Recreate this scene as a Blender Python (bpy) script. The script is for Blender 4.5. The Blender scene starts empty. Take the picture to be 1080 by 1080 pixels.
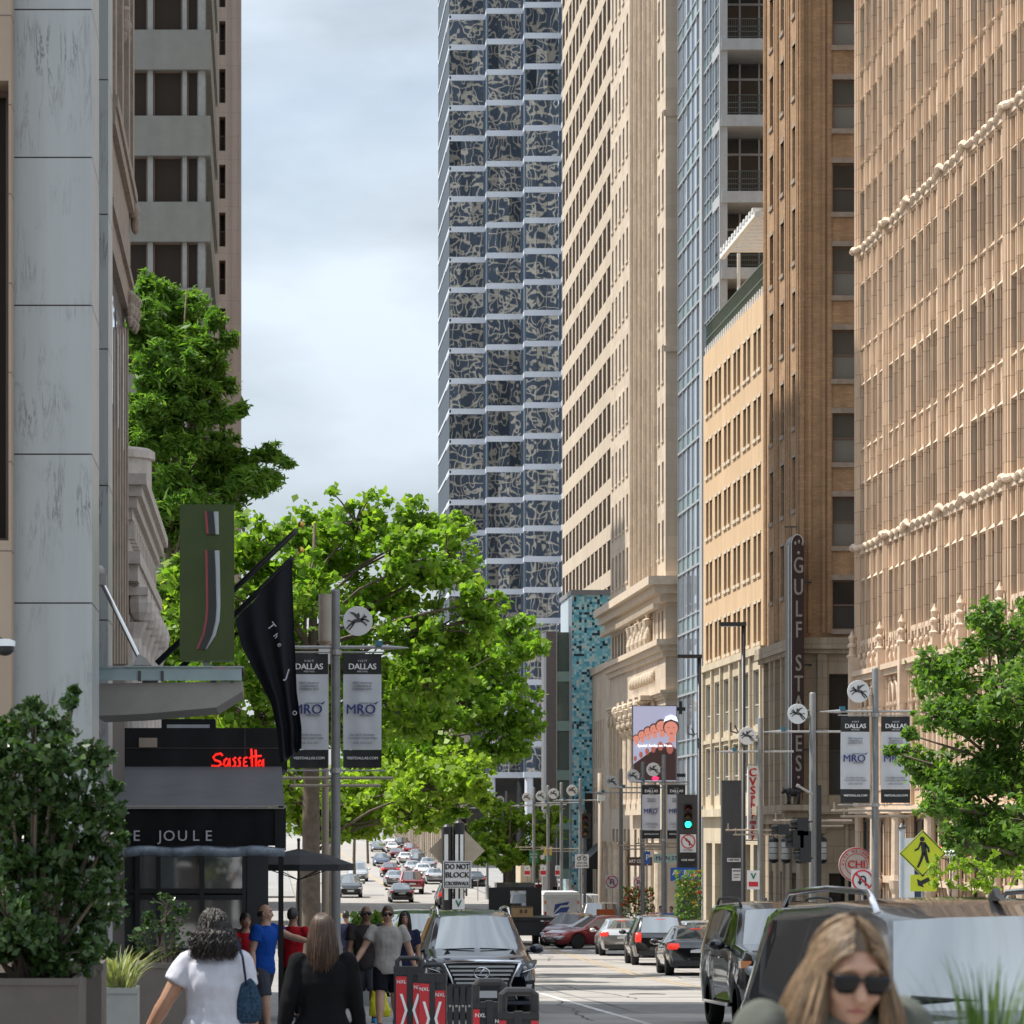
import bpy, bmesh, math, random
import numpy as np
from mathutils import Vector, Matrix

random.seed(7)
R = math.radians
PI = math.pi
C = bpy.context.scene.collection
F = 3500.0          # focal length in photo pixels
VX, VY = 276.0, 871.0
CZ = 1.82           # camera height over the road under it

def W(px, py, d):
    return Vector(((px - VX) * d / F, d, CZ + (VY - py) * d / F))
def WX(px, d): return (px - VX) * d / F
def WZ(py, d): return CZ + (VY - py) * d / F
def DY(px, X): return X * F / (px - VX)

_gt = [(-80, 2.1), (0, 0), (100, -2.62), (150, -3.63), (190, -4.02), (230, -4.02), (270, -3.85), (370, -2.6), (480, -1.4), (640, -1.1), (1000, -1.0), (4000, -1.0)]
_gx = [a for a, b in _gt]; _gy = [b for a, b in _gt]
def G(y):
    return sum(float(np.interp(y + k * 6, _gx, _gy)) for k in (-2, -1, 0, 1, 2)) / 5 if y > 30 else float(np.interp(y, _gx, _gy))

# ---------------------------------------------------------------- mesh builder
class MB:
    def __init__(s):
        s.v = []; s.f = []; s.m = []; s.xf = None; s.mi = 0
    def add(s, vs, fs):
        o = len(s.v)
        if s.xf is not None:
            vs = [s.xf @ Vector(p) for p in vs]
        s.v += [tuple(p) for p in vs]
        s.f += [tuple(i + o for i in f) for f in fs]
        s.m += [s.mi] * len(fs)
        return s
    def quad(s, a, b, c, d): return s.add([a, b, c, d], [(0, 1, 2, 3)])
    def box(s, x0, x1, y0, y1, z0, z1):
        return s.add([(x0, y0, z0), (x1, y0, z0), (x1, y1, z0), (x0, y1, z0), (x0, y0, z1), (x1, y0, z1), (x1, y1, z1), (x0, y1, z1)],
                     [(0, 3, 2, 1), (4, 5, 6, 7), (0, 1, 5, 4), (1, 2, 6, 5), (2, 3, 7, 6), (3, 0, 4, 7)])
    def tube(s, pts, rad, n=8, cap=True, flat=1.0):
        pts = [Vector(p) for p in pts]
        if not hasattr(rad, '__len__'): rad = [rad] * len(pts)
        vs = []; fs = []
        ref = None
        for i, p in enumerate(pts):
            t = (pts[min(i + 1, len(pts) - 1)] - pts[max(i - 1, 0)])
            if t.length < 1e-9: t = Vector((0, 0, 1))
            t.normalize()
            if ref is None:
                ref = Vector((1, 0, 0)) if abs(t.x) < .9 else Vector((0, 1, 0))
            a = (ref - t * ref.dot(t))
            if a.length < 1e-6: a = t.orthogonal()
            a.normalize(); b = t.cross(a); ref = a
            for k in range(n):
                q = 2 * PI * k / n
                vs.append(p + (a * math.cos(q) + b * math.sin(q) * flat) * rad[i])
        for i in range(len(pts) - 1):
            for k in range(n):
                fs.append((i * n + k, i * n + (k + 1) % n, (i + 1) * n + (k + 1) % n, (i + 1) * n + k))
        if cap:
            fs.append(tuple(range(n - 1, -1, -1))); fs.append(tuple((len(pts) - 1) * n + k for k in range(n)))
        return s.add(vs, fs)
    def cyl(s, p0, p1, r0, r1=None, n=12):
        return s.tube([p0, p1], [r0, r0 if r1 is None else r1], n)
    def lathe(s, c, prof, n=12, axis='z'):
        vs = []; fs = []
        for r, h in prof:
            for k in range(n):
                q = 2 * PI * k / n
                x, y = r * math.cos(q), r * math.sin(q)
                if axis == 'z': vs.append((c[0] + x, c[1] + y, c[2] + h))
                elif axis == 'x': vs.append((c[0] + h, c[1] + x, c[2] + y))
                else: vs.append((c[0] + x, c[1] + h, c[2] + y))
        m = len(prof)
        for i in range(m - 1):
            for k in range(n):
                f = (i * n + k, i * n + (k + 1) % n, (i + 1) * n + (k + 1) % n, (i + 1) * n + k)
                fs.append(f if axis != 'y' else f[::-1])
        fs.append(tuple(range(n))); fs.append(tuple((m - 1) * n + k for k in range(n)))
        return s.add(vs, fs)
    def prism(s, poly, y0, y1, plane='xz'):
        n = len(poly)
        if plane == 'xz': vs = [(a, y0, b) for a, b in poly] + [(a, y1, b) for a, b in poly]
        elif plane == 'yz': vs = [(y0, a, b) for a, b in poly] + [(y1, a, b) for a, b in poly]
        else: vs = [(a, b, y0) for a, b in poly] + [(a, b, y1) for a, b in poly]
        fs = [tuple(range(n)), tuple(range(2 * n - 1, n - 1, -1))]
        fs += [(i, n + i, n + (i + 1) % n, (i + 1) % n) for i in range(n)]
        return s.add(vs, fs)
    def ball(s, c, rx, ry=None, rz=None, nu=12, nv=8):
        ry = rx if ry is None else ry; rz = rx if rz is None else rz
        vs = [(c[0], c[1], c[2] - rz)]; fs = []
        for j in range(1, nv):
            p = PI * j / nv - PI / 2
            for i in range(nu):
                q = 2 * PI * i / nu
                vs.append((c[0] + rx * math.cos(p) * math.cos(q), c[1] + ry * math.cos(p) * math.sin(q), c[2] + rz * math.sin(p)))
        vs.append((c[0], c[1], c[2] + rz)); T = len(vs) - 1
        for i in range(nu):
            fs.append((0, 1 + (i + 1) % nu, 1 + i))
            for j in range(nv - 2):
                a = 1 + j * nu
                fs.append((a + i, a + (i + 1) % nu, a + nu + (i + 1) % nu, a + nu + i))
            a = 1 + (nv - 2) * nu
            fs.append((a + i, a + (i + 1) % nu, T))
        return s.add(vs, fs)
    def rings(s, rs, n=16, cap=True, p=2.0):
        """rs: (cx,cy,cz,rx,ry) horizontal rings"""
        vs = []; fs = []
        for cx, cy, cz, rx, ry in rs:
            for k in range(n):
                q = 2 * PI * k / n
                ca, sa = math.cos(q), math.sin(q)
                vs.append((cx + rx * math.copysign(abs(ca) ** (2 / p), ca), cy + ry * math.copysign(abs(sa) ** (2 / p), sa), cz))
        for i in range(len(rs) - 1):
            for k in range(n):
                fs.append((i * n + k, i * n + (k + 1) % n, (i + 1) * n + (k + 1) % n, (i + 1) * n + k))
        if cap:
            fs.append(tuple(range(n - 1, -1, -1))); fs.append(tuple((len(rs) - 1) * n + k for k in range(n)))
        return s.add(vs, fs)
    def mesh(s, name, mats, off=None, smooth=False):
        me = bpy.data.meshes.new(name)
        vs = s.v
        if off is not None: vs = [(a - off[0], b - off[1], c - off[2]) for a, b, c in vs]
        me.from_pydata(vs, [], s.f)
        if not isinstance(mats, (list, tuple)): mats = [mats]
        for m in mats: me.materials.append(m)
        if len(mats) > 1: me.polygons.foreach_set('material_index', s.m)
        if smooth: me.polygons.foreach_set('use_smooth', [True] * len(me.polygons))
        me.update()
        return me

def link(o, parent=None):
    C.objects.link(o)
    if parent is not None: o.parent = parent
    return o
def root_of(o):
    while o.parent is not None: o = o.parent
    return o
def tag(o, label, cat, group=None, kind=None):
    if label: o['label'] = label
    if cat: o['category'] = cat
    if group: o['group'] = group
    if kind: o['kind'] = kind
    return o
def thing(name, label, cat, loc=(0, 0, 0), rz=0, group=None):
    o = bpy.data.objects.new(name, None); o.empty_display_size = .2
    o.location = loc; o.rotation_euler = (0, 0, rz)
    link(o); return tag(o, label, cat, group)
def part(name, mb, mats, parent, smooth=False, world=True, label=None):
    """geometry given in world coordinates when world=True (root must be unrotated)"""
    off = root_of(parent).location if world else None
    o = bpy.data.objects.new(name, mb.mesh(name, mats, off, smooth))
    link(o, parent)
    if label: o['label'] = label
    return o
def single(name, mb, mats, label, cat, group=None, kind=None, smooth=False, base=None):
    o = bpy.data.objects.new(name, mb.mesh(name, mats, base, smooth))
    if base is not None: o.location = base
    link(o); return tag(o, label, cat, group, kind)
def struct(name, mb, mats, smooth=False):
    o = bpy.data.objects.new(name, mb.mesh(name, mats, None, smooth)); link(o); o['kind'] = 'structure'; return o
_kids = {}
def copy_tree(o, parent=None, loc=None, rz=None, label=None):
    c = o.copy(); C.objects.link(c)
    if parent is not None: c.parent = parent
    else:
        if loc is not None: c.location = loc
        if rz is not None: c.rotation_euler = (0, 0, rz)
        if label: c['label'] = label
    for ch in list(o.children): copy_tree(ch, c)
    return c

# ---------------------------------------------------------------- materials
_mats = {}
def M(name, col, rough=.6, metal=0., var=.12, vs=4., bump=0., bs=40., spec=.5, coat=0., ior=None, emit=None, estr=1., streak=0., trans=0., alpha=1., island=0., hue=None):
    if name in _mats: return _mats[name]
    m = bpy.data.materials.new(name); m.use_nodes = True; _mats[name] = m
    nt = m.node_tree; N = nt.nodes; L = nt.links
    b = N['Principled BSDF']
    b.inputs['Roughness'].default_value = rough; b.inputs['Metallic'].default_value = metal
    b.inputs['Specular IOR Level'].default_value = spec
    if ior: b.inputs['IOR'].default_value = ior
    if coat: b.inputs['Coat Weight'].default_value = coat; b.inputs['Coat Roughness'].default_value = .03
    if alpha < 1: b.inputs['Alpha'].default_value = alpha
    if trans: b.inputs['Transmission Weight'].default_value = trans
    col = tuple(col)
    b.inputs['Base Color'].default_value = (*col, 1)
    if emit: b.inputs['Emission Color'].default_value = (*emit, 1); b.inputs['Emission Strength'].default_value = estr
    tc = N.new('ShaderNodeTexCoord')
    vec = tc.outputs['Object']
    cur = None
    if var:
        n = N.new('ShaderNodeTexNoise'); n.inputs['Scale'].default_value = vs; n.inputs['Detail'].default_value = 6; n.inputs['Roughness'].default_value = .65
        L.new(vec, n.inputs['Vector'])
        r = N.new('ShaderNodeMapRange'); r.inputs['From Min'].default_value = .3; r.inputs['From Max'].default_value = .7
        r.inputs['To Min'].default_value = 1 - var; r.inputs['To Max'].default_value = 1 + var
        L.new(n.outputs['Fac'], r.inputs['Value']); cur = r.outputs['Result']
    if streak:
        mp = N.new('ShaderNodeMapping'); mp.inputs['Scale'].default_value = (2.2, 2.2, .12)
        L.new(vec, mp.inputs['Vector'])
        n = N.new('ShaderNodeTexNoise'); n.inputs['Scale'].default_value = 1.; n.inputs['Detail'].default_value = 5
        L.new(mp.outputs['Vector'], n.inputs['Vector'])
        r = N.new('ShaderNodeMapRange'); r.inputs['From Min'].default_value = .35; r.inputs['From Max'].default_value = .65
        r.inputs['To Min'].default_value = 1 - streak; r.inputs['To Max'].default_value = 1.0 + streak * .3
        L.new(n.outputs['Fac'], r.inputs['Value'])
        if cur is None: cur = r.outputs['Result']
        else:
            q = N.new('ShaderNodeMath'); q.operation = 'MULTIPLY'; L.new(cur, q.inputs[0]); L.new(r.outputs['Result'], q.inputs[1]); cur = q.outputs[0]
    if island:
        g = N.new('ShaderNodeNewGeometry')
        r = N.new('ShaderNodeMapRange'); r.inputs['To Min'].default_value = 1 - island; r.inputs['To Max'].default_value = 1 + island
        L.new(g.outputs['Random Per Island'], r.inputs['Value'])
        if cur is None: cur = r.outputs['Result']
        else:
            q = N.new('ShaderNodeMath'); q.operation = 'MULTIPLY'; L.new(cur, q.inputs[0]); L.new(r.outputs['Result'], q.inputs[1]); cur = q.outputs[0]
    if cur is not None:
        mx = N.new('ShaderNodeVectorMath'); mx.operation = 'SCALE'; mx.inputs[0].default_value = col
        L.new(cur, mx.inputs['Scale']); L.new(mx.outputs['Vector'], b.inputs['Base Color'])
    if bump:
        n = N.new('ShaderNodeTexNoise'); n.inputs['Scale'].default_value = bs; n.inputs['Detail'].default_value = 4
        L.new(vec, n.inputs['Vector'])
        bp = N.new('ShaderNodeBump'); bp.inputs['Strength'].default_value = bump; bp.inputs['Distance'].default_value = .02
        L.new(n.outputs['Fac'], bp.inputs['Height']); L.new(bp.outputs['Normal'], b.inputs['Normal'])
    return m

def MBLOCK(name, c1, c2, mortar, bw, bh, msize=.012, rough=.75, var=.12, vs=1.2, streak=.1, bump=.3, bias=0., offset=.5, phase=0., flat=False):
    """masonry: object-space blocks, u = x+y so that faces along x and along y both read"""
    if name in _mats: return _mats[name]
    m = bpy.data.materials.new(name); m.use_nodes = True; _mats[name] = m
    nt = m.node_tree; N = nt.nodes; L = nt.links; b = N['Principled BSDF']
    b.inputs['Roughness'].default_value = rough
    tc = N.new('ShaderNodeTexCoord'); sp = N.new('ShaderNodeSeparateXYZ'); L.new(tc.outputs['Object'], sp.inputs[0])
    ad = N.new('ShaderNodeMath'); L.new(sp.outputs['X'], ad.inputs[0]); L.new(sp.outputs['Y'], ad.inputs[1])
    cb = N.new('ShaderNodeCombineXYZ'); L.new(sp.outputs['X'] if flat else ad.outputs[0], cb.inputs['X'])
    az = N.new('ShaderNodeMath'); az.inputs[1].default_value = phase; L.new(sp.outputs['Y' if flat else 'Z'], az.inputs[0]); L.new(az.outputs[0], cb.inputs['Y'])
    br = N.new('ShaderNodeTexBrick'); L.new(cb.outputs[0], br.inputs['Vector'])
    br.offset = offset
    br.inputs['Scale'].default_value = 1; br.inputs['Brick Width'].default_value = bw; br.inputs['Row Height'].default_value = bh
    br.inputs['Mortar Size'].default_value = msize; br.inputs['Mortar Smooth'].default_value = .2; br.inputs['Bias'].default_value = bias
    br.inputs['Color1'].default_value = (*c1, 1); br.inputs['Color2'].default_value = (*c2, 1); br.inputs['Mortar'].default_value = (*mortar, 1)
    cur = None
    n = N.new('ShaderNodeTexNoise'); n.inputs['Scale'].default_value = vs; n.inputs['Detail'].default_value = 7; n.inputs['Roughness'].default_value = .65
    L.new(tc.outputs['Object'], n.inputs['Vector'])
    r = N.new('ShaderNodeMapRange'); r.inputs['From Min'].default_value = .3; r.inputs['From Max'].default_value = .7
    r.inputs['To Min'].default_value = 1 - var; r.inputs['To Max'].default_value = 1 + var
    L.new(n.outputs['Fac'], r.inputs['Value'])
    mp = N.new('ShaderNodeMapping'); mp.inputs['Scale'].default_value = (1.6, 1.6, .1); L.new(tc.outputs['Object'], mp.inputs['Vector'])
    n2 = N.new('ShaderNodeTexNoise'); n2.inputs['Scale'].default_value = 1.; n2.inputs['Detail'].default_value = 5; L.new(mp.outputs['Vector'], n2.inputs['Vector'])
    r2 = N.new('ShaderNodeMapRange'); r2.inputs['From Min'].default_value = .35; r2.inputs['From Max'].default_value = .65
    r2.inputs['To Min'].default_value = 1 - streak; r2.inputs['To Max'].default_value = 1 + streak * .4
    L.new(n2.outputs['Fac'], r2.inputs['Value'])
    q = N.new('ShaderNodeMath'); q.operation = 'MULTIPLY'; L.new(r.outputs['Result'], q.inputs[0]); L.new(r2.outputs['Result'], q.inputs[1])
    mx = N.new('ShaderNodeVectorMath'); mx.operation = 'SCALE'; L.new(br.outputs['Color'], mx.inputs[0]); L.new(q.outputs[0], mx.inputs['Scale'])
    L.new(mx.outputs['Vector'], b.inputs['Base Color'])
    bp = N.new('ShaderNodeBump'); bp.inputs['Strength'].default_value = bump; bp.inputs['Distance'].default_value = .015; bp.invert = True
    L.new(br.outputs['Fac'], bp.inputs['Height']); L.new(bp.outputs['Normal'], b.inputs['Normal'])
    return m

def MGLASS(name, col=(.02, .025, .03), rough=.03, ior=1.6, wav=0., ws=1.2, metal=0.):
    """window glass: dark room behind it, reflection from the real surroundings, slight waviness per pane"""
    if name in _mats: return _mats[name]
    m = bpy.data.materials.new(name); m.use_nodes = True; _mats[name] = m
    nt = m.node_tree; N = nt.nodes; L = nt.links; b = N['Principled BSDF']
    b.inputs['Base Color'].default_value = (*col, 1); b.inputs['Roughness'].default_value = rough; b.inputs['IOR'].default_value = ior
    b.inputs['Metallic'].default_value = metal
    g = N.new('ShaderNodeTexCoord'); oi = N.new('ShaderNodeNewGeometry')
    r = N.new('ShaderNodeMapRange'); r.inputs['To Min'].default_value = .55; r.inputs['To Max'].default_value = 1.6
    L.new(oi.outputs['Random Per Island'], r.inputs['Value'])
    mx = N.new('ShaderNodeVectorMath'); mx.operation = 'SCALE'; mx.inputs[0].default_value = col
    L.new(r.outputs['Result'], mx.inputs['Scale']); L.new(mx.outputs['Vector'], b.inputs['Base Color'])
    if wav:
        n = N.new('ShaderNodeTexNoise'); n.inputs['Scale'].default_value = ws; n.inputs['Detail'].default_value = 1.5
        L.new(oi.outputs['Position'], n.inputs['Vector'])
        bp = N.new('ShaderNodeBump'); bp.inputs['Strength'].default_value = 1.; bp.inputs['Distance'].default_value = wav
        L.new(n.outputs['Fac'], bp.inputs['Height']); L.new(bp.outputs['Normal'], b.inputs['Normal'])
    return m

def MLEAF(name, col, col2, trans=.35, rough=.5, isl=.35):
    if name in _mats: return _mats[name]
    m = bpy.data.materials.new(name); m.use_nodes = True; _mats[name] = m
    nt = m.node_tree; N = nt.nodes; L = nt.links; b = N['Principled BSDF']
    b.inputs['Roughness'].default_value = rough; b.inputs['Specular IOR Level'].default_value = .35
    g = N.new('ShaderNodeNewGeometry'); rp = N.new('ShaderNodeMix'); rp.data_type = 'RGBA'
    rp.inputs['A'].default_value = (*col, 1); rp.inputs['B'].default_value = (*col2, 1)
    L.new(g.outputs['Random Per Island'], rp.inputs['Factor'])
    L.new(rp.outputs['Result'], b.inputs['Base Color'])
    t = N.new('ShaderNodeBsdfTranslucent')
    sc = N.new('ShaderNodeVectorMath'); sc.operation = 'MULTIPLY'; sc.inputs[1].default_value = (1.25, 1.35, .6)
    L.new(rp.outputs['Result'], sc.inputs[0]); L.new(sc.outputs['Vector'], t.inputs['Color'])
    ms = N.new('ShaderNodeMixShader'); ms.inputs['Fac'].default_value = trans
    L.new(b.outputs[0], ms.inputs[1]); L.new(t.outputs[0], ms.inputs[2])
    L.new(ms.outputs[0], N['Material Output'].inputs['Surface'])
    return m

# ---------------------------------------------------------------- text
def text_mb(body, size, ext=.004, font_bold=0., align='CENTER', spacing=1.0, xs=1.0):
    cu = bpy.data.curves.new('txt', 'FONT'); cu.body = body; cu.size = size; cu.align_x = align; cu.align_y = 'CENTER'
    cu.extrude = ext; cu.offset = font_bold; cu.space_character = spacing; cu.resolution_u = 3
    o = bpy.data.objects.new('txt', cu); C.objects.link(o)
    dg = bpy.context.evaluated_depsgraph_get()
    me = bpy.data.meshes.new_from_object(o.evaluated_get(dg))
    mb = MB()
    mb.v = [(v.co.x * xs, -v.co.z, v.co.y) for v in me.vertices]      # upright, facing -Y
    mb.f = [tuple(p.vertices) for p in me.polygons]; mb.m = [0] * len(mb.f)
    bpy.data.objects.remove(o); bpy.data.curves.remove(cu); bpy.data.meshes.remove(me)
    return mb
_tc = {}
def text(mb, body, c, size, rz=0., bold=0., align='CENTER', spacing=1., xs=1., ext=.004, roll=0., fit=None):
    """append upright text facing -Y (rotated rz about z) centred at c"""
    key = (body, round(size, 4), align, spacing, xs, ext)
    if key not in _tc: _tc[key] = text_mb(body, size, ext, 0., align, spacing, xs)
    t = _tc[key]; k = 1.
    if fit: w_ = max(p[0] for p in t.v) - min(p[0] for p in t.v); k = min(1., fit / w_)
    X = Matrix.Translation(c) @ Matrix.Rotation(rz, 4, 'Z') @ Matrix.Rotation(roll, 4, 'Y')
    for i, q in enumerate((-bold, 0, bold) if bold else (0,)): mb.add([X @ Vector((p[0] * k + q, p[1] - .0012 * i, p[2] + q * .4)) for p in t.v], t.f)      # stroke weight by offset copies
    return mb

# ---------------------------------------------------------------- camera, light, sky
cam_d = bpy.data.cameras.new('camera'); cam = bpy.data.objects.new('camera', cam_d); link(cam)
cam.location = (0, 0, CZ); cam.rotation_euler = (R(90), 0, 0)
cam_d.sensor_width = 36; cam_d.lens = 36 * F / 1080
cam_d.shift_x = (540 - VX) / 1080; cam_d.shift_y = (VY - 540) / 1080
cam_d.clip_start = .2; cam_d.clip_end = 9000
cam_d.dof.use_dof = True; cam_d.dof.focus_distance = 62; cam_d.dof.aperture_fstop = 9.
sc = bpy.context.scene
sc.camera = cam
SUN = Vector((-.50, .13, .857)).normalized()
sl = bpy.data.lights.new('sun', 'SUN'); sl.energy = 4.6; sl.angle = R(.6); sl.color = (1, .955, .87)
so = bpy.data.objects.new('sun', sl); link(so)
so.rotation_euler = SUN.to_track_quat('Z', 'Y').to_euler(); so.location = (-40, 20, 120)
w = bpy.data.worlds.new('World'); sc.world = w; w.use_nodes = True
nt = w.node_tree; N = nt.nodes; L = nt.links
bg = N['Background']
sky = N.new('ShaderNodeTexSky'); sky.sky_type = 'NISHITA'; sky.sun_disc = False
sky.sun_elevation = math.asin(SUN.z); sky.sun_rotation = math.atan2(SUN.x, SUN.y)
sky.air_density = 1.2; sky.dust_density = 1.5; sky.ozone_density = 1.5
tc = N.new('ShaderNodeTexCoord')
mp = N.new('ShaderNodeMapping'); mp.inputs['Scale'].default_value = (1, 1, 2.6); mp.inputs['Location'].default_value = (.35, .2, .13)
L.new(tc.outputs['Generated'], mp.inputs['Vector'])
n1 = N.new('ShaderNodeTexNoise'); n1.inputs['Scale'].default_value = 4.2; n1.inputs['Detail'].default_value = 9; n1.inputs['Roughness'].default_value = .52; n1.inputs['Distortion'].default_value = .35
L.new(mp.outputs['Vector'], n1.inputs['Vector'])
r1 = N.new('ShaderNodeMapRange'); r1.interpolation_type = 'SMOOTHSTEP'
r1.inputs['From Min'].default_value = .30; r1.inputs['From Max'].default_value = .62; r1.inputs['To Min'].default_value = .42; r1.inputs['To Max'].default_value = 1.
L.new(n1.outputs['Fac'], r1.inputs['Value'])
n2 = N.new('ShaderNodeTexNoise'); n2.inputs['Scale'].default_value = 9.; n2.inputs['Detail'].default_value = 7; L.new(mp.outputs['Vector'], n2.inputs['Vector'])
r2 = N.new('ShaderNodeMapRange'); r2.inputs['From Min'].default_value = .32; r2.inputs['From Max'].default_value = .68
r2.inputs['To Min'].default_value = 4.3; r2.inputs['To Max'].default_value = 6.9      # cloud radiance in the units of the sky texture
L.new(n2.outputs['Fac'], r2.inputs['Value'])
cl = N.new('ShaderNodeVectorMath'); cl.operation = 'SCALE'; cl.inputs[0].default_value = (.87, .98, 1.10)
sz = N.new('ShaderNodeSeparateXYZ'); L.new(tc.outputs['Generated'], sz.inputs[0]); zf_ = N.new('ShaderNodeMapRange'); zf_.inputs['From Min'].default_value = .1; zf_.inputs['To Max'].default_value = 1.9; zf_.inputs['To Min'].default_value = .92; L.new(sz.outputs['Z'], zf_.inputs['Value'])
ml_ = N.new('ShaderNodeMath'); ml_.operation = 'MULTIPLY'; L.new(r2.outputs['Result'], ml_.inputs[0]); L.new(zf_.outputs['Result'], ml_.inputs[1]); L.new(ml_.outputs[0], cl.inputs['Scale'])      # overcast is brighter overhead
mx = N.new('ShaderNodeMix'); mx.data_type = 'RGBA'
L.new(r1.outputs['Result'], mx.inputs['Factor']); L.new(sky.outputs['Color'], mx.inputs['A']); L.new(cl.outputs['Vector'], mx.inputs['B'])
L.new(mx.outputs['Result'], bg.inputs['Color']); bg.inputs['Strength'].default_value = .1
sc.view_settings.view_transform = 'Standard'; sc.view_settings.look = 'None'; sc.view_settings.gamma = 1; sc.view_settings.exposure = .52
sc.render.engine = 'CYCLES'; sc.cycles.use_denoising = True; sc.cycles.max_bounces = 6; sc.cycles.transparent_max_bounces = 6
sc.cycles.caustics_reflective = False; sc.cycles.caustics_refractive = False

# common materials
PAINTW = M('white_paint', (.75, .75, .73), .5, var=.06)
BLACK = M('black_metal', (.012, .012, .013), .45, var=.2, vs=6)
DKGREY = M('dark_grey_metal', (.05, .05, .053), .5, var=.15)
STEEL = M('galvanised_steel', (.34, .33, .32), .5, metal=.55, var=.15, vs=8)
POLE = M('grey_pole_paint', (.19, .19, .185), .5, metal=.25, var=.14, vs=5, streak=.12)
CHROME = M('chrome', (.75, .75, .77), .08, metal=1., var=0)
RUBBER = M('rubber', (.012, .012, .012), .75, var=.2, vs=20)
GOLD = M('gold', (.55, .36, .08), .3, metal=1.)
GLASS = MGLASS('window_glass', (.035, .036, .036), .04, 1.6, .004, 1.3)
GREEN_LED = M('green_signal_lens', (.0, .3, .2), .4, var=0, emit=(.02, 1., .52), estr=3.)
RED_LENS = M('unlit_red_lens', (.09, .01, .01), .3, var=0)
AMB_LENS = M('unlit_amber_lens', (.1, .05, .01), .3, var=0)
WHITESIGN = M('white_sign_sheeting', (.66, .66, .67), .45, var=.05)
REDINK = M('red_ink', (.5, .015, .03), .5, var=.05)
BLKINK = M('black_ink', (.012, .012, .014), .5, var=0)
NAVYINK = M('navy_ink', (.02, .03, .16), .5, var=0)
GREYINK = M('grey_ink', (.2, .2, .22), .5, var=0)

# ---------------------------------------------------------------- ground
ASPH = M('road_concrete', (.30, .28, .26), .8, var=.24, vs=.5, bump=.3, bs=30, streak=0)
PAVE = MBLOCK('sidewalk_slabs', (.25, .245, .24), (.28, .27, .262), (.12, .115, .11), 1.5, 1.5, .015, .8, .14, .8, .0, .2, 0, 0., 0., True)
def sheet(name, xs_of_y, dz, mat, y0, y1, step=6, thick=0):
    mb = MB(); ys = [y0 + (y1 - y0) * i / max(1, int((y1 - y0) / step)) for i in range(int((y1 - y0) / step) + 1)]
    vs = []; fs = []
    for y in ys:
        a, b = xs_of_y(y); z = G(y) + dz
        vs += [(a, y, z), (b, y, z)]
        if thick: vs += [(a, y, z - thick), (b, y, z - thick)]
    k = 4 if thick else 2
    for i in range(len(ys) - 1):
        o = i * k; p = o + k
        fs.append((o, o + 1, p + 1, p))
        if thick:
            fs.append((o + 2, o, p, p + 2)); fs.append((o + 1, o + 3, p + 3, p + 1))
    if thick:
        fs.append((0, 2, 3, 1)); o = (len(ys) - 1) * k; fs.append((o, o + 1, o + 3, o + 2))
    mb.add(vs, fs)
    return struct(name, mb, mat)
def rk(y): return float(np.interp(y, [0, 115, 140, 165, 230, 700], [16.3, 16.3, 16.5, 16.9, 18.2, 19.6]))
sheet('ground', lambda y: (-1500, 1500), -.05, M('far_ground', (.2, .2, .19), .9, var=.2, vs=.1), -80, 4000, 40)
sheet('road', lambda y: (-6 if 246 < y < 262 else 2.6, 200 if (134.9 < y < 147.6 or 228.6 < y < 239.5 or 250.5 < y < 262) else rk(y)), 0, ASPH, -80, 900, 1.5)
LK = 2.6
KERB = M('kerb_concrete', (.28, .27, .26), .8, var=.2, vs=3)
for a, b in ((-80, 246), (262, 900)):
    sheet('sidewalk', lambda y: (-40, LK - .2), .15, PAVE, a, b, 4, .3)
    sheet('kerb', lambda y: (LK - .2, LK), .152, KERB, a, b, 4, .3)
for a, b in ((-80, 134.5), (148, 228.3), (262, 900)):
    sheet('sidewalk', lambda y: (rk(y) + .2, 60), .15, PAVE, a, b, 4, .3)
    sheet('kerb', lambda y: (rk(y), rk(y) + .2), .152, KERB, a, b, 4, .3)
def stripe(name, pts, wd, mat, dz=.004):
    mb = MB(); q = []
    for (x0, y0), (x1, y1) in zip(pts[:-1], pts[1:]):
        n = max(1, int((y1 - y0) / 4))
        q += [(x0 + (x1 - x0) * i / n, y0 + (y1 - y0) * i / n) for i in range(n)]
    q.append(pts[-1])
    vs = []; fs = []
    for x, y in q: vs += [(x - wd / 2, y, G(y) + dz), (x + wd / 2, y, G(y) + dz)]
    for i in range(len(q) - 1): fs.append((2 * i, 2 * i + 1, 2 * i + 3, 2 * i + 2))
    mb.add(vs, fs); return struct(name, mb, mat)
def MWORN(name, col, under):
    m = bpy.data.materials.new(name); m.use_nodes = True; nt = m.node_tree; N = nt.nodes; L = nt.links; b = N['Principled BSDF']
    b.inputs['Roughness'].default_value = .7
    tc = N.new('ShaderNodeTexCoord'); n = N.new('ShaderNodeTexNoise'); n.inputs['Scale'].default_value = 2.5; n.inputs['Detail'].default_value = 8; L.new(tc.outputs['Object'], n.inputs['Vector'])
    r = N.new('ShaderNodeMapRange'); r.inputs['From Min'].default_value = .42; r.inputs['From Max'].default_value = .6; L.new(n.outputs['Fac'], r.inputs['Value'])
    x = N.new('ShaderNodeMix'); x.data_type = 'RGBA'; x.inputs['A'].default_value = (*col, 1); x.inputs['B'].default_value = (*under, 1); L.new(r.outputs['Result'], x.inputs['Factor'])
    L.new(x.outputs['Result'], b.inputs['Base Color']); return m
YEL = MWORN('worn_yellow_paint', (.46, .31, .12), (.31, .28, .25)); WHT = MWORN('worn_white_paint', (.62, .61, .6), (.4, .38, .36))
yl = [(10.4, 40), (10.8, 92), (11.6, 115), (12.5, 148)]
stripe('yellow_centre_line', [(x - .14, y) for x, y in yl], .12, YEL); stripe('yellow_centre_line', [(x + .14, y) for x, y in yl], .12, YEL)
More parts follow.
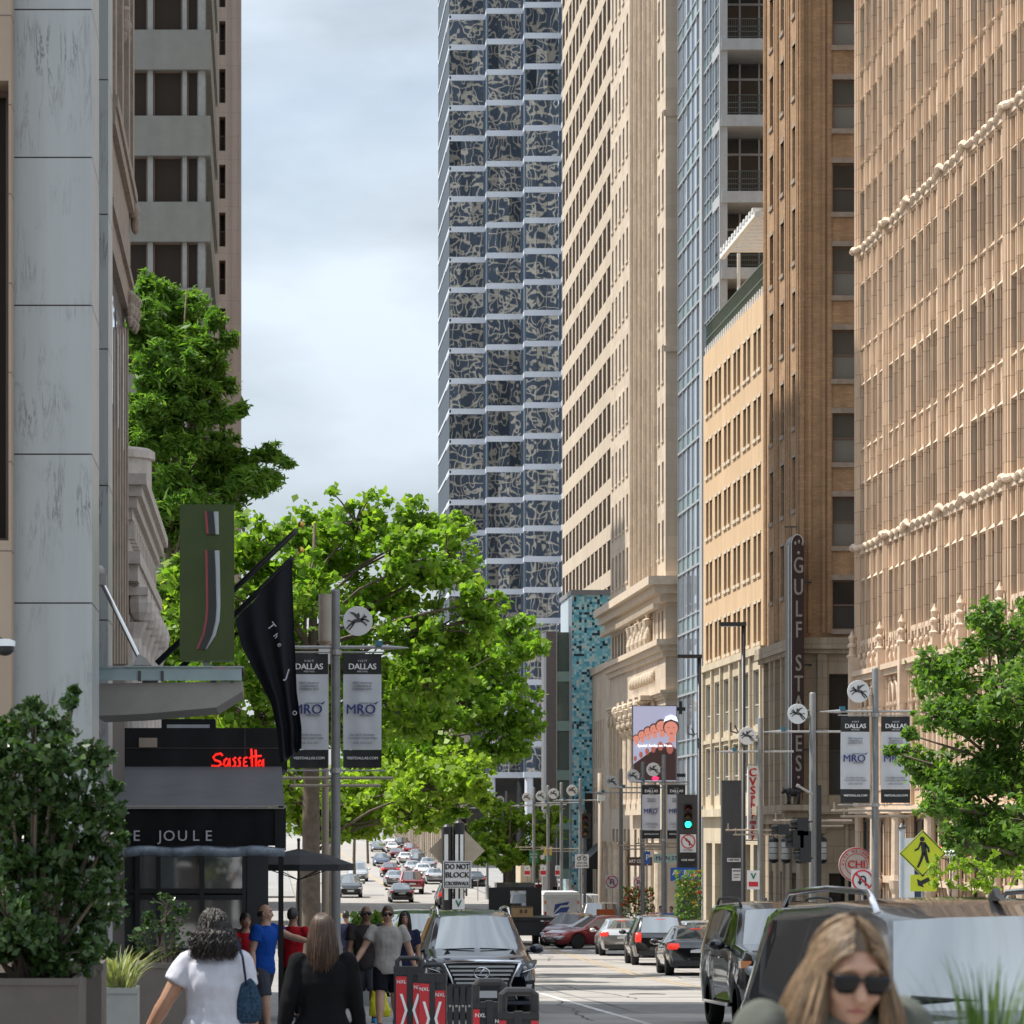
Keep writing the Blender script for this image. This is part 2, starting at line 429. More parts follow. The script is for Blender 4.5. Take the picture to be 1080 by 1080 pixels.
yl = [(11.4, 262), (10.7, 330), (10.7, 600)]
stripe('yellow_centre_line', yl, .3, YEL)
stripe('white_lane_line', [(6.35, 20), (6.3, 75), (6.9, 128)], .13, WHT)
mb = MB()
for i in range(11):        # crosswalk bars across the road near the brick tower's corner
    x = 3.3 + i * 1.15; mb.quad((x, 137.2, G(137.2) + .004), (x + .6, 137.2, G(137.2) + .004), (x + .6, 140.2, G(140.2) + .004), (x, 140.2, G(140.2) + .004))
struct('crosswalk_bars', mb, WHT)
# asphalt patches and tar seams
mb = MB(); rr = random.Random(3)
for (x0, x1, y0, y1) in ((5.1, 9.6, 60, 66), (7.0, 10.2, 78, 81), (8.2, 12.6, 96, 99), (4.2, 8.3, 88, 91), (9.4, 15.8, 119, 121), (3.2, 9.0, 47, 50), (11.6, 15.2, 84, 86), (3.4, 7.7, 108, 112), (9.0, 13, 131, 133), (5.2, 10, 268, 272), (4, 9, 300, 306), (12.5, 17, 330, 338), (3.0, 16.0, 71, 71.25), (3.0, 16.0, 102, 102.2), (6.8, 6.9, 60, 110), (12.9, 13.0, 60, 120)):
    n = max(1, int((y1 - y0) / 2)); pr = None
    for i in range(n + 1):
        y = y0 + (y1 - y0) * i / n; cur = [(x0 + rr.uniform(-.05, .05), y, G(y) + .002), (x1 + rr.uniform(-.05, .05), y, G(y) + .002)]
        if pr: mb.quad(pr[0], pr[1], cur[1], cur[0])
        pr = cur
struct('road_patches', mb, M('tar_patch', (.17, .162, .158), .85, var=.3, vs=2))

rr = random.Random(21); mb = MB()
def crack(x, y, n, dx, dy, w_=.022):
    p = None
    for i in range(n):
        cur = [(x - w_, y, G(y) + .003), (x + w_, y, G(y) + .003)]
        if p: mb.quad(p[0], p[1], cur[1], cur[0])
        p = cur; x += dx + rr.uniform(-.09, .09); y += dy * rr.uniform(.6, 1.3)
for x, y, dx in ((5.6, 56, .02), (7.9, 70, -.02), (9.4, 62, .03), (11.9, 86, .0), (8.2, 104, .02), (13.2, 106, -.02), (4.6, 92, .02), (10.2, 118, .01)): crack(x, y, 26, dx, .55)
struct('road_cracks', mb, M('tar_crack', (.05, .048, .045), .8, var=.2))
for i, (x, y) in enumerate(((8.6, 74), (10.0, 92.5), (7.2, 116))):
    mb = MB(); mb.lathe((x, y, G(y) - .01), [(.42, 0), (.42, .014), (.36, .016), (.35, .012)], 24); struct('manhole_cover', mb, M('cast_iron', (.05, .046, .042), .6, metal=.4, var=.3, vs=14))
# ================================================================ people
def remesh(mb, voxel, smooth=4, wrinkle=0., ws=14., seed=0):
    me = mb.mesh('tmp', []) if False else bpy.data.meshes.new('tmp')
    me.from_pydata(mb.v, [], mb.f); me.update()
    o = bpy.data.objects.new('tmp', me); C.objects.link(o)
    md = o.modifiers.new('r', 'REMESH'); md.mode = 'VOXEL'; md.voxel_size = voxel; md.use_smooth_shade = True
    if smooth: sm = o.modifiers.new('s', 'SMOOTH'); sm.factor = .5; sm.iterations = smooth
    dg = bpy.context.evaluated_depsgraph_get(); out = bpy.data.meshes.new_from_object(o.evaluated_get(dg))
    bpy.data.objects.remove(o); bpy.data.meshes.remove(me)
    if wrinkle:
        from mathutils import noise
        ns = [v.normal.copy() for v in out.vertices]
        for v, n in zip(out.vertices, ns):
            p = v.co; v.co = p + n * wrinkle * (noise.noise(Vector((p.x * ws, p.y * ws, p.z * ws * .6 + seed))) + .5 * noise.noise(Vector((p.x * ws * 2.3, p.y * ws * 2.3, p.z * ws * 1.6 + seed))))
    out.polygons.foreach_set('use_smooth', [True] * len(out.polygons)); return out
SKIN = M('skin', (.44, .25, .17), .5, var=.08, vs=12); SKIN2 = M('tan_skin', (.36, .19, .12), .5, var=.08, vs=12); SKIN3 = M('brown_skin', (.17, .085, .05), .5, var=.08, vs=12)
def cl(name, col, rough=.85, **k): return M('cloth_' + name, col, rough, var=k.get('var', .1), vs=k.get('vs', 7), bump=.15, bs=120, spec=.1)
HAIR_D = M('dark_hair', (.018, .012, .009), .45, var=.3, vs=30, island=.5); HAIR_B = M('brown_hair', (.06, .032, .018), .4, var=.3, vs=30, island=.5); HAIR_L = M('blonde_hair', (.18, .115, .062), .5, var=.3, vs=30, island=.6); HAIR_G = M('grey_hair', (.14, .13, .12), .6, var=.2, vs=30)
LENS = M('sunglass_lens', (.004, .004, .005), .08, var=0, spec=.3); LIP = M('lip', (.33, .10, .085), .45, var=0); EYEW = M('eye_white', (.6, .58, .55), .3, var=0); EYED = M('eye_dark', (.02, .012, .008), .2, var=0)

def person(label, X, Y, rz, H=1.75, sex='m', skin=SKIN, arms=None, legs=((0, 0), (0, 0)), lean=0., head=(0, 0, 0), shirt=None, sleeve=.5, hem=.47, pants=None, pleg=.5, shoes=None, hair=None, vox=.016, glasses=False, cat='person', group=None, zoff=0., skirt=False, bulk=1., feet=True, handvox=None, drop=0.):
    b = G(Y) + (.15 if X < LK or X > 16.2 else 0) + zoff
    t = thing('person', label, cat, (X, Y, b), R(rz), group)
    sh = (.118 if sex == 'm' else .102) * H; hip = (.052 if sex == 'm' else .056) * H; k = H * bulk
    arms = arms or ((0, 6, 12), (0, 6, 12))
    def tors(y_of, inf=0., z0=.46, z1=.84):
        wm = sex == 'm'
        prof = [(.455, .080, .062), (.49, .092 if wm else .098, .068), (.53, .092 if wm else .100, .066), (.60, .083 if wm else .074, .058), (.66, .088 if wm else .076, .06), (.72, .097 if wm else .084, .066 if wm else .07), (.765, .103 if wm else .088, .064), (.80, .098 if wm else .084, .054), (.822, .072 if wm else .062, .046), (.84, .045, .04), (.87, .034 if wm else .029, .034)]
        zs = [z0] + [p[0] for p in prof if z0 < p[0] < z1] + [z1]; out = []
        for z in zs:
            rx = float(np.interp(z, [p[0] for p in prof], [p[1] for p in prof])); ry = float(np.interp(z, [p[0] for p in prof], [p[2] for p in prof]))
            kk = k if z < .81 else H
            out.append((0, y_of(z), z * H, rx * kk + inf, ry * kk + inf))
        return out
    yo = lambda z: -math.sin(R(lean)) * (z - .5) * H if z > .5 else 0.
    SZ = .805 * H
    J = {}
    for s, a in zip((-1, 1), arms):                # s=-1: +... figure's right arm is at -x when facing -y
        S = Vector((s * sh, yo(.805), SZ)); b_, ab, el = R(a[0]), R(a[1]), R(a[2]); inw = R(a[3]) if len(a) > 3 else 0.
        u = Vector((s * math.sin(ab), -math.sin(b_) * math.cos(ab), -math.cos(b_) * math.cos(ab))); E = S + u * .172 * H
        v = Vector((s * math.sin(ab - inw), -math.sin(b_ + el) * math.cos(ab - inw), -math.cos(b_ + el) * math.cos(ab - inw))); Wr = E + v * .148 * H
        J[s] = (S, E, Wr, v)
    K = {}
    for s, (sw, kn) in zip((-1, 1), legs):
        Hp = Vector((s * hip, 0, .50 * H)); u = Vector((s * .02, -math.sin(R(sw)), -math.cos(R(sw)))); Kn = Hp + u * .235 * H; v = Vector((0, -math.sin(R(sw - kn)), -math.cos(R(sw - kn)))); An = Kn + v * .225 * H; K[s] = (Hp, Kn, An, v)
    low = min(K[-1][2].z, K[1][2].z) - .042 * H
    dz = -low                                         # stand on the ground
    for s in (-1, 1):
        J[s] = tuple(p + Vector((0, 0, dz)) if i < 3 else p for i, p in enumerate(J[s])); K[s] = tuple(p + Vector((0, 0, dz)) if i < 3 else p for i, p in enumerate(K[s]))
    T_ = lambda rs: [(a, b2, c + dz, d_, e) for a, b2, c, d_, e in rs]
    mb = MB(); mb.rings(T_(tors(yo, 0, .46, .885)), 18)
    for s in (-1, 1):
        S, E, Wr, v = J[s]; mb.ball(S, .033 * k, .033 * k, .036 * k); mb.tube([S, S.lerp(E, .4), E, E.lerp(Wr, .3), Wr], [.032 * k, .030 * k, .0235 * k, .0245 * k, .0165 * k], 10)
        # hand: palm, four curled fingers, thumb
        side = Vector((0, -1, 0)) - v * v.dot(Vector((0, -1, 0))); side.normalize(); inn_ = Vector((-s, 0, 0)); inn_ = (inn_ - v * v.dot(inn_)).normalized()
        pc = Wr + v * .028 * H; mb.tube([Wr - v * .01, Wr + v * .02 * H, Wr + v * .052 * H], [.016 * k, .0215 * k, .0215 * k], 10, True, .62)
        for f_, ln in zip((-.9, -.3, .3, .9), (.036, .044, .047, .041)):
            r0 = Wr + v * .046 * H + side * f_ * .0155 * H; c1 = r0 + (v * .8 + inn_ * .25) * ln * .5 * H; c2 = c1 + (v * .45 + inn_ * .75) * ln * .55 * H; mb.tube([r0, c1, c2], [.0055 * H, .005 * H, .004 * H], 6)
        r0 = Wr + v * .012 * H + side * .016 * H; c1 = r0 + (v * .5 + side * .7 + inn_ * .25) * .026 * H; mb.tube([r0, c1, c1 + (v * .8 + inn_ * .4) * .02 * H], [.0075 * H, .006 * H, .0048 * H], 6)
        Hp, Kn, An, v2 = K[s]; mb.tube([Hp, Hp.lerp(Kn, .35), Kn, Kn.lerp(An, .3), Kn.lerp(An, .75), An], [.052 * k, .049 * k, .034 * k, .035 * k, .023 * k, .021 * k], 12)
        ft = An + Vector((0, -.05 * H, -.03 * H)); mb.tube([An + Vector((0, .022 * H, -.022 * H)), ft], [.022 * H, .02 * H], 8)
    # head
    hm = MB(); hm.ball((0, .004 * H, .936 * H), .0435 * H, .055 * H, .062 * H, 20, 14); hm.ball((0, -.014 * H, .906 * H), .034 * H, .038 * H, .040 * H, 16, 10); hm.ball((0, -.034 * H, .884 * H), .016 * H, .014 * H, .012 * H, 10, 8)
    hm.tube([(0, -.048 * H, .938 * H), (0, -.060 * H, .914 * H), (0, -.048 * H, .908 * H)], [.006 * H, .0105 * H, .008 * H], 8); hm.ball((0, -.045 * H, .953 * H), .028 * H, .012 * H, .008 * H, 10, 6)
    for s in (-1, 1): hm.ball((s * .045 * H, .008 * H, .925 * H), .007 * H, .013 * H, .019 * H, 8, 6); hm.ball((s * .022 * H, -.035 * H, .915 * H), .014 * H, .015 * H, .014 * H, 8, 6)
    hm.tube([(0, .002 * H, .83 * H), (0, .003 * H, .90 * H)], .031 * H if sex == 'm' else .026 * H, 12)
    HM = Matrix.Translation((0, yo(.86) - drop * .5, dz - drop)) @ Matrix.Translation((0, 0, .87 * H)) @ Matrix.Rotation(R(head[2]), 4, 'Y') @ Matrix.Rotation(R(head[0]), 4, 'Z') @ Matrix.Rotation(R(head[1]), 4, 'X') @ Matrix.Translation((0, 0, -.87 * H))
    mb.xf = HM; mb.add(hm.v, hm.f); mb.xf = None
    o = bpy.data.objects.new('body', remesh(mb, handvox or vox, 3)); o.data.materials.append(skin); link(o, t)
    PP = lambda nm, me, mat, par=None: (me.materials.append(mat), link(bpy.data.objects.new(nm, me), par or t))[1]
    # clothes
    if shirt:
        c = MB(); c.rings(T_(tors(yo, .024, hem, .835)), 20)
        for s in (-1, 1):
            S, E, Wr, v = J[s]; c.ball(S, .04 * k, .04 * k, .042 * k)
            if sleeve <= 1: c.tube([S, S.lerp(E, sleeve)], [.041 * k, .041 * k + .006], 12)
            else: c.tube([S, E, E.lerp(Wr, sleeve - 1)], [.041 * k, .032 * k, .024 * k], 12)
        PP('shirt', remesh(c, max(vox, .012), 5, .013, 9, X), shirt)
    if pants:
        c = MB(); c.rings(T_(tors(yo, .012, .45, .58)), 20)
        if skirt: c.rings(T_([(0, 0, .36 * H, .115 * k, .09 * k), (0, 0, .50 * H, .105 * k, .08 * k), (0, 0, .56 * H, .09 * k, .07 * k)]), 20)
        for s in (-1, 1):
            Hp, Kn, An, v = K[s]; L1 = min(1, pleg); e1 = Hp.lerp(Kn, L1); pts, rd = [Hp, e1], [.062 * k, .054 * k if pleg <= 1 else .044 * k]
            if pleg > 1: pts.append(Kn.lerp(An, pleg - 1)); rd.append(.036 * k)
            c.tube(pts, rd, 12)
        PP('trousers', remesh(c, max(vox, .012), 4, .008, 9, Y), pants)
    if shoes:
        for s in (-1, 1):
            An, v = K[s][2], K[s][3]; c = MB(); tilt = max(-.6, min(.6, v.y)); a = An + Vector((0, 0, -.03 * H))
            c.rings([(a.x, a.y - .028 * H, a.z - .016 * H, .027 * H, .075 * H), (a.x, a.y - .028 * H, a.z - .004 * H, .029 * H, .077 * H), (a.x, a.y - .018 * H, a.z + .012 * H, .026 * H, .058 * H), (a.x, a.y + .004 * H, a.z + .03 * H, .024 * H, .032 * H)], 14); part('shoe', c, shoes, t, True, False)
    # face
    xf = lambda c: (setattr(c, 'xf', None), c)[1]
    def face(nm, fn, mat):
        c = MB(); c.xf = HM; fn(c); part(nm, c, mat, t, True, False)
    if not glasses:
        face('eyes', lambda c: [c.ball((s * .018 * H, -.048 * H, .936 * H), .0075 * H, .005 * H, .005 * H, 8, 6) for s in (-1, 1)], EYEW); face('pupils', lambda c: [c.ball((s * .018 * H, -.0515 * H, .936 * H), .0036 * H, .003 * H, .0036 * H, 8, 6) for s in (-1, 1)], EYED)
    else:
        def gl(c):
            for s in (-1, 1):
                c.rings([(s * .0205 * H, -.054 * H, .921 * H, .010 * H, .004 * H), (s * .0215 * H, -.056 * H, .930 * H, .0175 * H, .004 * H), (s * .0215 * H, -.057 * H, .941 * H, .018 * H, .004 * H), (s * .021 * H, -.056 * H, .946 * H, .016 * H, .003 * H)], 12)
                c.tube([(s * .038 * H, -.052 * H, .942 * H), (s * .046 * H, -.02 * H, .942 * H), (s * .047 * H, .005 * H, .938 * H)], .0022 * H, 5)
            c.tube([(-.006 * H, -.058 * H, .940 * H), (.006 * H, -.058 * H, .940 * H)], .0025 * H, 5)
        face('sunglasses', gl, LENS)
    face('mouth', lambda c: (c.tube([(-.013 * H, -.046 * H, .8955 * H), (0, -.0515 * H, .897 * H), (.013 * H, -.046 * H, .8955 * H)], [.0015 * H, .0038 * H, .0015 * H], 6)), LIP)
    face('eyebrows', lambda c: [c.tube([(s * .009 * H, -.0535 * H, .950 * H), (s * .020 * H, -.0545 * H, .953 * H), (s * .031 * H, -.048 * H, .949 * H)], [.002 * H, .0024 * H, .001 * H], 5) for s in (-1, 1)], hair[1] if hair else HAIR_D)
    if hair:
        hk, hmat = hair[0], hair[1]; rr = random.Random(int(X * 100) + 5); c = MB(); c.xf = HM
        def cap(inf, zf, zb):
            q = MB(); q.ball((0, .006 * H, .940 * H), .0435 * H + inf, .055 * H + inf, .062 * H + inf * .9, 24, 16)
            fs = []
            for f in q.f:
                p = sum((Vector(q.v[i]) for i in f), Vector()) / len(f); t_ = min(1, max(0, (p.y / H + .05) / .09)); lim = (zf + (zb - zf) * t_) * H
                if p.z > lim: fs.append(f)
            used = sorted({i for f in fs for i in f}); mp_ = {a: i for i, a in enumerate(used)}; c.add([q.v[i] for i in used], [tuple(mp_[i] for i in f) for f in fs])
        if hk == 'short': cap(.010, .966, .905)
        elif hk == 'bald': cap(.003, 1.2, .93) if False else [c.ball((s * .043 * H, .02 * H, .928 * H), .006 * H, .03 * H, .022 * H, 8, 6) for s in (-1, 1)]; c.ball((0, .052 * H, .925 * H), .034 * H, .012 * H, .028 * H, 10, 6)
        if hk == 'bald': pass
        part('hair', c, hmat, t, True, False) if hk in ('short', 'bald') else None
        if hk in ('long', 'curly', 'parted'):
            n, ln = hair[2], hair[3]; cap(.004, .975 if hk != 'parted' else .995, .89)
            for i in range(n):
                a = rr.uniform(0, 2 * PI); zz = rr.uniform(.0, 1.)
                a = rr.uniform(-PI, PI) if hk != 'parted' else rr.choice((-1, 1)) * (.88 + (PI - .88) * rr.random() ** 1.25)      # a = 0 is the face
                if abs(a) < .62: continue
                sx, sy = math.sin(a), -math.cos(a); g_ = rr.uniform(.004, .017 if hk != 'curly' else .03); rx, ry, rz_ = .0435 * H + g_, .055 * H + g_, .062 * H + g_
                L_ = ln * H * rr.uniform(.72, 1.08); pts = []; rad = []; ph = rr.uniform(0, 6); e0 = rr.uniform(.5, 1.45) if rr.random() < .45 else 1.45; w0 = (.0042 if hk == 'curly' else .0028 if hk == 'parted' else .004)
                for j in range(6):               # over the skull
                    el = e0 + (.08 - e0) * j / 5; aj = a * (.3 + .7 * (j / 5) ** .6) if hk == 'parted' and abs(a) < 1.9 else a; sx, sy = math.sin(aj), -math.cos(aj); pts.append(Vector((sx * rx * math.cos(el), .006 * H + sy * ry * math.cos(el), .940 * H + rz_ * math.sin(el))) + (Vector((math.sin(j * 2.1 + ph), math.cos(j * 1.7 + ph), math.sin(j * 2.6 + ph))) * .012 if hk == 'curly' else Vector())); rad.append(w0)
                ns = 9 if hk == 'curly' else 6; flare = rr.uniform(.05, .30) if hk == 'long' else rr.uniform(.12, .62) if hk == 'parted' else rr.uniform(.15, .75)
                for j in range(1, ns + 1):       # hanging free
                    u = j / ns; out = 1 + flare * math.sin(u * PI * .62); p = Vector((sx * rx * out, .006 * H + sy * ry * out - (.035 * u if hk == 'parted' and sy < .3 else 0), pts[5].z - L_ * u))
                    k_ = .013 if hk == 'curly' else (.011 if hk == 'parted' else .005) * u
                    p += Vector((math.sin(u * (19 if hk == 'curly' else 5) + ph), math.cos(u * (17 if hk == 'curly' else 4) + ph), .4 * math.sin(u * 23 + ph) if hk == 'curly' else 0)) * k_
                    pts.append(p); rad.append(w0 * (1.1 - .8 * u * u))
                c.tube(pts, rad, 4, False)
            part('hair', c, hmat, t, True, False)
    t['_d'] = dz
    return t, J, K, dz
def at_world(t, v): return t.matrix_basis @ Vector(v) if False else (Matrix.Translation(t.location) @ Matrix.Rotation(t.rotation_euler.z, 4, 'Z')) @ Vector(v)
W_TEE = cl('white_tee', (.52, .52, .58)); BLK_TOP = cl('black_knit', (.007, .007, .008)); BLUE_T = cl('royal_blue_tee', (.01, .06, .30)); STONE_TEE = cl('stone_tee', (.36, .33, .30)); BROWN_T = cl('brown_tee', (.035, .028, .028)); RED_T = cl('red_tee', (.38, .012, .02)); OLIVE = cl('grey_olive_shirt', (.10, .105, .09)); NAVY = cl('navy', (.02, .022, .05)); GREYS = cl('charcoal_shorts', (.055, .058, .072)); BLKS = cl('black_shorts', (.012, .012, .016)); PINKT = cl('pink', (.45, .2, .22)); DENIM = cl('denim_pattern', (.05, .055, .075), var=.6, vs=40); TANT = cl('tan_shirt', (.42, .30, .17)); GSHOE = M('grey_shoe', (.2, .2, .2), .7); BSHOE = M('blue_shoe', (.01, .16, .32), .6); KSHOE = M('black_shoe', (.015, .015, .015), .5)
# woman in white tee, seen from behind
t, J, K, dz = person('woman in loose white tee seen from behind, dark curly hair, walking away at left', WX(226, 22), 22, 180, 1.68, 'f', SKIN2, arms=((8, 10, 30), (-6, 30, 14)), legs=((14, 4), (-10, 14)), shirt=W_TEE, sleeve=.55, hem=.46, pants=DENIM, pleg=1.9, shoes=KSHOE, hair=('curly', HAIR_D, 1500, .12), vox=.010, handvox=.0065, bulk=1.28)
p = at_world(t, J[1][2]); 
bg_ = thing('shoulder_bag', 'dark blue patterned shoulder bag hanging at the right side of the woman in white', 'bag', W(263, 1075, 22)); c = MB(); q = W(262, 1052, 21.95); c.rings([(q.x, q.y, q.z - .17, .05, .04), (q.x, q.y, q.z - .14, .085, .06), (q.x, q.y, q.z - .02, .09, .06), (q.x - .01, q.y, q.z + .09, .06, .04), (q.x - .01, q.y, q.z + .13, .03, .025)], 14, True, 2.6); part('pouch', c, cl('bag_blue', (.025, .05, .085), var=.7, vs=60), bg_, True)
c = MB(); c.tube([W(250, 992, 21.86), W(256, 1010, 21.82), W(260, 1040, 21.88)], .008, 6); part('strap', c, NAVY, bg_)
tb_ = thing('black_tote', 'black tote handle held in the left hand of the woman in white', 'bag', p + Vector((0, 0, -.32))); c = MB(); z = p + Vector((-.01, .0, -.07)); c.tube([z + Vector((-.05, 0, -.05)), z + Vector((-.03, 0, .015)), z + Vector((.03, 0, .015)), z + Vector((.05, 0, -.05))], .009, 6); part('handle', c, BLACK, tb_); c = MB(); c.box(z.x - .12, z.x + .12, z.y - .04, z.y + .04, z.z - .32, z.z - .05); part('bag_body', c, BLKS, tb_)
# woman in black, from behind
person('woman in black long sleeved top seen from behind, long straight brown hair', WX(340, 23), 23, 184, 1.66, 'f', SKIN, arms=((4, 12, 10), (-8, 13, 12)), legs=((-10, 10), (12, 4)), shirt=BLK_TOP, sleeve=1.92, hem=.47, pants=BLKS, pleg=1.9, shoes=KSHOE, hair=('long', HAIR_B, 2000, .17), vox=.010, handvox=.0065, bulk=1.12)
# man in blue tee reaching to the right
person('man in royal blue tee under the awning, one arm stretched to the right', WX(277, 46.3), 46.3, 58, 1.80, 'm', SKIN, arms=((-10, 8, 20), (70, 4, 8)), legs=((14, 8), (-12, 8)), lean=4, head=(20, 0, 0), shirt=BLUE_T, sleeve=.5, hem=.46, pants=GREYS, pleg=.92, shoes=GSHOE, hair=('bald', HAIR_D), vox=.012, handvox=.008, bulk=1.16)
person('person in red tee and dark trousers standing right of the awning post', WX(309, 51.5), 51.5, 150, 1.74, 'm', SKIN2, shirt=RED_T, sleeve=.55, pants=BLKS, pleg=1.9, shoes=KSHOE, hair=('short', HAIR_D), vox=.016, arms=((30, 10, 60), (6, 8, 10)))
person('person in red top mostly hidden behind the man in blue', WX(259, 47.2), 47.2, 20, 1.66, 'f', SKIN2, shirt=RED_T, sleeve=.6, pants=BLKS, pleg=1.9, shoes=KSHOE, hair=('short', HAIR_D), vox=.016)
# men walking towards the camera
t, J, K, dz = person('man in stone coloured tee and sunglasses walking towards the camera with a red bottle', WX(409, 48), 48, -6, 1.80, 'm', SKIN, arms=((14, 26, 18), (-14, 18, 14)), legs=((18, 4), (-14, 22)), head=(4, 2, 0), shirt=STONE_TEE, sleeve=.56, hem=.455, pants=BLKS, pleg=.82, shoes=BSHOE, hair=('short', HAIR_B), vox=.012, handvox=.008, glasses=True, bulk=1.1)
p = at_world(t, J[-1][2] + J[-1][3] * .07); bt_ = thing('drink_bottle', 'red and orange drink bottle in the walking man\'s hand', 'bottle', p + Vector((-.1, 0, -.2))); a, b = p + Vector((.03, -.05, .04)), p + Vector((-.15, -.06, -.22)); c = MB(); c.tube([a.lerp(b, .3), a.lerp(b, .4), b, b.lerp(a, -.04)], [.028, .042, .043, .036], 12); part('bottle_body', c, M('orange_red_plastic', (.62, .045, .015), .25), bt_, True); c = MB(); c.tube([a, a.lerp(b, .28)], [.02, .022], 10); part('cap', c, M('yellow_plastic', (.6, .38, .05), .4), bt_)
t, J, K, dz = person('balding man in dark brown tee walking just behind the man in the stone tee', WX(386, 50.5), 50.5, 6, 1.80, 'm', SKIN3, arms=((10, 9, 14), (4, 7, 16)), legs=((-12, 16), (16, 4)), shirt=BROWN_T, sleeve=.6, hem=.46, pants=GREYS, pleg=.95, shoes=BSHOE, hair=('bald', HAIR_G), vox=.014, handvox=.009, glasses=True, bulk=1.14)
p = at_world(t, J[1][2]); yb2 = thing('shopping_bag', 'bright yellow shopping bag hanging between the two walking men', 'bag', p + Vector((0, 0, -.55))); z = W(400, 1060, 49.4); c = MB(); c.rings([(z.x, z.y, z.z - .17, .16, .05), (z.x + .01, z.y, z.z - .08, .17, .07), (z.x, z.y, z.z + .14, .11, .05), (z.x - .03, z.y, z.z + .30, .06, .03), (z.x - .05, z.y, z.z + .50, .025, .02)], 14, True, 2.4); me = remesh(c, .014, 2, .02, 9); me.materials.append(M('yellow_bag_film', (.62, .56, .02), .35, var=.1)); link(bpy.data.objects.new('bag_body', me), yb2); me.transform(Matrix.Translation(-yb2.location)); c = MB(); c.tube([z + Vector((-.05, 0, .48)), p + Vector((0, -.02, -.06))], .01, 5); part('handle', c, M('yellow_bag_film', (.62, .56, .02), .35), yb2)
person('woman with long dark hair half hidden behind the man in the stone tee', WX(427, 51.5), 51.5, 0, 1.68, 'f', SKIN2, shirt=NAVY, sleeve=.6, pants=BLKS, pleg=1.9, shoes=KSHOE, hair=('long', HAIR_D, 160, .17), vox=.016)
# blonde woman, close right foreground
person('blonde woman in black sunglasses and grey-green shirt, close in the right foreground', WX(880, 7.6), 7.6, 14, 1.72, 'f', SKIN, arms=((6, 8, 14), (6, 8, 14)), head=(-4, 12, 3), drop=.085, shirt=OLIVE, sleeve=1.5, hem=.46, pants=GREYS, pleg=1.9, shoes=KSHOE, hair=('parted', HAIR_L, 3600, .19), zoff=.01, vox=.008, glasses=True, bulk=1.05)
# far pedestrians
for lb, px, d, rz, sh, pa, sx in (('bald man in dark blue shirt by the left kerb beside the yellow taxi', 365, 76, 160, NAVY, GREYS, 'm'), ('person in tan shirt leaning by the yellow taxi', 396, 78, 60, TANT, GREYS, 'm'), ('far pedestrian in white shirt beyond the black truck', 538, 280, 30, W_TEE, GREYS, 'm'),
    ('far pedestrian in dark red top under the far discs', 568, 240, 10, cl('dark_red', (.16, .03, .035)), NAVY, 'f'), ('far pedestrian in black top under the far discs', 587, 232, -20, BLK_TOP, GREYS, 'm'), ('far pedestrian in white and navy by the mosaic block', 604, 222, 30, W_TEE, NAVY, 'm'),
    ('pedestrian in pink behind the queue of cars', 689, 139, 20, PINKT, PINKT, 'f'), ('pedestrian in white top behind the queue of cars, taller than the one in pink', 697, 141, 10, W_TEE, NAVY, 'm'), ('pedestrian in bright blue beside the bushy flower planter', 708, 138, -30, cl('bright_blue', (.02, .12, .4)), NAVY, 'm')):
    person(lb, WX(px, d), d, rz, 1.72, sx, SKIN2, shirt=sh, sleeve=.6, pants=pa, pleg=1.9, shoes=KSHOE, hair=('short', HAIR_D), vox=.024 if d < 100 else .032, legs=((10, 4), (-10, 12)))
for o in list(bpy.data.objects):
    if '_d' in o: del o['_d']
# ================================================================ buildings
FRAME_D = M('dark_window_frame', (.05, .045, .04), .5, var=.1)
FRAME_L = M('light_window_frame', (.45, .45, .44), .5, var=.08)
FRAME_B = M('brown_window_frame', (.16, .11, .085), .6, var=.1)
BLIND = MGLASS('glass_over_pale_blinds', (.14, .14, .13), .05, 1.55, .002, 1.)
GLASS_B = MGLASS('bronze_glass', (.05, .038, .03), .08, 1.15, .003, 1.)
MIRROR = MGLASS('mirror_glass', (.43, .49, .56), .015, 1.5, .036, .30, 1.)
SKYGLASS = MGLASS('curtain_wall_glass', (.17, .20, .24), .03, 1.8, .006, .8)

def facade(mb, width, z0, z1, cols, rows, depth=.2, soff=True):
    """front plane at local y=0 with openings; reveals go back to y=depth. Returns opening list"""
    u = 0.; out = []
    for a, b in cols + [(width, width)]:
        if a > u + 1e-6: mb.quad((u, 0, z0), (a, 0, z0), (a, 0, z1), (u, 0, z1))
        if b > a:
            z = z0
            for za, zb in rows + [(z1, z1)]:
                if za > z + 1e-6: mb.quad((a, 0, z), (b, 0, z), (b, 0, za), (a, 0, za))
                if zb > za:
                    d = depth
                    mb.quad((a, 0, za), (a, d, za), (a, d, zb), (a, 0, zb)); mb.quad((b, d, za), (b, 0, za), (b, 0, zb), (b, d, zb))
                    mb.quad((a, 0, za), (b, 0, za), (b, d, za), (a, d, za)); mb.quad((a, d, zb), (b, d, zb), (b, 0, zb), (a, 0, zb))
                    out.append((a, b, za, zb))
                z = zb
        u = b
    return out

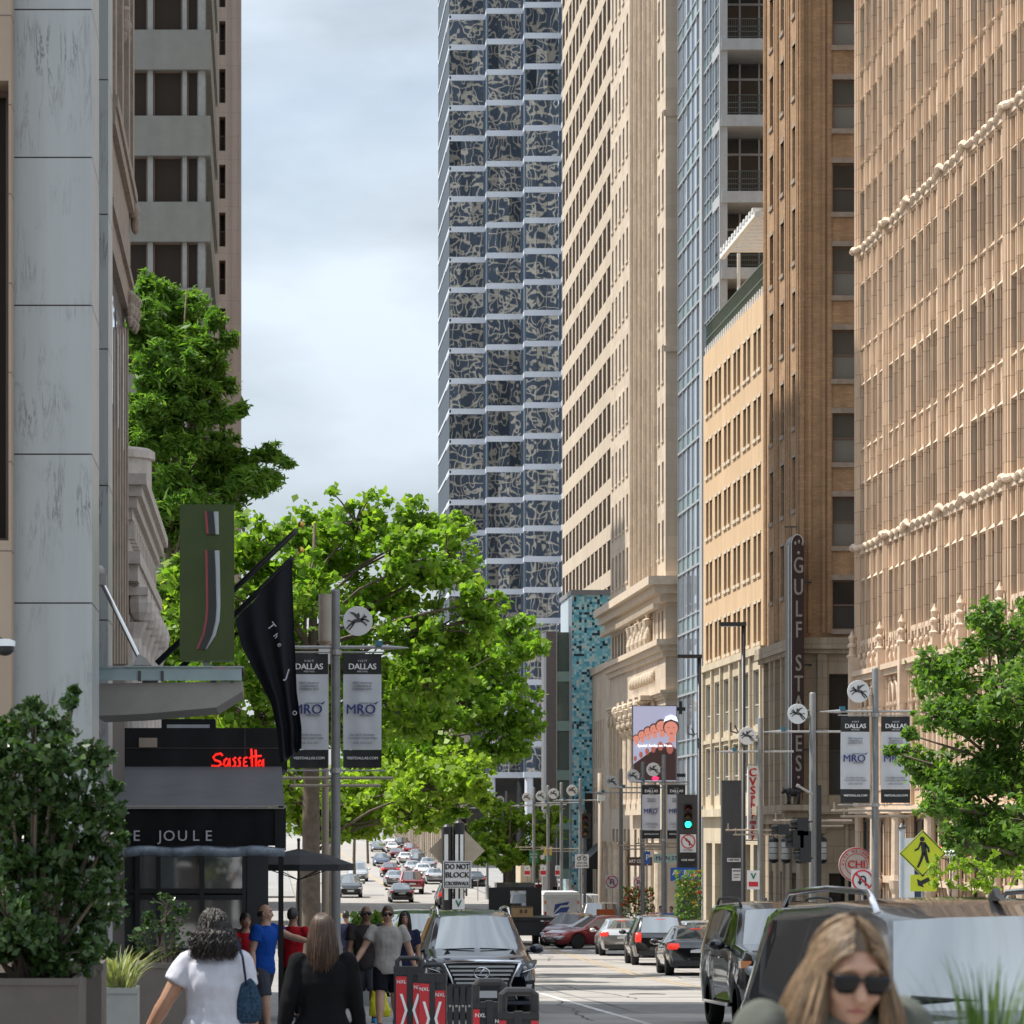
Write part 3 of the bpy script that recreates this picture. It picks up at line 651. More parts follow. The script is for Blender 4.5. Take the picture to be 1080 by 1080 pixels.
_wm = {}
def win_mesh(w, h, style, mats):
    key = (round(w, 3), round(h, 3), style, tuple(m.name for m in mats))
    if key in _wm: return _wm[key]
    mb = MB(); f = .06
    def frame(x0, x1, za, zb, t=f, y=0.0):
        mb.mi = 0
        mb.box(x0, x0 + t, y, y + .07, za, zb); mb.box(x1 - t, x1, y, y + .07, za, zb)
        mb.box(x0 + t, x1 - t, y, y + .07, za, za + t); mb.box(x0 + t, x1 - t, y, y + .07, zb - t, zb)
    def pane(x0, x1, za, zb, y=.04):
        mb.mi = 1; mb.quad((x0, y, za), (x1, y, za), (x1, y, zb), (x0, y, zb))
    if style == 'sash':
        frame(0, w, 0, h, .07); mb.box(.07, w - .07, -.01, .06, h * .5 - .04, h * .5 + .04)
        pane(.07, w - .07, .07, h * .5 - .04, .045); pane(.07, w - .07, h * .5 + .04, h - .07, .03)
    elif style == 'grid':
        frame(0, w, 0, h, .06); k = max(1, round(w / 1.1))
        for i in range(1, k): mb.mi = 0; mb.box(w * i / k - .035, w * i / k + .035, 0, .06, .06, h - .06)
        for i in range(k):
            a = .06 if i == 0 else w * i / k + .035; b = w - .06 if i == k - 1 else w * (i + 1) / k - .035
            pane(a, b, .06, h - .06)
    elif style == 'tall':
        frame(0, w, 0, h, .07); mb.box(.07, w - .07, 0, .06, h * .36, h * .36 + .07); mb.box(w / 2 - .03, w / 2 + .03, 0, .06, .07, h * .36)
        pane(.07, w - .07, .07, h * .36); pane(.07, w - .07, h * .36 + .07, h - .07)
    elif style == 'mirror':
        k = 3
        for i in range(1, k): mb.mi = 0; mb.box(w * i / k - .02, w * i / k + .02, .0, .05, 0, h)
        for i in range(k): pane(w * i / k + (.02 if i else 0), w * (i + 1) / k - (.02 if i < k - 1 else 0), 0, h)
    else:
        frame(0, w, 0, h, f); pane(f, w - f, f, h - f)
    me = mb.mesh('window', list(mats)); _wm[key] = me
    return me

class Wins:
    """collects a building's windows: the hundred that show largest become parts of their own, the rest one stuff part"""
    def __init__(s, root): s.root = root; s.items = []
    def add(s, X, ops, depth, style, mats, pick=None):
        for i, (a, b, za, zb) in enumerate(ops):
            mt = pick(i) if pick else mats
            s.items.append((X @ Matrix.Translation((a, depth, za)), win_mesh(b - a, zb - za, style, mt)))
    def done(s, limit=96, name='window'):
        loc = s.root.location
        def key(it):
            p = it[0].translation; d = max(p.y, 1)
            px = VX + (p.x) * F / d; py = VY - (p.z - CZ) * F / d
            return (0 if -10 < px < 1090 and -20 < py < 1000 else 1, d)
        s.items.sort(key=key)
        for X, me in s.items[:limit]:
            o = bpy.data.objects.new(name, me); link(o, s.root)
            o.matrix_local = Matrix.Translation(-loc) @ X
        rest = s.items[limit:]
        if rest:
            mats = []; mb = MB()
            for X, me in rest:
                idx = []
                for m in me.materials:
                    if m not in mats: mats.append(m)
                    idx.append(mats.index(m))
                o = len(mb.v)
                mb.v += [tuple(X @ v.co) for v in me.vertices]
                for p in me.polygons:
                    mb.f.append(tuple(i + o for i in p.vertices)); mb.m.append(idx[p.material_index])
            q = part(name, mb, mats, s.root); q['kind'] = 'stuff'
def FX(o, ang): return Matrix.Translation(o) @ Matrix.Rotation(R(ang), 4, 'Z')
def sides(mb, x0, x1, y0, y1, z0, z1, which):
    if 'w' in which: mb.quad((x0, y1, z0), (x0, y0, z0), (x0, y0, z1), (x0, y1, z1))
    if 'e' in which: mb.quad((x1, y0, z0), (x1, y1, z0), (x1, y1, z1), (x1, y0, z1))
    if 's' in which: mb.quad((x0, y0, z0), (x1, y0, z0), (x1, y0, z1), (x0, y0, z1))
    if 'n' in which: mb.quad((x1, y1, z0), (x0, y1, z0), (x0, y1, z1), (x1, y1, z1))
    if 't' in which: mb.quad((x0, y0, z1), (x1, y0, z1), (x1, y1, z1), (x0, y1, z1))
XR = 24.0

# ---- terracotta office building, right foreground
TERRA = MBLOCK('terracotta_blocks', (.55, .40, .28), (.63, .475, .34), (.27, .19, .13), .62, .92, .012, .6, .10, .5, .14, .25)
TERRA2 = M('terracotta_trim', (.62, .48, .36), .6, var=.14, vs=2, bump=.3, bs=6)
Y1, Y0 = 134.4, 94.6; wd = Y1 - Y0; zb = G(120) - .6; zt = 62.
ter = thing('terracotta_building', 'tall terracotta office block with ribbed piers and a gothic arcade, nearest on the right', 'building', (XR, 114, zb + .6))
X = FX((XR, Y1, 0), -90); Xb = FX((XR + .2, Y1, 0), -90)
mb = MB(); trim = MB(); wn = Wins(ter)
tops = [11.6, 15.5, 19.45, 23.5, 27.2, 30.9] + [30.9 + 3.75 * k for k in range(1, 8)]
rows = [(t - 2.35, t) for t in tops]
u = 0.; cols = []; piers = []; mull = []; k = 0
while u < wd - 3:
    n, w_, m_, tot = (4, .93, .40, 6.05) if k % 2 == 0 else (3, .80, .36, 4.35)
    piers.append(u); a = u + .95
    for i in range(n):
        cols.append((a, a + w_))
        if i < n - 1: mull.append((a + w_, a + w_ + m_))
        a += w_ + m_
    u += tot; k += 1
    if u + 6.2 > wd: piers.append(u); break
mb.xf = Xb
ops = facade(mb, wd, 8.1, zt, cols, rows, .05)
mb.xf = X
for p in piers:                      # major piers: stepped, with two slim ribs
    mb.box(p, p + .95, 0.07, .197, zb, zt); mb.box(p + .14, p + .81, .0, .068, zb, zt)
    mb.box(p + .28, p + .40, -.05, -.002, 9.4, zt); mb.box(p + .55, p + .67, -.05, -.002, 9.4, zt)
for a, b in mull: mb.box(a + .07, b - .07, .09, .197, 8.3, zt); mb.box((a + b) / 2 - .05, (a + b) / 2 + .05, .05, .088, 8.3, zt)
trim.xf = X
for a, b in cols:
    for za, zc in rows:
        trim.add([(a, .2, zc), (b, .2, zc), (b, .2, zc + .2), (a, .2, zc + .2), (a, .06, zc + .04), (b, .06, zc + .04)], [(4, 5, 2, 3), (0, 1, 5, 4), (0, 4, 3), (1, 2, 5)])       # sloping head over window
        zs = za - .06
        trim.add([(a, .2, zs - .18), (b, .2, zs - .18), (b, .2, zs), (a, .2, zs), (a, .06, zs - .14), (b, .06, zs - .14)], [(4, 5, 2, 3), (0, 1, 5, 4), (0, 4, 3), (1, 2, 5)])     # sloping sill
        mb.box((a + b) / 2 - .06, (a + b) / 2 + .06, .13, .197, zs - 1.28, zs - .2)
for zc in (12.97, 24.97, 45.6):       # rope mouldings
    n = int(wd / .2); pts = []; rad = []
    for i in range(n + 1):
        q = i * .2; near = min([abs(q - p - .47) for p in piers])
        pts.append((q, .04 - (.10 if near < .55 else 0), zc + .06 * math.sin(q * 6.3) + (.07 if near < .5 else 0)))
        rad.append(.10 + .025 * math.sin(q * 6.3 + 1.5) + (.03 if near < .5 else 0))
    trim.tube(pts, rad, 8)
    trim.box(0, wd, .05, .194, zc - .26, zc - .06)
# gothic arcade belt with finials
trim.box(0, wd, -.22, .18, 7.82, 8.02); trim.box(0, wd, -.1, .18, 7.6, 7.82)
mb.box(0, wd, .199, .6, 2.6, 8.1)
rr = random.Random(4)
for p in piers:
    c = p + .47
    trim.box(c - .2, c + .2, -.3, .1, 6.4, 8.6); trim.lathe((c, -.18, 8.6), [(.2, 0), (.22, .08), (.13, .14), (.11, .38), (.18, .44), (.18, .52), (.08, .6), (.12, .72), (.15, .82), (.07, .95), (.01, 1.1)], 8)
    trim.lathe((c, -.15, 6.4), [(.06, -1.0), (.12, -.75), (.1, -.6), (.18, -.3), (.2, 0)], 8)
    trim.tube([(c, 0, 2.6), (c, 0, 6.2)], .14, 8)
for a, b in zip(piers[:-1], piers[1:]):
    n = 5 if b - a > 5 else 4; st = (b - a - .95) / n
    for i in range(n + 1):
        c = a + .95 + i * st
        trim.tube([(c, .1, 3.4), (c, .1, 6.4)], .075, 6); trim.lathe((c, .1, 6.35), [(.08, 0), (.14, .1), (.14, .2)], 6)
        trim.box(c - .06, c + .06, -.04, .18, 8.02, 8.5); trim.ball((c, .05, 8.6), .09, .09, .13, 8, 5)
        if i < n:
            A = [(c + st * t, .1, 6.5 + .85 * (1 - abs(2 * t - 1) ** 2.2)) for t in (0, .12, .25, .38, .5, .62, .75, .88, 1)]
            trim.tube(A, .06, 6); trim.ball((c + st / 2, .08, 7.45), .09, .09, .11, 8, 5)
            trim.ball((c + st * .5, .06, 8.3), .13, .08, .15, 8, 5)
            mb.box(c + .1, c + st - .1, .15, .247, 3.2, 3.9)
    for t in range(9):                 # little pierced parapet above the ledge
        c = a + 1. + (b - a - 1.) * t / 8; trim.box(c - .1, c + .1, .06, .196, 8.75 + .14 * (t % 2), 9.1 + .14 * (t % 2))
    trim.box(a + .95, b, .08, .19, 9.1, 9.24)
# ground floor: arched shopfronts between piers and slim columns
PINK = M('pink_column_stone', (.46, .33, .26), .5, var=.2, vs=3)
for a, b in zip(piers[:-1], piers[1:]):
    trim.lathe((b + .47, -.35, -.2), [(.26, 0), (.22, .2), (.2, 2.3), (.3, 2.45), (.34, 2.6)], 10)
    trim.lathe((b + .47, -.35, zb + .5), [(.3, 0), (.3, .4), (.21, .55), (.19, 2.4), (.27, 2.6), (.32, 2.9)], 10)
mb.box(0, wd, .05, .596, 2.2, 2.6)
trim.box(0, wd, -.25, .5, 2.3, 2.55); trim.box(0, wd, -.12, .5, -.35, -.1)
mb.xf = None
sides(mb, XR + .2, XR + 26, Y0, Y1, zb, zt, 'nset')
mb.quad((XR + .3, Y1, zb), (XR + .3, Y0, zb), (XR + .3, Y0, 2.6), (XR + .3, Y1, 2.6))
part('wall', mb, TERRA, ter); part('terracotta_ornament', trim, TERRA2, ter, smooth=False)
wn.add(Xb, ops, .045, 'plain', None, pick=lambda i: (FRAME_B, BLIND if (i * 13) % 11 < 2 else GLASS_B)); wn.done()
sh = MB(); sh.xf = Xb
for i, (a, b) in enumerate(zip(piers[:-1], piers[1:])):
    o = win_mesh(b - a - 1.2, 2.0, 'grid', (FRAME_D, GLASS)); q = bpy.data.objects.new('shop_window', o); link(q, ter); q.matrix_local = Matrix.Translation(-ter.location) @ Xb @ Matrix.Translation((a + 1.1, .0, -2.6))
    o = win_mesh(b - a - 1.2, 2.1, 'grid', (FRAME_D, GLASS)); q = bpy.data.objects.new('shop_window', o); link(q, ter); q.matrix_local = Matrix.Translation(-ter.location) @ Xb @ Matrix.Translation((a + 1.1, .0, -.05))

# ---- brown brick tower
BRICK = MBLOCK('brown_brick', (.34, .195, .098), (.44, .265, .135), (.29, .21, .14), .3, .1, .014, .85, .16, .8, .18, .3)
STONE_T = MBLOCK('tan_base_stone', (.36, .29, .21), (.41, .335, .245), (.2, .16, .115), 1.5, .75, .012, .75, .12, .8, .25, .2)
SILL = M('weathered_sill_stone', (.30, .24, .19), .75, var=.2)
g0 = G(150) - .5; H = 64.
bt = thing('brick_tower', 'narrow brown brick tower with sash windows, between the terracotta and peach blocks', 'building', (XR, 148, g0 + .5))
mb = MB(); st = MB(); wn = Wins(bt)
X = FX((XR, 158.3, 0), -90); mb.xf = X; st.xf = X
wcol = [(1.55, 2.6), (4.8, 5.8), (8.2, 9.15)]
rows = [(30.95 + 3.72 * k, 33.3 + 3.72 * k) for k in range(-5, 9)]
mb.xf = X
ops = facade(mb, 10.3, 9.9, H, wcol, rows, .12)
for a in (0.0, .45, 3.2, 3.65, 4.1, 6.4, 6.9, 7.4, 9.55, 9.95): mb.box(a, a + .22, -.08, -.003, 10.4, H)
mb.mi = 1
for a, b, za, zb_ in ops: mb.box(a - .05, b + .05, -.07, .1, za - .18, za); mb.box(a - .03, b + .03, -.03, .1, zb_, zb_ + .16)
mb.mi = 0; wn.add(X, ops, .1, 'sash', None, pick=lambda i: (FRAME_B, BLIND if (i * 5) % 7 < 3 else GLASS_B))
X2 = FX((XR, 148, 0), 0); mb.xf = X2; st.xf = X2
r2 = [(32.9 + 3.72 * k, 35.1 + 3.72 * k) for k in range(-6, 8)]
c2 = [(1.46, 2.76), (4.2, 5.5), (7, 8.3)]
o2 = facade(mb, 12, 9.9, H, c2, r2, .3)
for a, b in ((0.0, .18), (.36, .50), (.98, 1.12), (1.22, 1.4)): mb.box(a, b, -.08, -.003, 10.4, H)
mb.mi = 1
for a, b, za, zc in o2: mb.box(a - .08, b + .08, -.12, .12, za - .22, za); mb.box(a - .08, b + .08, -.06, .12, zc, zc + .24)
mb.mi = 0
wn.add(X2, o2, .26, 'sash', None, pick=lambda i: (FRAME_B, BLIND if (i * 7) % 5 else GLASS))
# stone base
for Xq, wq in ((X, 10.3), (X2, 12)):
    st.xf = Xq
    tall = [(1.2, 2.5), (4.6, 5.9), (8.0, 9.3)] if wq < 11 else [(1.3, 3.1), (4.6, 6.4), (8, 9.8)]
    oo = facade(st, wq, g0, 9.9, tall, [(g0 + .6, -.3), (3.2, 8.6)], .45)
    wn.add(Xq, oo, .4, 'tall', (FRAME_D, GLASS))
    st.box(-.2, wq, -.3, 0, 9.5, 9.9); st.box(-.35, wq, -.45, -.302, 9.7, 10.2); st.box(-.4, wq, -.55, 0, 2.35, 2.75); st.box(-.2, wq, -.3, -.003, 1.9, 2.35)
    for a, b in tall: st.box(a - .55, a - .12, -.22, -.003, 2.75, 9.5); st.box(b + .12, b + .55, -.22, -.003, 2.75, 9.5)
    for a in range(0, int(wq), 2): st.box(a, a + .14, -.12, -.003, g0, 1.9)
st.xf = X2; st.lathe((.95, -.02, 2.0 - .1), [(.42, -.1), (.42, -.02)], 20, 'y'); st.lathe((.95, -.02, 1.9), [(.3, -.16), (.3, -.1)], 20, 'y')
mb.xf = None
sides(mb, XR, XR + 12, 148, 158.3, g0, H, 'net')
st.xf = None; st.box(22.85, 24.2, 146.0, 147.44, 2.5, 2.75); st.box(23.1, 24.1, 146.4, 147.44, 2.2, 2.498); part('wall', mb, [BRICK, SILL], bt); part('stone_base', st, STONE_T, bt); wn.done()

# ---- peach block with roof terrace
PEACH = MBLOCK('peach_stucco', (.57, .40, .24), (.60, .425, .26), (.47, .32, .19), 3.45, 3.3, .01, .8, .06, .6, .1, .1, 0, 0.)
CREAM = MBLOCK('cream_stone', (.53, .45, .33), (.57, .485, .36), (.36, .3, .215), 3.45, 1.2, .012, .75, .08, .7, .16, .2, 0, 0.)
g0 = G(168) - .5
pb = thing('peach_building', 'peach stucco block with paired slot windows and a railed roof terrace', 'building', (XR, 168, g0 + .5))
mb = MB(); st = MB(); wn = Wins(pb); Yf = 180.3; X = FX((XR, Yf, 0), -90); wd = Yf - 158.4
mb.xf = X; st.xf = X
cols = []
for k in range(6):
    c = 2.3 + 3.45 * k
    cols += [(c - 1.22, c - .2), (c + .2, c + 1.22)]
rows = [(23.9 - 3.3 * k, 25.8 - 3.3 * k) for k in (4, 3, 2, 1, 0)]
ops = facade(mb, wd, 10.4, 27.3, cols, rows, .3)
mb.mi = 1
for a, b, za, zc in ops: mb.box(a - .06, b + .06, -.08, .12, za - .17, za); mb.box(a - .03, b + .03, -.04, .1, zc, zc + .14)
wn.add(X, ops, .28, 'plain', (FRAME_B, GLASS_B))
mb.mi = 2
for i in range(28): a = .4 + i * (wd - .8) / 27; mb.box(a - .09, a + .09, .05, .25, 27.3, 27.75)
mb.mi = 0
cols2 = [(2.3 + 3.45 * k - 1.3, 2.3 + 3.45 * k + 1.3) for k in range(6)]
lo = MB(); lo.xf = X
o2 = facade(lo, wd, 2.7, 10.4, cols2, [(3.4, 5.97), (6.7, 9.4)], .14)
lo.box(0, wd, -.2, -.003, 10.1, 10.45); lo.box(0, wd, -.1, -.003, 6.2, 6.4)
for k in range(7): lo.box(.4 + 3.45 * k, .75 + 3.45 * k, -.15, -.003, 2.9, 10.1)
wn.add(X, o2, .1, 'tall', (FRAME_L, BLIND))
lo.box(-.2, wd, -.35, -.003, 2.3, 2.7)
o3 = facade(lo, wd, g0, 2.7, [(1.1 + 3.45 * k, 3.5 + 3.45 * k) for k in range(6)], [(g0 + .6, .9)], .6)
wn.add(X, o3, .5, 'grid', (FRAME_D, GLASS))
mb.xf = lo.xf = None
sides(mb, XR, XR + 14, 158.4, Yf, 10.4, 27.3, 'snet'); sides(lo, XR, XR + 14, 158.4, Yf, g0, 10.4, 'sne')
part('wall', mb, [PEACH, M('pale_sill', (.6, .5, .38), .7), PAINTW], pb); part('lower_wall', lo, CREAM, pb, label='cream stone lower storeys with tall windows')
wn.done()
rl2 = MB(); rl2.xf = X
for zz in (28.9, 28.15): rl2.box(.2, wd, .1, .16, zz, zz + .06)
for i in range(120): a = .2 + i * (wd - .3) / 119; rl2.box(a - .012, a + .012, .12, .145, 27.6, 28.9)
part('railing', rl2, M('green_grey_rail', (.10, .13, .10), .5), pb)
pg = MB()
for i in range(12): y = 158.9 + i * .98; pg.box(XR - .5, XR + 4.5, y, y + .36, 31.2, 31.42)
pg.box(XR - .45, XR - .2, 158.6, 170.6, 30.95, 31.197); pg.box(XR + 4.3, XR + 4.5, 158.6, 170.6, 30.95, 31.197)
for y in (158.8, 170.2): pg.box(XR + .4, XR + .55, y, y + .15, 27.3, 31.197); pg.box(XR + 4.3, XR + 4.5, y, y + .2, 27.3, 30.94)
part('pergola', pg, PAINTW, pb)

# ---- glass apartment tower behind the terrace
g0 = G(186) - .5; Xg = 24.55
gt = thing('glass_apartment_tower', 'pale glass apartment tower with stacked balconies, rising behind the peach block', 'building', (Xg, 186, g0 + .5))
FR_G = M('silver_mullion', (.42, .44, .46), .4, metal=.3, var=.05)
SPAN = M('spandrel_glass_pale', (.22, .30, .32), .15, var=.1, spec=.7)
mb = MB(); gl = MB(); X = FX((Xg, 195.6, 0), -90); Ht = 66.
fl = [27.2 + 4.07 * k for k in range(0, 10)]
lows = [2.3 + 3.56 * k for k in range(0, 7)]
for (u0, u1, zs, nm) in ((0, 10.6, lows + fl, 5), (11.6, 18.3, fl, 6)):
    for i, z in enumerate(zs):
        z2 = zs[i + 1] if i + 1 < len(zs) else Ht
        pn = MB(); pn.xf = X
        for k in range(nm):
            a = u0 + (u1 - u0) * k / nm; b = u0 + (u1 - u0) * (k + 1) / nm
            pn.mi = 0; pn.quad((a + .04, .05, z + .95), (b - .04, .05, z + .95), (b - .04, .05, z2 - .08), (a + .04, .05, z2 - .08))
            pn.mi = 2; pn.quad((a + .04, .05, z + .08), (b - .04, .05, z + .08), (b - .04, .05, z + .9), (a + .04, .05, z + .9))
            pn.mi = 1; pn.box(a - .04, a + .04, -.03, .1, z, z2)
        pn.box(u0, u1, -.04, .1, z - .06, z + .06); pn.box(u0, u1, -.02, .1, z + .88, z + .96)
        if z2 - z > 3.8: pn.box(u0, u1, -.02, .1, z + 2.4, z + 2.46)
        part('window', pn, [SKYGLASS, FR_G, SPAN], gt)
CONC_L = M('light_concrete_panel', (.40, .41, .42), .6, var=.08, streak=.1)
mb.xf = X; mb.box(10.6, 11.6, -.15, .4, g0, Ht); mb.box(18.3, 18.55, -.12, .3, 27.3, Ht)
mb.xf = None
mb.box(Xg + .15, Xg + 20, 180.4, 195.6, g0, Ht)
mb.box(Xg + 4.6, Xg + 20, 177.2, 180.4, 27.3, Ht)
part('wall', mb, CONC_L, gt)
inn = MB(); fr = MB()                    # recessed balcony bays facing the camera
for i, z in enumerate(fl):
    z2 = z + 4.07
    wv = MB(); wv.mi = 0; wv.box(Xg + .3, Xg + 2.4, 180.2, 180.3, z + .4, z2 - 1.2); wv.box(Xg + .3, Xg + 2.4, 180.2, 180.3, z2 - 1.1, z2 - .35); wv.box(Xg + 2.5, Xg + 4.4, 180.2, 180.3, z + .4, z2 - .35)
    wv.mi = 1
    for a in (Xg + .2, Xg + 1.35, Xg + 2.4, Xg + 3.4, Xg + 4.45): wv.box(a, a + .1, 180.12, 180.35, z + .3, z2 - .3)
    wv.box(Xg + .2, Xg + 4.5, 180.1, 180.35, z2 - 1.22, z2 - 1.1); part('window', wv, [GLASS, FR_G], gt)
    b = MB(); b.box(Xg - .05, Xg + 3.1, 176.9, 180.38, z - .28, z + .32); part('balcony_slab', b, CONC_L, gt)
    r = MB()
    for zz in (1.42, .9, .55, .2): r.box(Xg, Xg + 3.0, 177.2, 177.25, z + .32 + zz * .78, z + .36 + zz * .78); r.box(Xg, Xg + .05, 177.2, 180.1, z + .32 + zz * .78, z + .36 + zz * .78)
    for k in range(4): r.box(Xg + k * .99, Xg + k * .99 + .05, 177.18, 177.23, z + .32, z + 1.47)
    for k in range(26): r.box(Xg + .06 + k * .115, Xg + .072 + k * .115, 177.21, 177.23, z + .32, z + 1.42)
    part('balcony_railing', r, M('dark_rail', (.10, .12, .11), .45, metal=.3), gt)

# ---- classical stone tower with carved front
LIME = MBLOCK('limestone', (.52, .425, .33), (.60, .50, .39), (.42, .34, .26), 1.4, .7, .008, .7, .07, .5, .12, .15)
LIMET = M('limestone_carving', (.57, .47, .36), .7, var=.18, vs=2.5, bump=.4, bs=5)
Y1, Y0 = 228.3, 197.2; wd = Y1 - Y0; g0 = G(212) - .5; H = 78.
cb = thing('classical_stone_tower', 'cream limestone tower with heavy cornice, carved figures and fluted columns', 'building', (XR, 212, g0 + .5))
X = FX((XR, Y1, 0), -90); mb = MB(); tr = MB(); wn = Wins(cb)
mb.xf = X; tr.xf = X
cols = [(.9 + 2.25 * k, 1.95 + 2.25 * k) for k in range(6)] + [(14.9 + 2.45 * k, 16.1 + 2.45 * k) for k in range(5)] + [(27.4, 28.3), (29.3, 30.2)]
rows = [(17.9 + 3.5 * k, 20.1 + 3.5 * k) for k in range(0, 17)]
ops = facade(mb, wd, 16.6, H, cols, rows, .14)
for i in range(6): c = 14.2 + 2.45 * i; mb.box(c - .28, c + .28, -.2, -.003, 16.6, H - 2); tr.box(c - .1, c + .1, -.27, -.202, 16.6, H - 3)
for k in range(17):
    z = 17.9 + 3.5 * k
    for i in range(5): c = 15.5 + 2.45 * i; tr.box(c - .55, c + .55, -.06, .1, z - .9, z - .2)
for a, b, za, zc in ops: tr.box(a - .05, b + .05, -.09, .1, za - .15, za)
wn.add(X, ops, .12, 'plain', None, pick=lambda i: (FRAME_B, BLIND if (i * 11) % 7 < 3 else GLASS_B))
def cornice(z, out, h, n=3):
    for i in range(n):
        o = out * (i + 1) / n; tr.box(-.3, wd + o, -o, .1, z - h + h * i / n, z - h + h * (i + 1) / n)
X1 = FX((XR, Y0, 0), 0)
cornice(16.6, 1.15, 1.5); cornice(12.9, .6, 1.0); cornice(9.9, .35, .5)
for i in range(60): tr.box(.2 + i * .52, .46 + i * .52, -.75, -.385, 14.75, 15.05)
tr.xf = X1
for z, o, h in ((16.6, 1.15, 1.5), (12.9, .6, 1.0), (9.9, .35, .5)):
    for i in range(3): q = o * (i + 1) / 3; tr.box(.102, 4, -q, -.003, z - h + h * i / 3, z - h + h * (i + 1) / 3)
tr.xf = X
# attic storey 12.9..15, frieze, tall storey 3.5..9.5
lw = MB(); lw.xf = X
att = [(1.0 + 1.9 * k, 2.1 + 1.9 * k) for k in range(7)] + [(27.4, 28.2), (29.2, 30.)]
o1 = facade(lw, wd, 12.4, 15.2, att, [(12.95, 14.7)], .2)
for i, c in enumerate((15.2, 17.5, 19.8, 22.1, 24.4)):       # carved standing figures between attic windows
    tr.lathe((c, -.25, 12.95), [(.34, 0), (.38, .35), (.26, .8), (.36, 1.2), (.4, 1.5), (.17, 1.62), (.2, 1.8), (.19, 1.98), (.05, 2.1)], 9)
    tr.ball((c + .4, -.3, 13.6 + .2 * (i % 2)), .2, .18, .45, 8, 6); tr.ball((c - .38, -.3, 13.3), .16, .16, .5, 8, 6)
    lw.box(c + .75, c + 1.55, -.06, -.003, 12.95, 14.8)
tall = [(1.2 + 2.35 * k, 2.5 + 2.35 * k) for k in range(5)] + [(14.5, 15.9), (17.6, 19.0), (20.7, 22.1), (23.8, 25.2)] + [(27.8, 29.6)]
o2 = facade(lw, wd, 2.5, 12.4, tall, [(4.3, 8.9)], .2)
o3 = facade(lw, wd, g0, 2.5, tall, [(g0 + .8, 1.6)], .6)
for i in range(16): tr.ball((13.9 + i * .78, -.12, 10.9 + .1 * (i % 2)), .25, .2, .35, 8, 6)       # carved frieze
tr.box(13.6, 26.6, -.5, -.003, 2.5, 3.2)
for c in (13.9, 16.8, 19.9, 22.95, 26.1):                     # engaged columns with leafy capitals and projecting busts
    tr.lathe((c, -.35, 3.2), [(.42, 0), (.36, .3), (.34, 4.2), (.42, 4.35)], 12)
    for q in range(3):
        tr.lathe((c, -.45 - .16 * q, 7.55 + .62 * q), [(.36 + .08 * q, 0), (.5 + .06 * q, .3), (.34, .42), (.44 + .05 * q, .6)], 9)
    for q in range(5): tr.ball((c - .5 + .25 * q, -.85, 8.2 + .5 * (q % 3)), .2, .22, .26, 8, 6)
    tr.ball((c, -1.15, 9.2), .26, .26, .32, 8, 6); tr.box(c - .6, c + .6, -1.0, -.003, 9.45, 9.75)
for c in (2.2 + 2.35 * k - 1.5 for k in range(6)): tr.box(c, c + .3, -.2, -.003, 3., 9.4); tr.ball((c + .15, -.25, 8.9), .2, .15, .4, 8, 6)
for c in (.6, 4.0, 7.5, 11.0, 26.9, 30.4): tr.lathe((c, -.25, g0), [(.5, 0), (.5, .8), (.38, 1.), (.34, 4.8), (.5, 5.3)], 12)
wn.add(X, o1 + o2 + o3, .18, 'tall', (FRAME_D, GLASS))
mb.xf = lw.xf = tr.xf = None
sides(mb, XR, XR + 20, Y0, Y1, 16.6, H, 'snet'); sides(lw, XR, XR + 20, Y0, Y1, g0, 16.6, 'sne')
lw.quad((XR, Y1, 15.2), (XR, Y0, 15.2), (XR, Y0, 16.6), (XR, Y1, 16.6))
for z in (60.0, 44., 30.): tr.box(XR - .15, XR + 20, Y0 - .12, Y0 - .003, z, z + .35)
part('wall', mb, LIME, cb); part('lower_wall', lw, LIME, cb); part('carved_trim', tr, LIMET, cb); wn.done()

# ---- low cream building beside it
g0 = G(236) - .5
lb = thing('low_stone_building', 'plain low cream stone building with slit windows, between the classical tower and the mosaic block', 'building', (XR, 235, g0 + .5))
mb = MB(); wn = Wins(lb); X = FX((XR, 240.8, 0), -90); mb.xf = X
op = facade(mb, 12.3, g0, 13.2, [(1.2 + 1.5 * k, 1.75 + 1.5 * k) for k in range(5)], [(g0 + .7, .4), (2.0, 4.6), (5.9, 9.3)], .3)
wn.add(X, op, .25, 'plain', (FRAME_D, GLASS)); mb.box(-.15, 12.3, -.15, -.003, 12.7, 13.2)
mb.xf = None; sides(mb, XR, XR + 8, 228.5, 240.8, g0, 13.2, 'snet')
part('wall', mb, LIME, lb); wn.done()
aw = MB(); aw.prism([(XR - 2.0, -1.2), (XR - .02, .6), (XR - .02, -1.2)], 231.5, 237.5, 'xz'); part('awning', aw, BLACK, lb)

# ---- banded high-rise behind
BAND = MBLOCK('banded_precast', (.49, .40, .305), (.51, .42, .32), (.38, .31, .24), 3, 3.4, .01, .75, .05, .4, .12, .05)
BROWNFIN = M('brown_fin', (.20, .155, .12), .7, var=.1)
nb = thing('banded_high_rise', 'beige high rise with continuous brown window bands and close vertical fins', 'building', (26, 266, -2))
Y1, Y0, x1 = 287., 246.4, 78.; H = 172.; mb = MB(); fn = MB()
z = -6; fh = 3.42
mb.box(26.15, x1 - .15, Y0 + .15, Y1 - .15, -5, H)
nfl = int((166 + 3) / fh)
for k in range(nfl):
    z = -3 + fh * k
    mb.box(26, x1, Y0, Y1, z + 2.25, z + fh)
    b = MB(); b.box(26.05, x1 - .05, Y0 + .05, Y1 - .05, z, z + 2.25); b.mi = 1; b.box(26.7, x1 - .7, Y1 + .002, Y1 + .03, z - .26, z + 2.46)
    part('window_band', b, [M('brown_band_glass', (.05, .04, .034), .6, var=.15, spec=0), M('navy_band_glass', (.05, .06, .078), .4, var=.2)], nb)
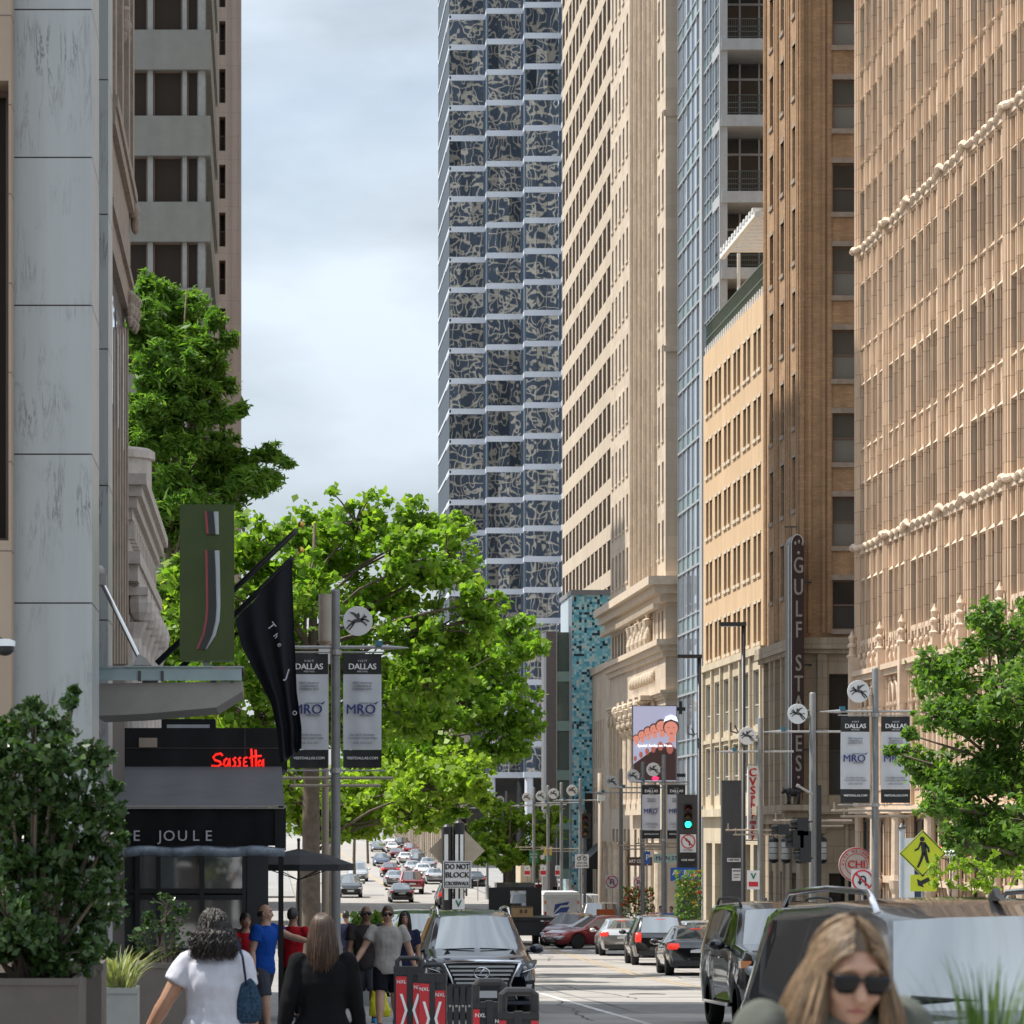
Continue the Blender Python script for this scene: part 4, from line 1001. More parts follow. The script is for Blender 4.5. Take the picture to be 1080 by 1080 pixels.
mb.box(26, x1, Y0, Y1, -3 + fh * nfl, H)
for i in range(13):
    y = Y0 + .3 + i * 3.1; fn.box(26.015, 26.1, y, y + .85, -2, 164)
for i in range(int((x1 - 26) / 1.85)):
    x = 26 + i * 1.85; fn.box(x, x + .38, Y1 - .1, Y1 + .05, -2, 164)
part('wall', mb, BAND, nb); part('fin', fn, BAND, nb)['kind'] = 'stuff'

# ---- turquoise mosaic block
m = bpy.data.materials.new('turquoise_mosaic'); m.use_nodes = True; nt = m.node_tree; N = nt.nodes; L = nt.links
tc = N.new('ShaderNodeTexCoord'); vm = N.new('ShaderNodeVectorMath'); vm.operation = 'SCALE'; vm.inputs['Scale'].default_value = 5.3
L.new(tc.outputs['Object'], vm.inputs[0]); fl_ = N.new('ShaderNodeVectorMath'); fl_.operation = 'FLOOR'
ad = N.new('ShaderNodeVectorMath'); ad.inputs[1].default_value = (.37, .41, .13); L.new(vm.outputs[0], ad.inputs[0]); L.new(ad.outputs[0], fl_.inputs[0])
wn_ = N.new('ShaderNodeTexWhiteNoise'); L.new(fl_.outputs[0], wn_.inputs['Vector'])
cr = N.new('ShaderNodeValToRGB'); cr.color_ramp.interpolation = 'CONSTANT'
els = cr.color_ramp.elements
cs = [(0, (.10, .34, .46)), (.16, (.17, .46, .56)), (.42, (.26, .55, .62)), (.62, (.4, .62, .64)), (.8, (.5, .58, .54)), (.88, (.02, .04, .06))]
els[0].position = 0; els[0].color = (*cs[0][1], 1); els[1].position = cs[1][0]; els[1].color = (*cs[1][1], 1)
for p_, c_ in cs[2:]: e = els.new(p_); e.color = (*c_, 1)
L.new(wn_.outputs['Value'], cr.inputs[0]); L.new(cr.outputs[0], N['Principled BSDF'].inputs['Base Color']); N['Principled BSDF'].inputs['Roughness'].default_value = .2
MOSAIC = m
g0 = G(245) - .5; xm = 22.55
mo = thing('mosaic_building', 'block clad in small turquoise and black mosaic tiles, beyond the low cream building', 'building', (xm, 244, g0 + .5))
mb = MB(); mb.box(xm, xm + 3.35, 241, 250, g0, 18.6); part('wall', mb, MOSAIC, mo)
mb = MB(); mb.box(xm - .12, xm + 3.4, 240.88, 250.1, 18.6, 18.95); part('roof', mb, M('grey_roof_edge', (.2, .2, .21), .5), mo)
mb = MB(); mb.box(xm - .03, xm - .004, 241, 250, 3, 18.4); part('side_panel', mb, M('pale_blue_panel', (.42, .5, .56), .4, var=.08), mo)
mb = MB(); mb.box(xm - .05, xm - .031, 244, 247.5, 11.5, 15.2); part('red_panel', mb, M('faded_red_panel', (.3, .1, .09), .5), mo)
mb = MB(); mb.box(xm + .9, xm + 3.3, 240.7, 240.98, g0, 4.2); part('door', mb, BLACK, mo)
# ---- glass stair tower
gs = thing('glass_stair_tower', 'narrow greenish glass stair tower beside the turquoise mosaic block', 'building', (21.2, 243.5, g0 + .5))
FRS = M('bronze_mullion', (.17, .15, .15), .4, metal=.4)
for k in range(5):
    z = -2 + 3.6 * k; b = MB(); b.box(21.55, 22.42, 242.2, 246, z + .7, z + 3.55); part('window', b, M('green_glass', (.09, .13, .115), .06, var=.1, ior=1.6), gs)
    b = MB(); b.box(21.5, 22.46, 242.1, 246.1, z - .05, z + .68); part('spandrel_panel', b, M('sea_green_panel', (.25, .36, .32), .3, var=.1), gs)
b = MB(); b.box(20.75, 21.48, 242.0, 246.2, g0, 16); part('wall', b, FRS, gs)
b = MB(); b.box(22.44, 22.52, 242.05, 242.2, g0, 16.4); b.box(21.48, 21.54, 242.0, 242.2, g0, 16.4); part('frame', b, FRAME_L, gs)

# ---- mirrored glass office tower at the end of the view
MB_WHITE = M('white_spandrel', (.66, .69, .75), .35, var=.04)
STEELD = M('blue_grey_panel', (.10, .13, .17), .25, var=.1, spec=.8)
g0 = -4.5; dT = 430.
gt2 = thing('mirrored_office_tower', 'mirrored glass office tower with white floor bands at the end of the street', 'building', (24, dT, g0))
bw = 4.62; stp = 3.2; x0 = WX(474, dT); Ht = 150.; fh = 3.93; mb = MB(); wn = Wins(gt2); pan = MB()
nf = int((Ht - 8) / fh)
for k in range(nf):
    z = 8.0 + fh * k
    for j in range(6):
        y = dT - stp * j; a = x0 + bw * j
        mb.box(a - .02, a + bw, y - .06, y + stp + 4, z, z + .72)
        wn.items.append((FX((a + .05, y, z + .72), 0), win_mesh(bw - .3, fh - .72, 'mirror', (FRAME_D, MIRROR))))
        pan.box(a + bw - .24, a + bw + .0, y - .0, y + .3, z + .72, z + fh)
        if j:          # small return facing left
            mb.box(a - .05, a + .02, y - .06, y + stp - .06, z + .02, z + .70)
            pan.box(a, a + .2, y + .02, y + stp - .02, z + .72, z + fh)
    mb.box(x0 - .06, x0 + .2, dT - .06, dT + 27, z + .2, z + .55)
    wn.items.append((FX((x0, dT + 27, z + .55), -90), win_mesh(26.9, fh - .35, 'plain', (FRAME_D, M('side_dark_glass', (.055, .07, .09), .5, var=.15, spec=.2)))))
part('floor_band', mb, MB_WHITE, gt2)['kind'] = 'stuff'
part('corner_panel', pan, STEELD, gt2)['kind'] = 'stuff'
co = MB(); co.box(x0 + .4, x0 + 5.9 * bw, dT + .6, dT + 26.5, g0, Ht); part('core_wall', co, STEELD, gt2); wn.done(99)
cl_ = MB()
for j in range(7): cl_.cyl((x0 + .6 + bw * j, dT - stp * j - .4 + 1, g0), (x0 + .6 + bw * j, dT - stp * j - .4 + 1, 8.), .55, n=12)
part('lobby_column', cl_, MB_WHITE, gt2)['kind'] = 'stuff'
lg = MB(); lg.box(x0 + .3, x0 + bw * 6, dT + .3, dT + .5, g0, 7.9); part('lobby_glass', lg, GLASS, gt2)

# ---- far stone shopfronts along the right of the hill
FARST = MBLOCK('far_stone', (.44, .37, .29), (.48, .41, .33), (.33, .28, .22), 2, 1, .01, .8, .1, .5, .15, .1)
for i, (ya, yb, h, xx, nm) in enumerate(((355, 392, 15., 20.4, 'tan stone shop block with tall pilasters beside the hill road, left of the mirrored tower'), (396, 424, 11., 20.8, 'lower beige shop block up the hill, beyond the tan pilastered block'), (432, 560, 16., 21.2, 'farthest grey-beige block near the top of the hill'))):
    gg = G(ya) - 1
    fb = thing('shop_building', nm, 'building', (xx, ya, gg), 0, 'stone buildings up the hill')
    mb = MB(); wn = Wins(fb); X = FX((xx, yb, 0), -90); mb.xf = X; n = int((yb - ya) / 4.6)
    op = facade(mb, yb - ya, gg, h, [(1.4 + 4.6 * k, 3.9 + 4.6 * k) for k in range(n)], [(gg + 1.2, gg + 4.2)] + [(gg + 5.6 + 3.6 * q, gg + 7.6 + 3.6 * q) for q in range(int((h - gg - 8) / 3.6))], .3)
    for k in range(n + 1): mb.box(.1 + 4.6 * k, .9 + 4.6 * k, -.35, -.003, gg, h - .6)
    wn.add(X, op, .28, 'grid', (FRAME_D, GLASS)); mb.box(-.3, yb - ya + .3, -.6, -.003, h - .6, h)
    mb.xf = None; sides(mb, xx, xx + (1.6 if i < 2 else 20), ya, yb, gg, h, 'snet'); part('wall', mb, FARST, fb); wn.done(40)
fbk = thing('low_stone_building', 'small tan stone pavilion behind the street trees at the foot of the mirrored tower', 'building', (24, 300, -3.5))
mb = MB(); mb.box(WX(549, 300), WX(585, 300), 300, 306, -4.5, -.9); part('wall', mb, M('tan_pavilion_stone', (.5, .4, .28), .8), fbk)
mb = MB(); mb.box(WX(549, 300) - .3, WX(585, 300) + .3, 299.7, 306.3, -.9, -.6); part('roof', mb, FARST, fbk)
mb = MB(); mb.box(WX(561, 300), WX(568, 300), 299.9, 299.99, -4.0, -1.6); part('door', mb, GLASS, fbk)

# ================================================================ left side
def MMARBLE():
    m = bpy.data.materials.new('veined_marble'); m.use_nodes = True; nt = m.node_tree; N = nt.nodes; L = nt.links; b = N['Principled BSDF']
    b.inputs['Roughness'].default_value = .3
    tc = N.new('ShaderNodeTexCoord'); mp = N.new('ShaderNodeMapping'); mp.inputs['Scale'].default_value = (9, 9, .8); mp.inputs['Rotation'].default_value = (0, .04, 0)
    L.new(tc.outputs['Object'], mp.inputs['Vector'])
    n = N.new('ShaderNodeTexNoise'); n.inputs['Scale'].default_value = 1.; n.inputs['Detail'].default_value = 9; n.inputs['Roughness'].default_value = .7; n.inputs['Distortion'].default_value = .6
    L.new(mp.outputs['Vector'], n.inputs['Vector'])
    sb = N.new('ShaderNodeMath'); sb.operation = 'SUBTRACT'; sb.inputs[1].default_value = .5; L.new(n.outputs['Fac'], sb.inputs[0])
    ab = N.new('ShaderNodeMath'); ab.operation = 'ABSOLUTE'; L.new(sb.outputs[0], ab.inputs[0])
    r = N.new('ShaderNodeMapRange'); r.inputs['From Min'].default_value = 0; r.inputs['From Max'].default_value = .03; r.inputs['To Min'].default_value = 1; r.inputs['To Max'].default_value = 0
    L.new(ab.outputs[0], r.inputs['Value'])
    n2 = N.new('ShaderNodeTexNoise'); n2.inputs['Scale'].default_value = 1.7; n2.inputs['Detail'].default_value = 4; L.new(tc.outputs['Object'], n2.inputs['Vector'])
    r2 = N.new('ShaderNodeMapRange'); r2.inputs['From Min'].default_value = .48; r2.inputs['From Max'].default_value = .72; r2.inputs['To Max'].default_value = .95; L.new(n2.outputs['Fac'], r2.inputs['Value'])
    ml = N.new('ShaderNodeMath'); ml.operation = 'MULTIPLY'; L.new(r.outputs[0], ml.inputs[0]); L.new(r2.outputs[0], ml.inputs[1])
    x = N.new('ShaderNodeMix'); x.data_type = 'RGBA'; x.inputs['B'].default_value = (.07, .066, .064, 1); L.new(ml.outputs[0], x.inputs['Factor'])
    mp2 = N.new('ShaderNodeMapping'); mp2.inputs['Scale'].default_value = (5, 5, .3); L.new(tc.outputs['Object'], mp2.inputs['Vector'])
    n3 = N.new('ShaderNodeTexNoise'); n3.inputs['Detail'].default_value = 6; n3.inputs['Scale'].default_value = 1; L.new(mp2.outputs['Vector'], n3.inputs['Vector'])
    x2 = N.new('ShaderNodeMix'); x2.data_type = 'RGBA'; x2.inputs['A'].default_value = (.31, .325, .325, 1); x2.inputs['B'].default_value = (.45, .465, .465, 1); L.new(n3.outputs['Fac'], x2.inputs['Factor'])
    L.new(x2.outputs['Result'], x.inputs['A']); L.new(x.outputs['Result'], b.inputs['Base Color']); return m
MARBLE = MMARBLE(); JOINT = M('dark_joint', (.10, .08, .07), .8)
mbld = thing('marble_building', 'hotel wall of large grey veined marble slabs with dark joints, left foreground', 'building', (-3, 34, G(34) + .15))
ZT = 26.; g0 = G(36) - .3
def slab_pier(xa, xb, ya, yb, zj):
    """stack of marble slabs with 12 mm open joints; zj joint heights"""
    zz = [g0] + sorted(zj) + [ZT]
    for a, b in zip(zz[:-1], zz[1:]):
        s = MB(); s.box(xa, xb, ya, yb, a + .007, b - .007); part('marble_slab', s, MARBLE, mbld)
d1 = 32.; j1 = [WZ(y, d1) for y in (-146, 10, 166, 322, 479, 636, 793)] + [WZ(-302, d1), WZ(-458, d1)]
slab_pier(WX(12.5, d1), -1.637, d1, 33.4, j1)
d2 = 38.5; j2 = [WZ(y, d2) for y in (84, 226, 368, 512, 654, 797)] + [WZ(-60, d2), WZ(-202, d2), WZ(-344, d2)]
slab_pier(-3.4, WX(114.2, d2), d2, 39.6, j2)
mb = MB(); mb.box(WX(13, d1), -1.66, d1 + .03, 33.38, g0, ZT - .1); mb.box(-3.3, WX(113, d2), d2 + .03, 39.55, g0, ZT - .1); mb.box(-14, -1.9, 33.41, 46, g0, ZT - .05); part('joint_backing', mb, JOINT, mbld)
cv = MB(); cv.box(-14, -1.8, 33.4, 46, ZT - .04, ZT + .3); part('roof', cv, MARBLE, mbld)
# security camera on the wall
sc_ = thing('security_camera', 'dark security camera bracketed to the tan wall at the left edge', 'camera', W(5, 684, 31.2))
p = W(5, 684, 31.2)
mb = MB(); mb.tube([p + Vector((-.12, .25, .1)), p + Vector((-.06, .1, .1)), p + Vector((0, 0, .06))], .02, 8); part('bracket', mb, DKGREY, sc_)
mb = MB(); mb.ball(p, .09, .09, .07); part('dome', mb, BLACK, sc_, True); mb = MB(); mb.lathe(p, [(.1, .02), (.1, .07), (.05, .09)], 14); part('housing', mb, PAINTW, sc_, True)

TANW = MBLOCK('tan_wall_stone', (.36, .27, .20), (.38, .29, .215), (.16, .12, .09), 2.2, .85, .008, .7, .1, .6, .15, .2)
tb = thing('tan_stone_building', 'tan stone wall with a deep window slot at the far left edge', 'building', (-4, 31.6, G(31) + .15))
mb = MB(); X = FX((-12, 31.6, 0), 0); mb.xf = X; xr = WX(12, 31.6) + 12; a, b = WX(-30, 31.6) + 12, WX(9, 31.6) + 12
op = facade(mb, xr, G(31) - .3, 24, [(a, b)], [(WZ(570, 31.6), WZ(85, 31.6))], .5); mb.xf = None
sides(mb, -12, WX(12, 31.6), 31.6, 31.95, G(31) - .3, 24, 'et'); part('wall', mb, TANW, tb)
wn = Wins(tb); wn.add(X, op, .45, 'plain', (FRAME_B, GLASS_B)); wn.done()

# gothic brown building
BROWN = MBLOCK('brown_gothic_stone', (.27, .20, .155), (.31, .235, .185), (.15, .11, .085), 1.1, .8, .01, .7, .14, .8, .2, .25)
BROWNT = M('brown_carved_stone', (.28, .215, .17), .7, var=.25, vs=4, bump=.4, bs=8)
gb = thing('gothic_building', 'slim brown gothic facade with hanging finials, just past the marble slabs', 'building', (-2, 44, G(44) + .15))
mb = MB(); tr = MB(); xg = -1.82; ya, yb = 39.7, 46.0; g0 = G(44) - .3
mb.box(-12, xg - .25, ya + .02, yb, g0, 24); mb.box(-14, -4.4, yb + .02, 71, g0 - .6, 26)  # taller second box is an unseen rear block, added to shade the street
for i in range(8): y = ya + .1 + i * .82; tr.box(xg - .25, xg - .02, y, y + .3, WZ(700, y), WZ(345, y)); tr.box(xg - .25, xg, y + .08, y + .2, WZ(185, 45), 24)
for y in (40.2, 42.2, 44.2, 45.7):
    tr.box(xg - .25, xg + .06, y - .25, y + .2, WZ(200, 45.5), 24)
zc = WZ(198, 45.5)
tr.box(xg - .25, xg + .1, ya, yb + .1, zc - .15, zc); tr.box(xg - .25, xg + .07, ya, yb + .05, zc - .35, zc - .15); tr.box(xg - .25, xg + .05, ya, yb + .02, WZ(300, 45.5), WZ(292, 45.5))
tr.box(xg - .25, xg, ya, yb, WZ(330, 45.5), zc - .35)
def drop(x, y, z, s=1.):
    tr.lathe((x, y, z), [(.02 * s, -.5 * s), (.07 * s, -.42 * s), (.1 * s, -.3 * s), (.07 * s, -.25 * s), (.11 * s, -.18 * s), (.14 * s, -.02 * s), (.09 * s, .04 * s), (.12 * s, .12 * s), (.16 * s, .22 * s), (.12 * s, .3 * s)], 10)
drop(xg - .02, 42.4, WZ(8, 42.4), .6); drop(xg + .0, 43.6, WZ(22, 43.6), .6); drop(xg - .01, 44.6, WZ(38, 44.6), .6)
for q in range(3): drop(xg + .02 + .03 * q, 45.2 + .3 * q, WZ(322, 45.2), .6)
tr.ball((xg + .06, 45.6, WZ(222, 45.6)), .09, .09, .11); tr.ball((xg + .08, 45.8, WZ(236, 45.8)), .07, .07, .15)
part('wall', mb, BROWN, gb); part('carved_trim', tr, BROWNT, gb)
for i in range(3): b = MB(); y = 40.5 + i * 1.75; b.box(xg - .22, xg - .03, y, y + 1.2, WZ(445, 43) - i * .1, WZ(335, 43)); part('window', b, MGLASS('sky_window', (.3, .33, .36), .03, 2.0, .003, 1., .6), gb)

# classical low building with big cornice
PALE = MBLOCK('pale_pink_stone', (.44, .38, .335), (.48, .415, .37), (.28, .24, .21), .9, .6, .008, .7, .1, 1., .18, .2)
PALET = M('pale_carved_stone', (.47, .41, .365), .7, var=.16, vs=4, bump=.3, bs=8)
kb = thing('corniced_building', 'pale stone classical building with projecting cornice and curved parapet, left of the dark green tree', 'building', (-3, 56, G(56) + .15))
mb = MB(); tr = MB(); xk = -2.06; ya, yb = 51, 62; g0 = G(56) - .3; zt = WZ(538, 56)
mb.box(-4.3, xk, ya, yb, g0, zt)
for i in range(4): o = .075 * (i + 1); tr.box(xk - .5, xk + o, ya - o, yb + o, zt - .62 + .17 * i, zt - .45 + .17 * i)
tr.box(xk - .4, xk + .16, ya - .1, yb, WZ(636, 56), WZ(620, 56)); tr.box(xk - .4, xk + .2, ya - .2, yb, WZ(620, 56), WZ(608, 56))
for i in range(16): y = ya + .2 + i * .68; tr.box(xk - .1, xk + .1, y, y + .3, zt - .9, zt - .62)
for i in range(6): y = ya + .5 + i * 2; tr.lathe((xk, y, WZ(690, 56)), [(.2, -3.2), (.2, 0), (.3, .25)], 10); tr.ball((xk + .16, y, WZ(655, 56)), .2, .2, .3, 8, 6); tr.box(xk - .1, xk + .3, y - .2, y + .2, WZ(648, 56), WZ(640, 56))
pr = MB(); pr.lathe((xk - .45, 57, zt + .03), [(.62, 0), (.62, .9), (.68, .92), (.68, 1.05), (.6, 1.1)], 24); pr.box(-4.25, xk - .5, 52, 58, zt + .03, zt + .8)
part('wall', mb, PALE, kb); part('cornice', tr, PALET, kb); part('parapet', pr, PALET, kb)
b = MB()
for i in range(5): y = ya + 1.0 + i * 2; b.box(xk - .06, xk + .012, y, y + .9, WZ(745, 56), WZ(665, 56))
part('window', b, GLASS_B, kb)['kind'] = 'stuff'

# ribbon-window concrete office block
CONCB = M('board_marked_concrete', (.205, .21, .195), .8, var=.08, vs=1.5, bump=.3, bs=6, streak=.06)
d = 140.; xa, xb = WX(128, d), WX(222, d); g0 = G(d) - .5; H = 67.
ob = thing('concrete_office_block', 'grey concrete office block with dark ribbon windows and wide blank bands, upper left', 'building', (xb, d, g0 + .5))
mb = MB(); fr = MB(); wn = Wins(ob)
xl = -22.; ye = 164.; mb.box(xl, xb - .5, d + .5, ye, g0, H)
per = 3.63; z = WZ(122, d) - per * 9
k = 0
while z < H - 1:
    if z > g0: 
        bb = MB(); bb.box(xl, xb, d, ye, z - 1.68, z); part('spandrel_band', bb, CONCB, ob)
        zt_, zb_ = z + (per - 1.68), z
        for px0, px1 in ((110, 155.2), (161.5, 192), (197.3, 209)):
            a, b = WX(px0, d), WX(px1, d)
            wn.items.append((FX((a, d + .42, zb_), 0), win_mesh(b - a, zt_ - zb_, 'plain', (FRAME_B, GLASS_B))))
        for i in range(8): wn.items.append((FX((xb - .3, d + 1.0 + 2.8 * i, zb_), 90), win_mesh(2.5, zt_ - zb_, 'plain', (FRAME_B, GLASS_B))))
        for px0, px1 in ((155.5, 161.2), (192.3, 197), (209.3, 216)): fr.box(WX(px0, d), WX(px1, d), d + .18, d + .5, zb_, zt_)
        fr.box(xb - .55, xb - .2, d + .3, d + .9, zb_, zt_)
    z += per
part('wall', mb, CONCB, ob); part('mullion', fr, M('grey_mullion', (.26, .27, .26), .6), ob)['kind'] = 'stuff'; wn.done()
# brown tower behind
d = 226.; xa, xb = WX(226, d), WX(252.3, d); g0 = G(d) - .5
bw_ = thing('brown_tower', 'slim pinkish brown tower with one column of recessed windows, against the sky at left', 'building', (xb, d, g0 + .5))
TAUPE = MBLOCK('taupe_precast', (.30, .235, .195), (.31, .245, .205), (.2, .155, .13), 8, 1.6, .012, .75, .06, .5, .1, .1)
mb = MB(); wn = Wins(bw_); X = FX((-16, d, 0), 0); mb.xf = X; u0 = WX(231.2, d) + 16; u1 = WX(237.8, d) + 16
p0 = WZ(58, d); per = 50.5 * d / F; rows = [(p0 - per * k, p0 - per * k + 36 * d / F) for k in range(18, -3, -1)]
op = facade(mb, xb + 16, g0, 66, [(u0, u1)], [r for r in rows if r[0] > g0 + 1 and r[1] < 65], .9); mb.xf = None
sides(mb, -16, xb, d, d + 24, g0, 66, 'net'); mb.box(xb - .02, xb + .12, d - .05, d + .5, g0, 66)
mb.box(u1 - 16 + .25, u1 - 16 + .34, d - .06, d - .003, g0, 66)
part('wall', mb, TAUPE, bw_); wn.add(X, op, .85, 'sash', (FRAME_B, GLASS_B)); wn.done()
yb_ = thing('orange_brick_building', 'sliver of sunlit orange brick building glimpsed between the dark tree and the brown tower', 'building', (-2.5, 190, G(190)))
mb = MB(); mb.box(-9, WX(240, 190), 190, 200, G(190) - .5, WZ(470, 190)); part('wall', mb, M('orange_brick', (.5, .3, .13), .8), yb_)
mb = MB(); mb.box(-9.1, WX(240.6, 190), 189.8, 200.1, WZ(470, 190), WZ(468, 190) + .2); part('roof', mb, LIMET, yb_)
# ================================================================ vegetation
BARK = M('grey_brown_bark', (.13, .10, .075), .9, var=.3, vs=6, bump=.6, bs=14)
LEAF_B = MLEAF('bright_maple_leaf', (.10, .215, .018), (.25, .39, .05), .55)
LEAF_Y = MLEAF('yellow_green_leaf', (.18, .30, .025), (.34, .45, .07), .55)
LEAF_D = MLEAF('dark_cypress_leaf', (.075, .18, .025), (.17, .29, .045), .52)
LEAF_R = MLEAF('fine_green_leaf', (.075, .17, .035), (.18, .29, .07), .5)
LEAF_H = MLEAF('glossy_holly_leaf', (.02, .05, .015), (.065, .12, .03), .18, .3)
GRASS_L = MLEAF('grass_blade', (.03, .075, .014), (.085, .145, .03), .3)
VARIEG = MLEAF('cream_green_blade', (.12, .17, .05), (.36, .36, .16), .3)

def leaf_mesh(name, cs, ln, wd, mat, rng, up=.35, droop=None):
    """one folded diamond per leaf; cs (n,3)"""
    n = len(cs); cs = np.asarray(cs)
    nr = rng.normal(size=(n, 3)); nr[:, 2] += up * 2; nr /= np.linalg.norm(nr, axis=1)[:, None]
    a = rng.normal(size=(n, 3))
    if droop is not None: a = a * .6 + np.array(droop)
    a -= nr * (a * nr).sum(1)[:, None]; a /= np.linalg.norm(a, axis=1)[:, None] + 1e-9
    b = np.cross(nr, a)
    s = rng.uniform(.6, 1.3, size=(n, 1)); l = ln * s / 2; w_ = wd * s / 2
    f = nr * w_ * .35
    v = np.stack([cs - a * l, cs + b * w_ + f + a * l * .1, cs + a * l, cs - b * w_ + f + a * l * .1], 1).reshape(-1, 3)
    me = bpy.data.meshes.new(name)
    me.vertices.add(4 * n); me.vertices.foreach_set('co', v.astype(np.float32).ravel())
    me.loops.add(4 * n); me.loops.foreach_set('vertex_index', np.arange(4 * n, dtype=np.int32))
    me.polygons.add(n); me.polygons.foreach_set('loop_start', np.arange(0, 4 * n, 4, dtype=np.int32)); me.polygons.foreach_set('loop_total', np.full(n, 4, dtype=np.int32))
    me.materials.append(mat); me.update(calc_edges=True); me.validate()
    return me

def crown_points(lobes, density, rng, sub=13, flat=.75, subr=.27):
    pts = []; subs = []
    for c, r in lobes:
        c = np.array(c); k = sub
        for i in range(k):
            dv = rng.normal(size=3); dv /= np.linalg.norm(dv)
            if dv[2] < -.3: dv[2] *= .5
            sc_ = c + dv * r * rng.uniform(.3, 1.12) * np.array([1, 1, flat + .15]); sr = r * subr * rng.uniform(.7, 1.25)
            subs.append((c, sc_, sr))
            m = max(4, int(density * sr * sr * rng.uniform(.6, 1.3)))
            p = rng.normal(size=(m, 3)); p /= np.linalg.norm(p, axis=1)[:, None]
            p *= (np.abs(rng.normal(size=(m, 1))) * .55 + .25) * sr; p[:, 2] *= flat
            pts.append(sc_ + p)
    return np.concatenate(pts), subs

def tree(name, label, base, lobes, leafmat, leaf=(.2, .15), density=420, trunk=.2, seed=1, sub=34, group=None, flat=.75, fork=.45, droop=None, up=.35, crown2=None, lean=(0, 0)):
    rng = np.random.default_rng(seed); rr = random.Random(seed)
    t = thing(name, label, 'tree', base, group=group); b = Vector(base)
    pts, subs = crown_points(lobes, density, rng, sub, flat)
    off = np.array(base)
    br = MB(); cz = sum(l[0][2] for l in lobes) / len(lobes); cx = sum(l[0][0] for l in lobes) / len(lobes); cy = sum(l[0][1] for l in lobes) / len(lobes)
    zlow = min(l[0][2] - l[1] * .6 for l in lobes)
    zf = max(b.z + 1.2, min(zlow + .3, b.z + (cz - b.z) * fork * 1.6))
    f = Vector((b.x + lean[0], b.y + lean[1], zf))
    ztop = max(l[0][2] for l in lobes)
    topp = Vector((cx * .7 + f.x * .3, cy * .7 + f.y * .3, ztop))
    br.tube([b + Vector((0, 0, -.2)), b + Vector((0, 0, .25)), b.lerp(f, .5) + Vector((rr.uniform(-.06, .06), 0, 0)), f, f.lerp(topp, .5), topp], [trunk * 1.35, trunk * 1.05, trunk * .95, trunk * .85, trunk * .5, trunk * .12], 9)
    for c, r in lobes:
        c = Vector(c); q = min(.85, max(0, (c.z - r * .8 - f.z) / max(.1, ztop - f.z)) * rr.uniform(.5, .9)); s_ = f.lerp(topp, q)
        mid = s_.lerp(c, .55) + Vector((rr.uniform(-.2, .2), rr.uniform(-.2, .2), r * .15)); rt = trunk * (.30 * (1 - q) + .10)
        br.tube([s_, mid, c], [rt, rt * .65, rt * .3], 6)
    for c, p, sr in subs:
        c = Vector(tuple(c)); p = Vector(tuple(p)); br.tube([c, c.lerp(p, .6) + Vector((0, 0, .05)), p], [trunk * .13, trunk * .08, trunk * .03], 4, False)
    part('trunk', br, BARK, t, True)
    if crown2 is not None:
        msk = rng.random(len(pts)) < crown2[1]  # random share of the leaves gets the second leaf colour
        o = bpy.data.objects.new('crown', leaf_mesh('crown', pts[msk] - off, leaf[0], leaf[1], crown2[0], rng, up, droop)); link(o, t); o['label'] = 'yellow-green sprays'
        pts = pts[~msk]
    o = bpy.data.objects.new('crown', leaf_mesh('crown', pts - off, leaf[0], leaf[1], leafmat, rng, up, droop)); link(o, t)
    return t

def lob(lst, d, seed, depth=1.6, k=1.0):
    rr = random.Random(seed); return [(tuple(W(px, py, d) + Vector((0, rr.uniform(-depth, depth), 0))), r * d / F * k) for px, py, r in lst]
LA = [(345, 770, 50), (420, 760, 50), (300, 670, 50), (440, 720, 48), (160, 690, 30), (375, 552, 40), (440, 563, 38), (315, 562, 42), (262, 588, 40), (218, 618, 42), (478, 552, 24), (468, 600, 42), (405, 622, 55), (322, 640, 55), (252, 662, 52), (186, 655, 36),
      (455, 668, 50), (385, 700, 58), (305, 715, 55), (502, 640, 26), (240, 720, 45), (180, 700, 30), (350, 580, 45), (290, 620, 45), (430, 600, 40), (200, 745, 40), (270, 765, 40)]
tree('maple_tree', 'large bright green street tree with spreading crown behind the left banner pole', (WX(328, 82), 82, G(82) + .15), lob(LA, 82, 1, 2.2, 1.04), LEAF_B, (.21, .165), 520, .24, 11, crown2=(LEAF_Y, .22))
LB = [(470, 850, 40), (430, 830, 44), (400, 800, 44), (540, 682, 34), (568, 678, 16), (500, 690, 46), (530, 728, 38), (478, 742, 50), (548, 765, 24), (520, 795, 30), (430, 775, 50), (470, 800, 38), (545, 792, 13), (450, 715, 40), (500, 755, 40), (405, 740, 40)]
tree('maple_tree', 'second green street tree reaching right towards the mirrored tower, just beyond the large one', (WX(346, 96), 96, G(96) + .15), lob(LB, 96, 2, 2., 1.04), LEAF_B, (.21, .165), 520, .15, 12, lean=(.1, 0), fork=.3)
LC = [(262, 800, 40), (215, 770, 40), (180, 740, 36), (330, 850, 45), (395, 842, 45), (450, 832, 40), (495, 822, 26), (380, 872, 34), (435, 862, 28), (505, 845, 14), (300, 838, 38), (345, 872, 28), (285, 800, 34), (465, 815, 30)]
tree('maple_tree', 'low hanging yellow-green street tree over the left kerb, under the second tree', (WX(318, 89), 89, G(89) + .15), lob(LC, 89, 3, 1.6, 1.05), LEAF_Y, (.2, .16), 480, .17, 13, fork=.3)
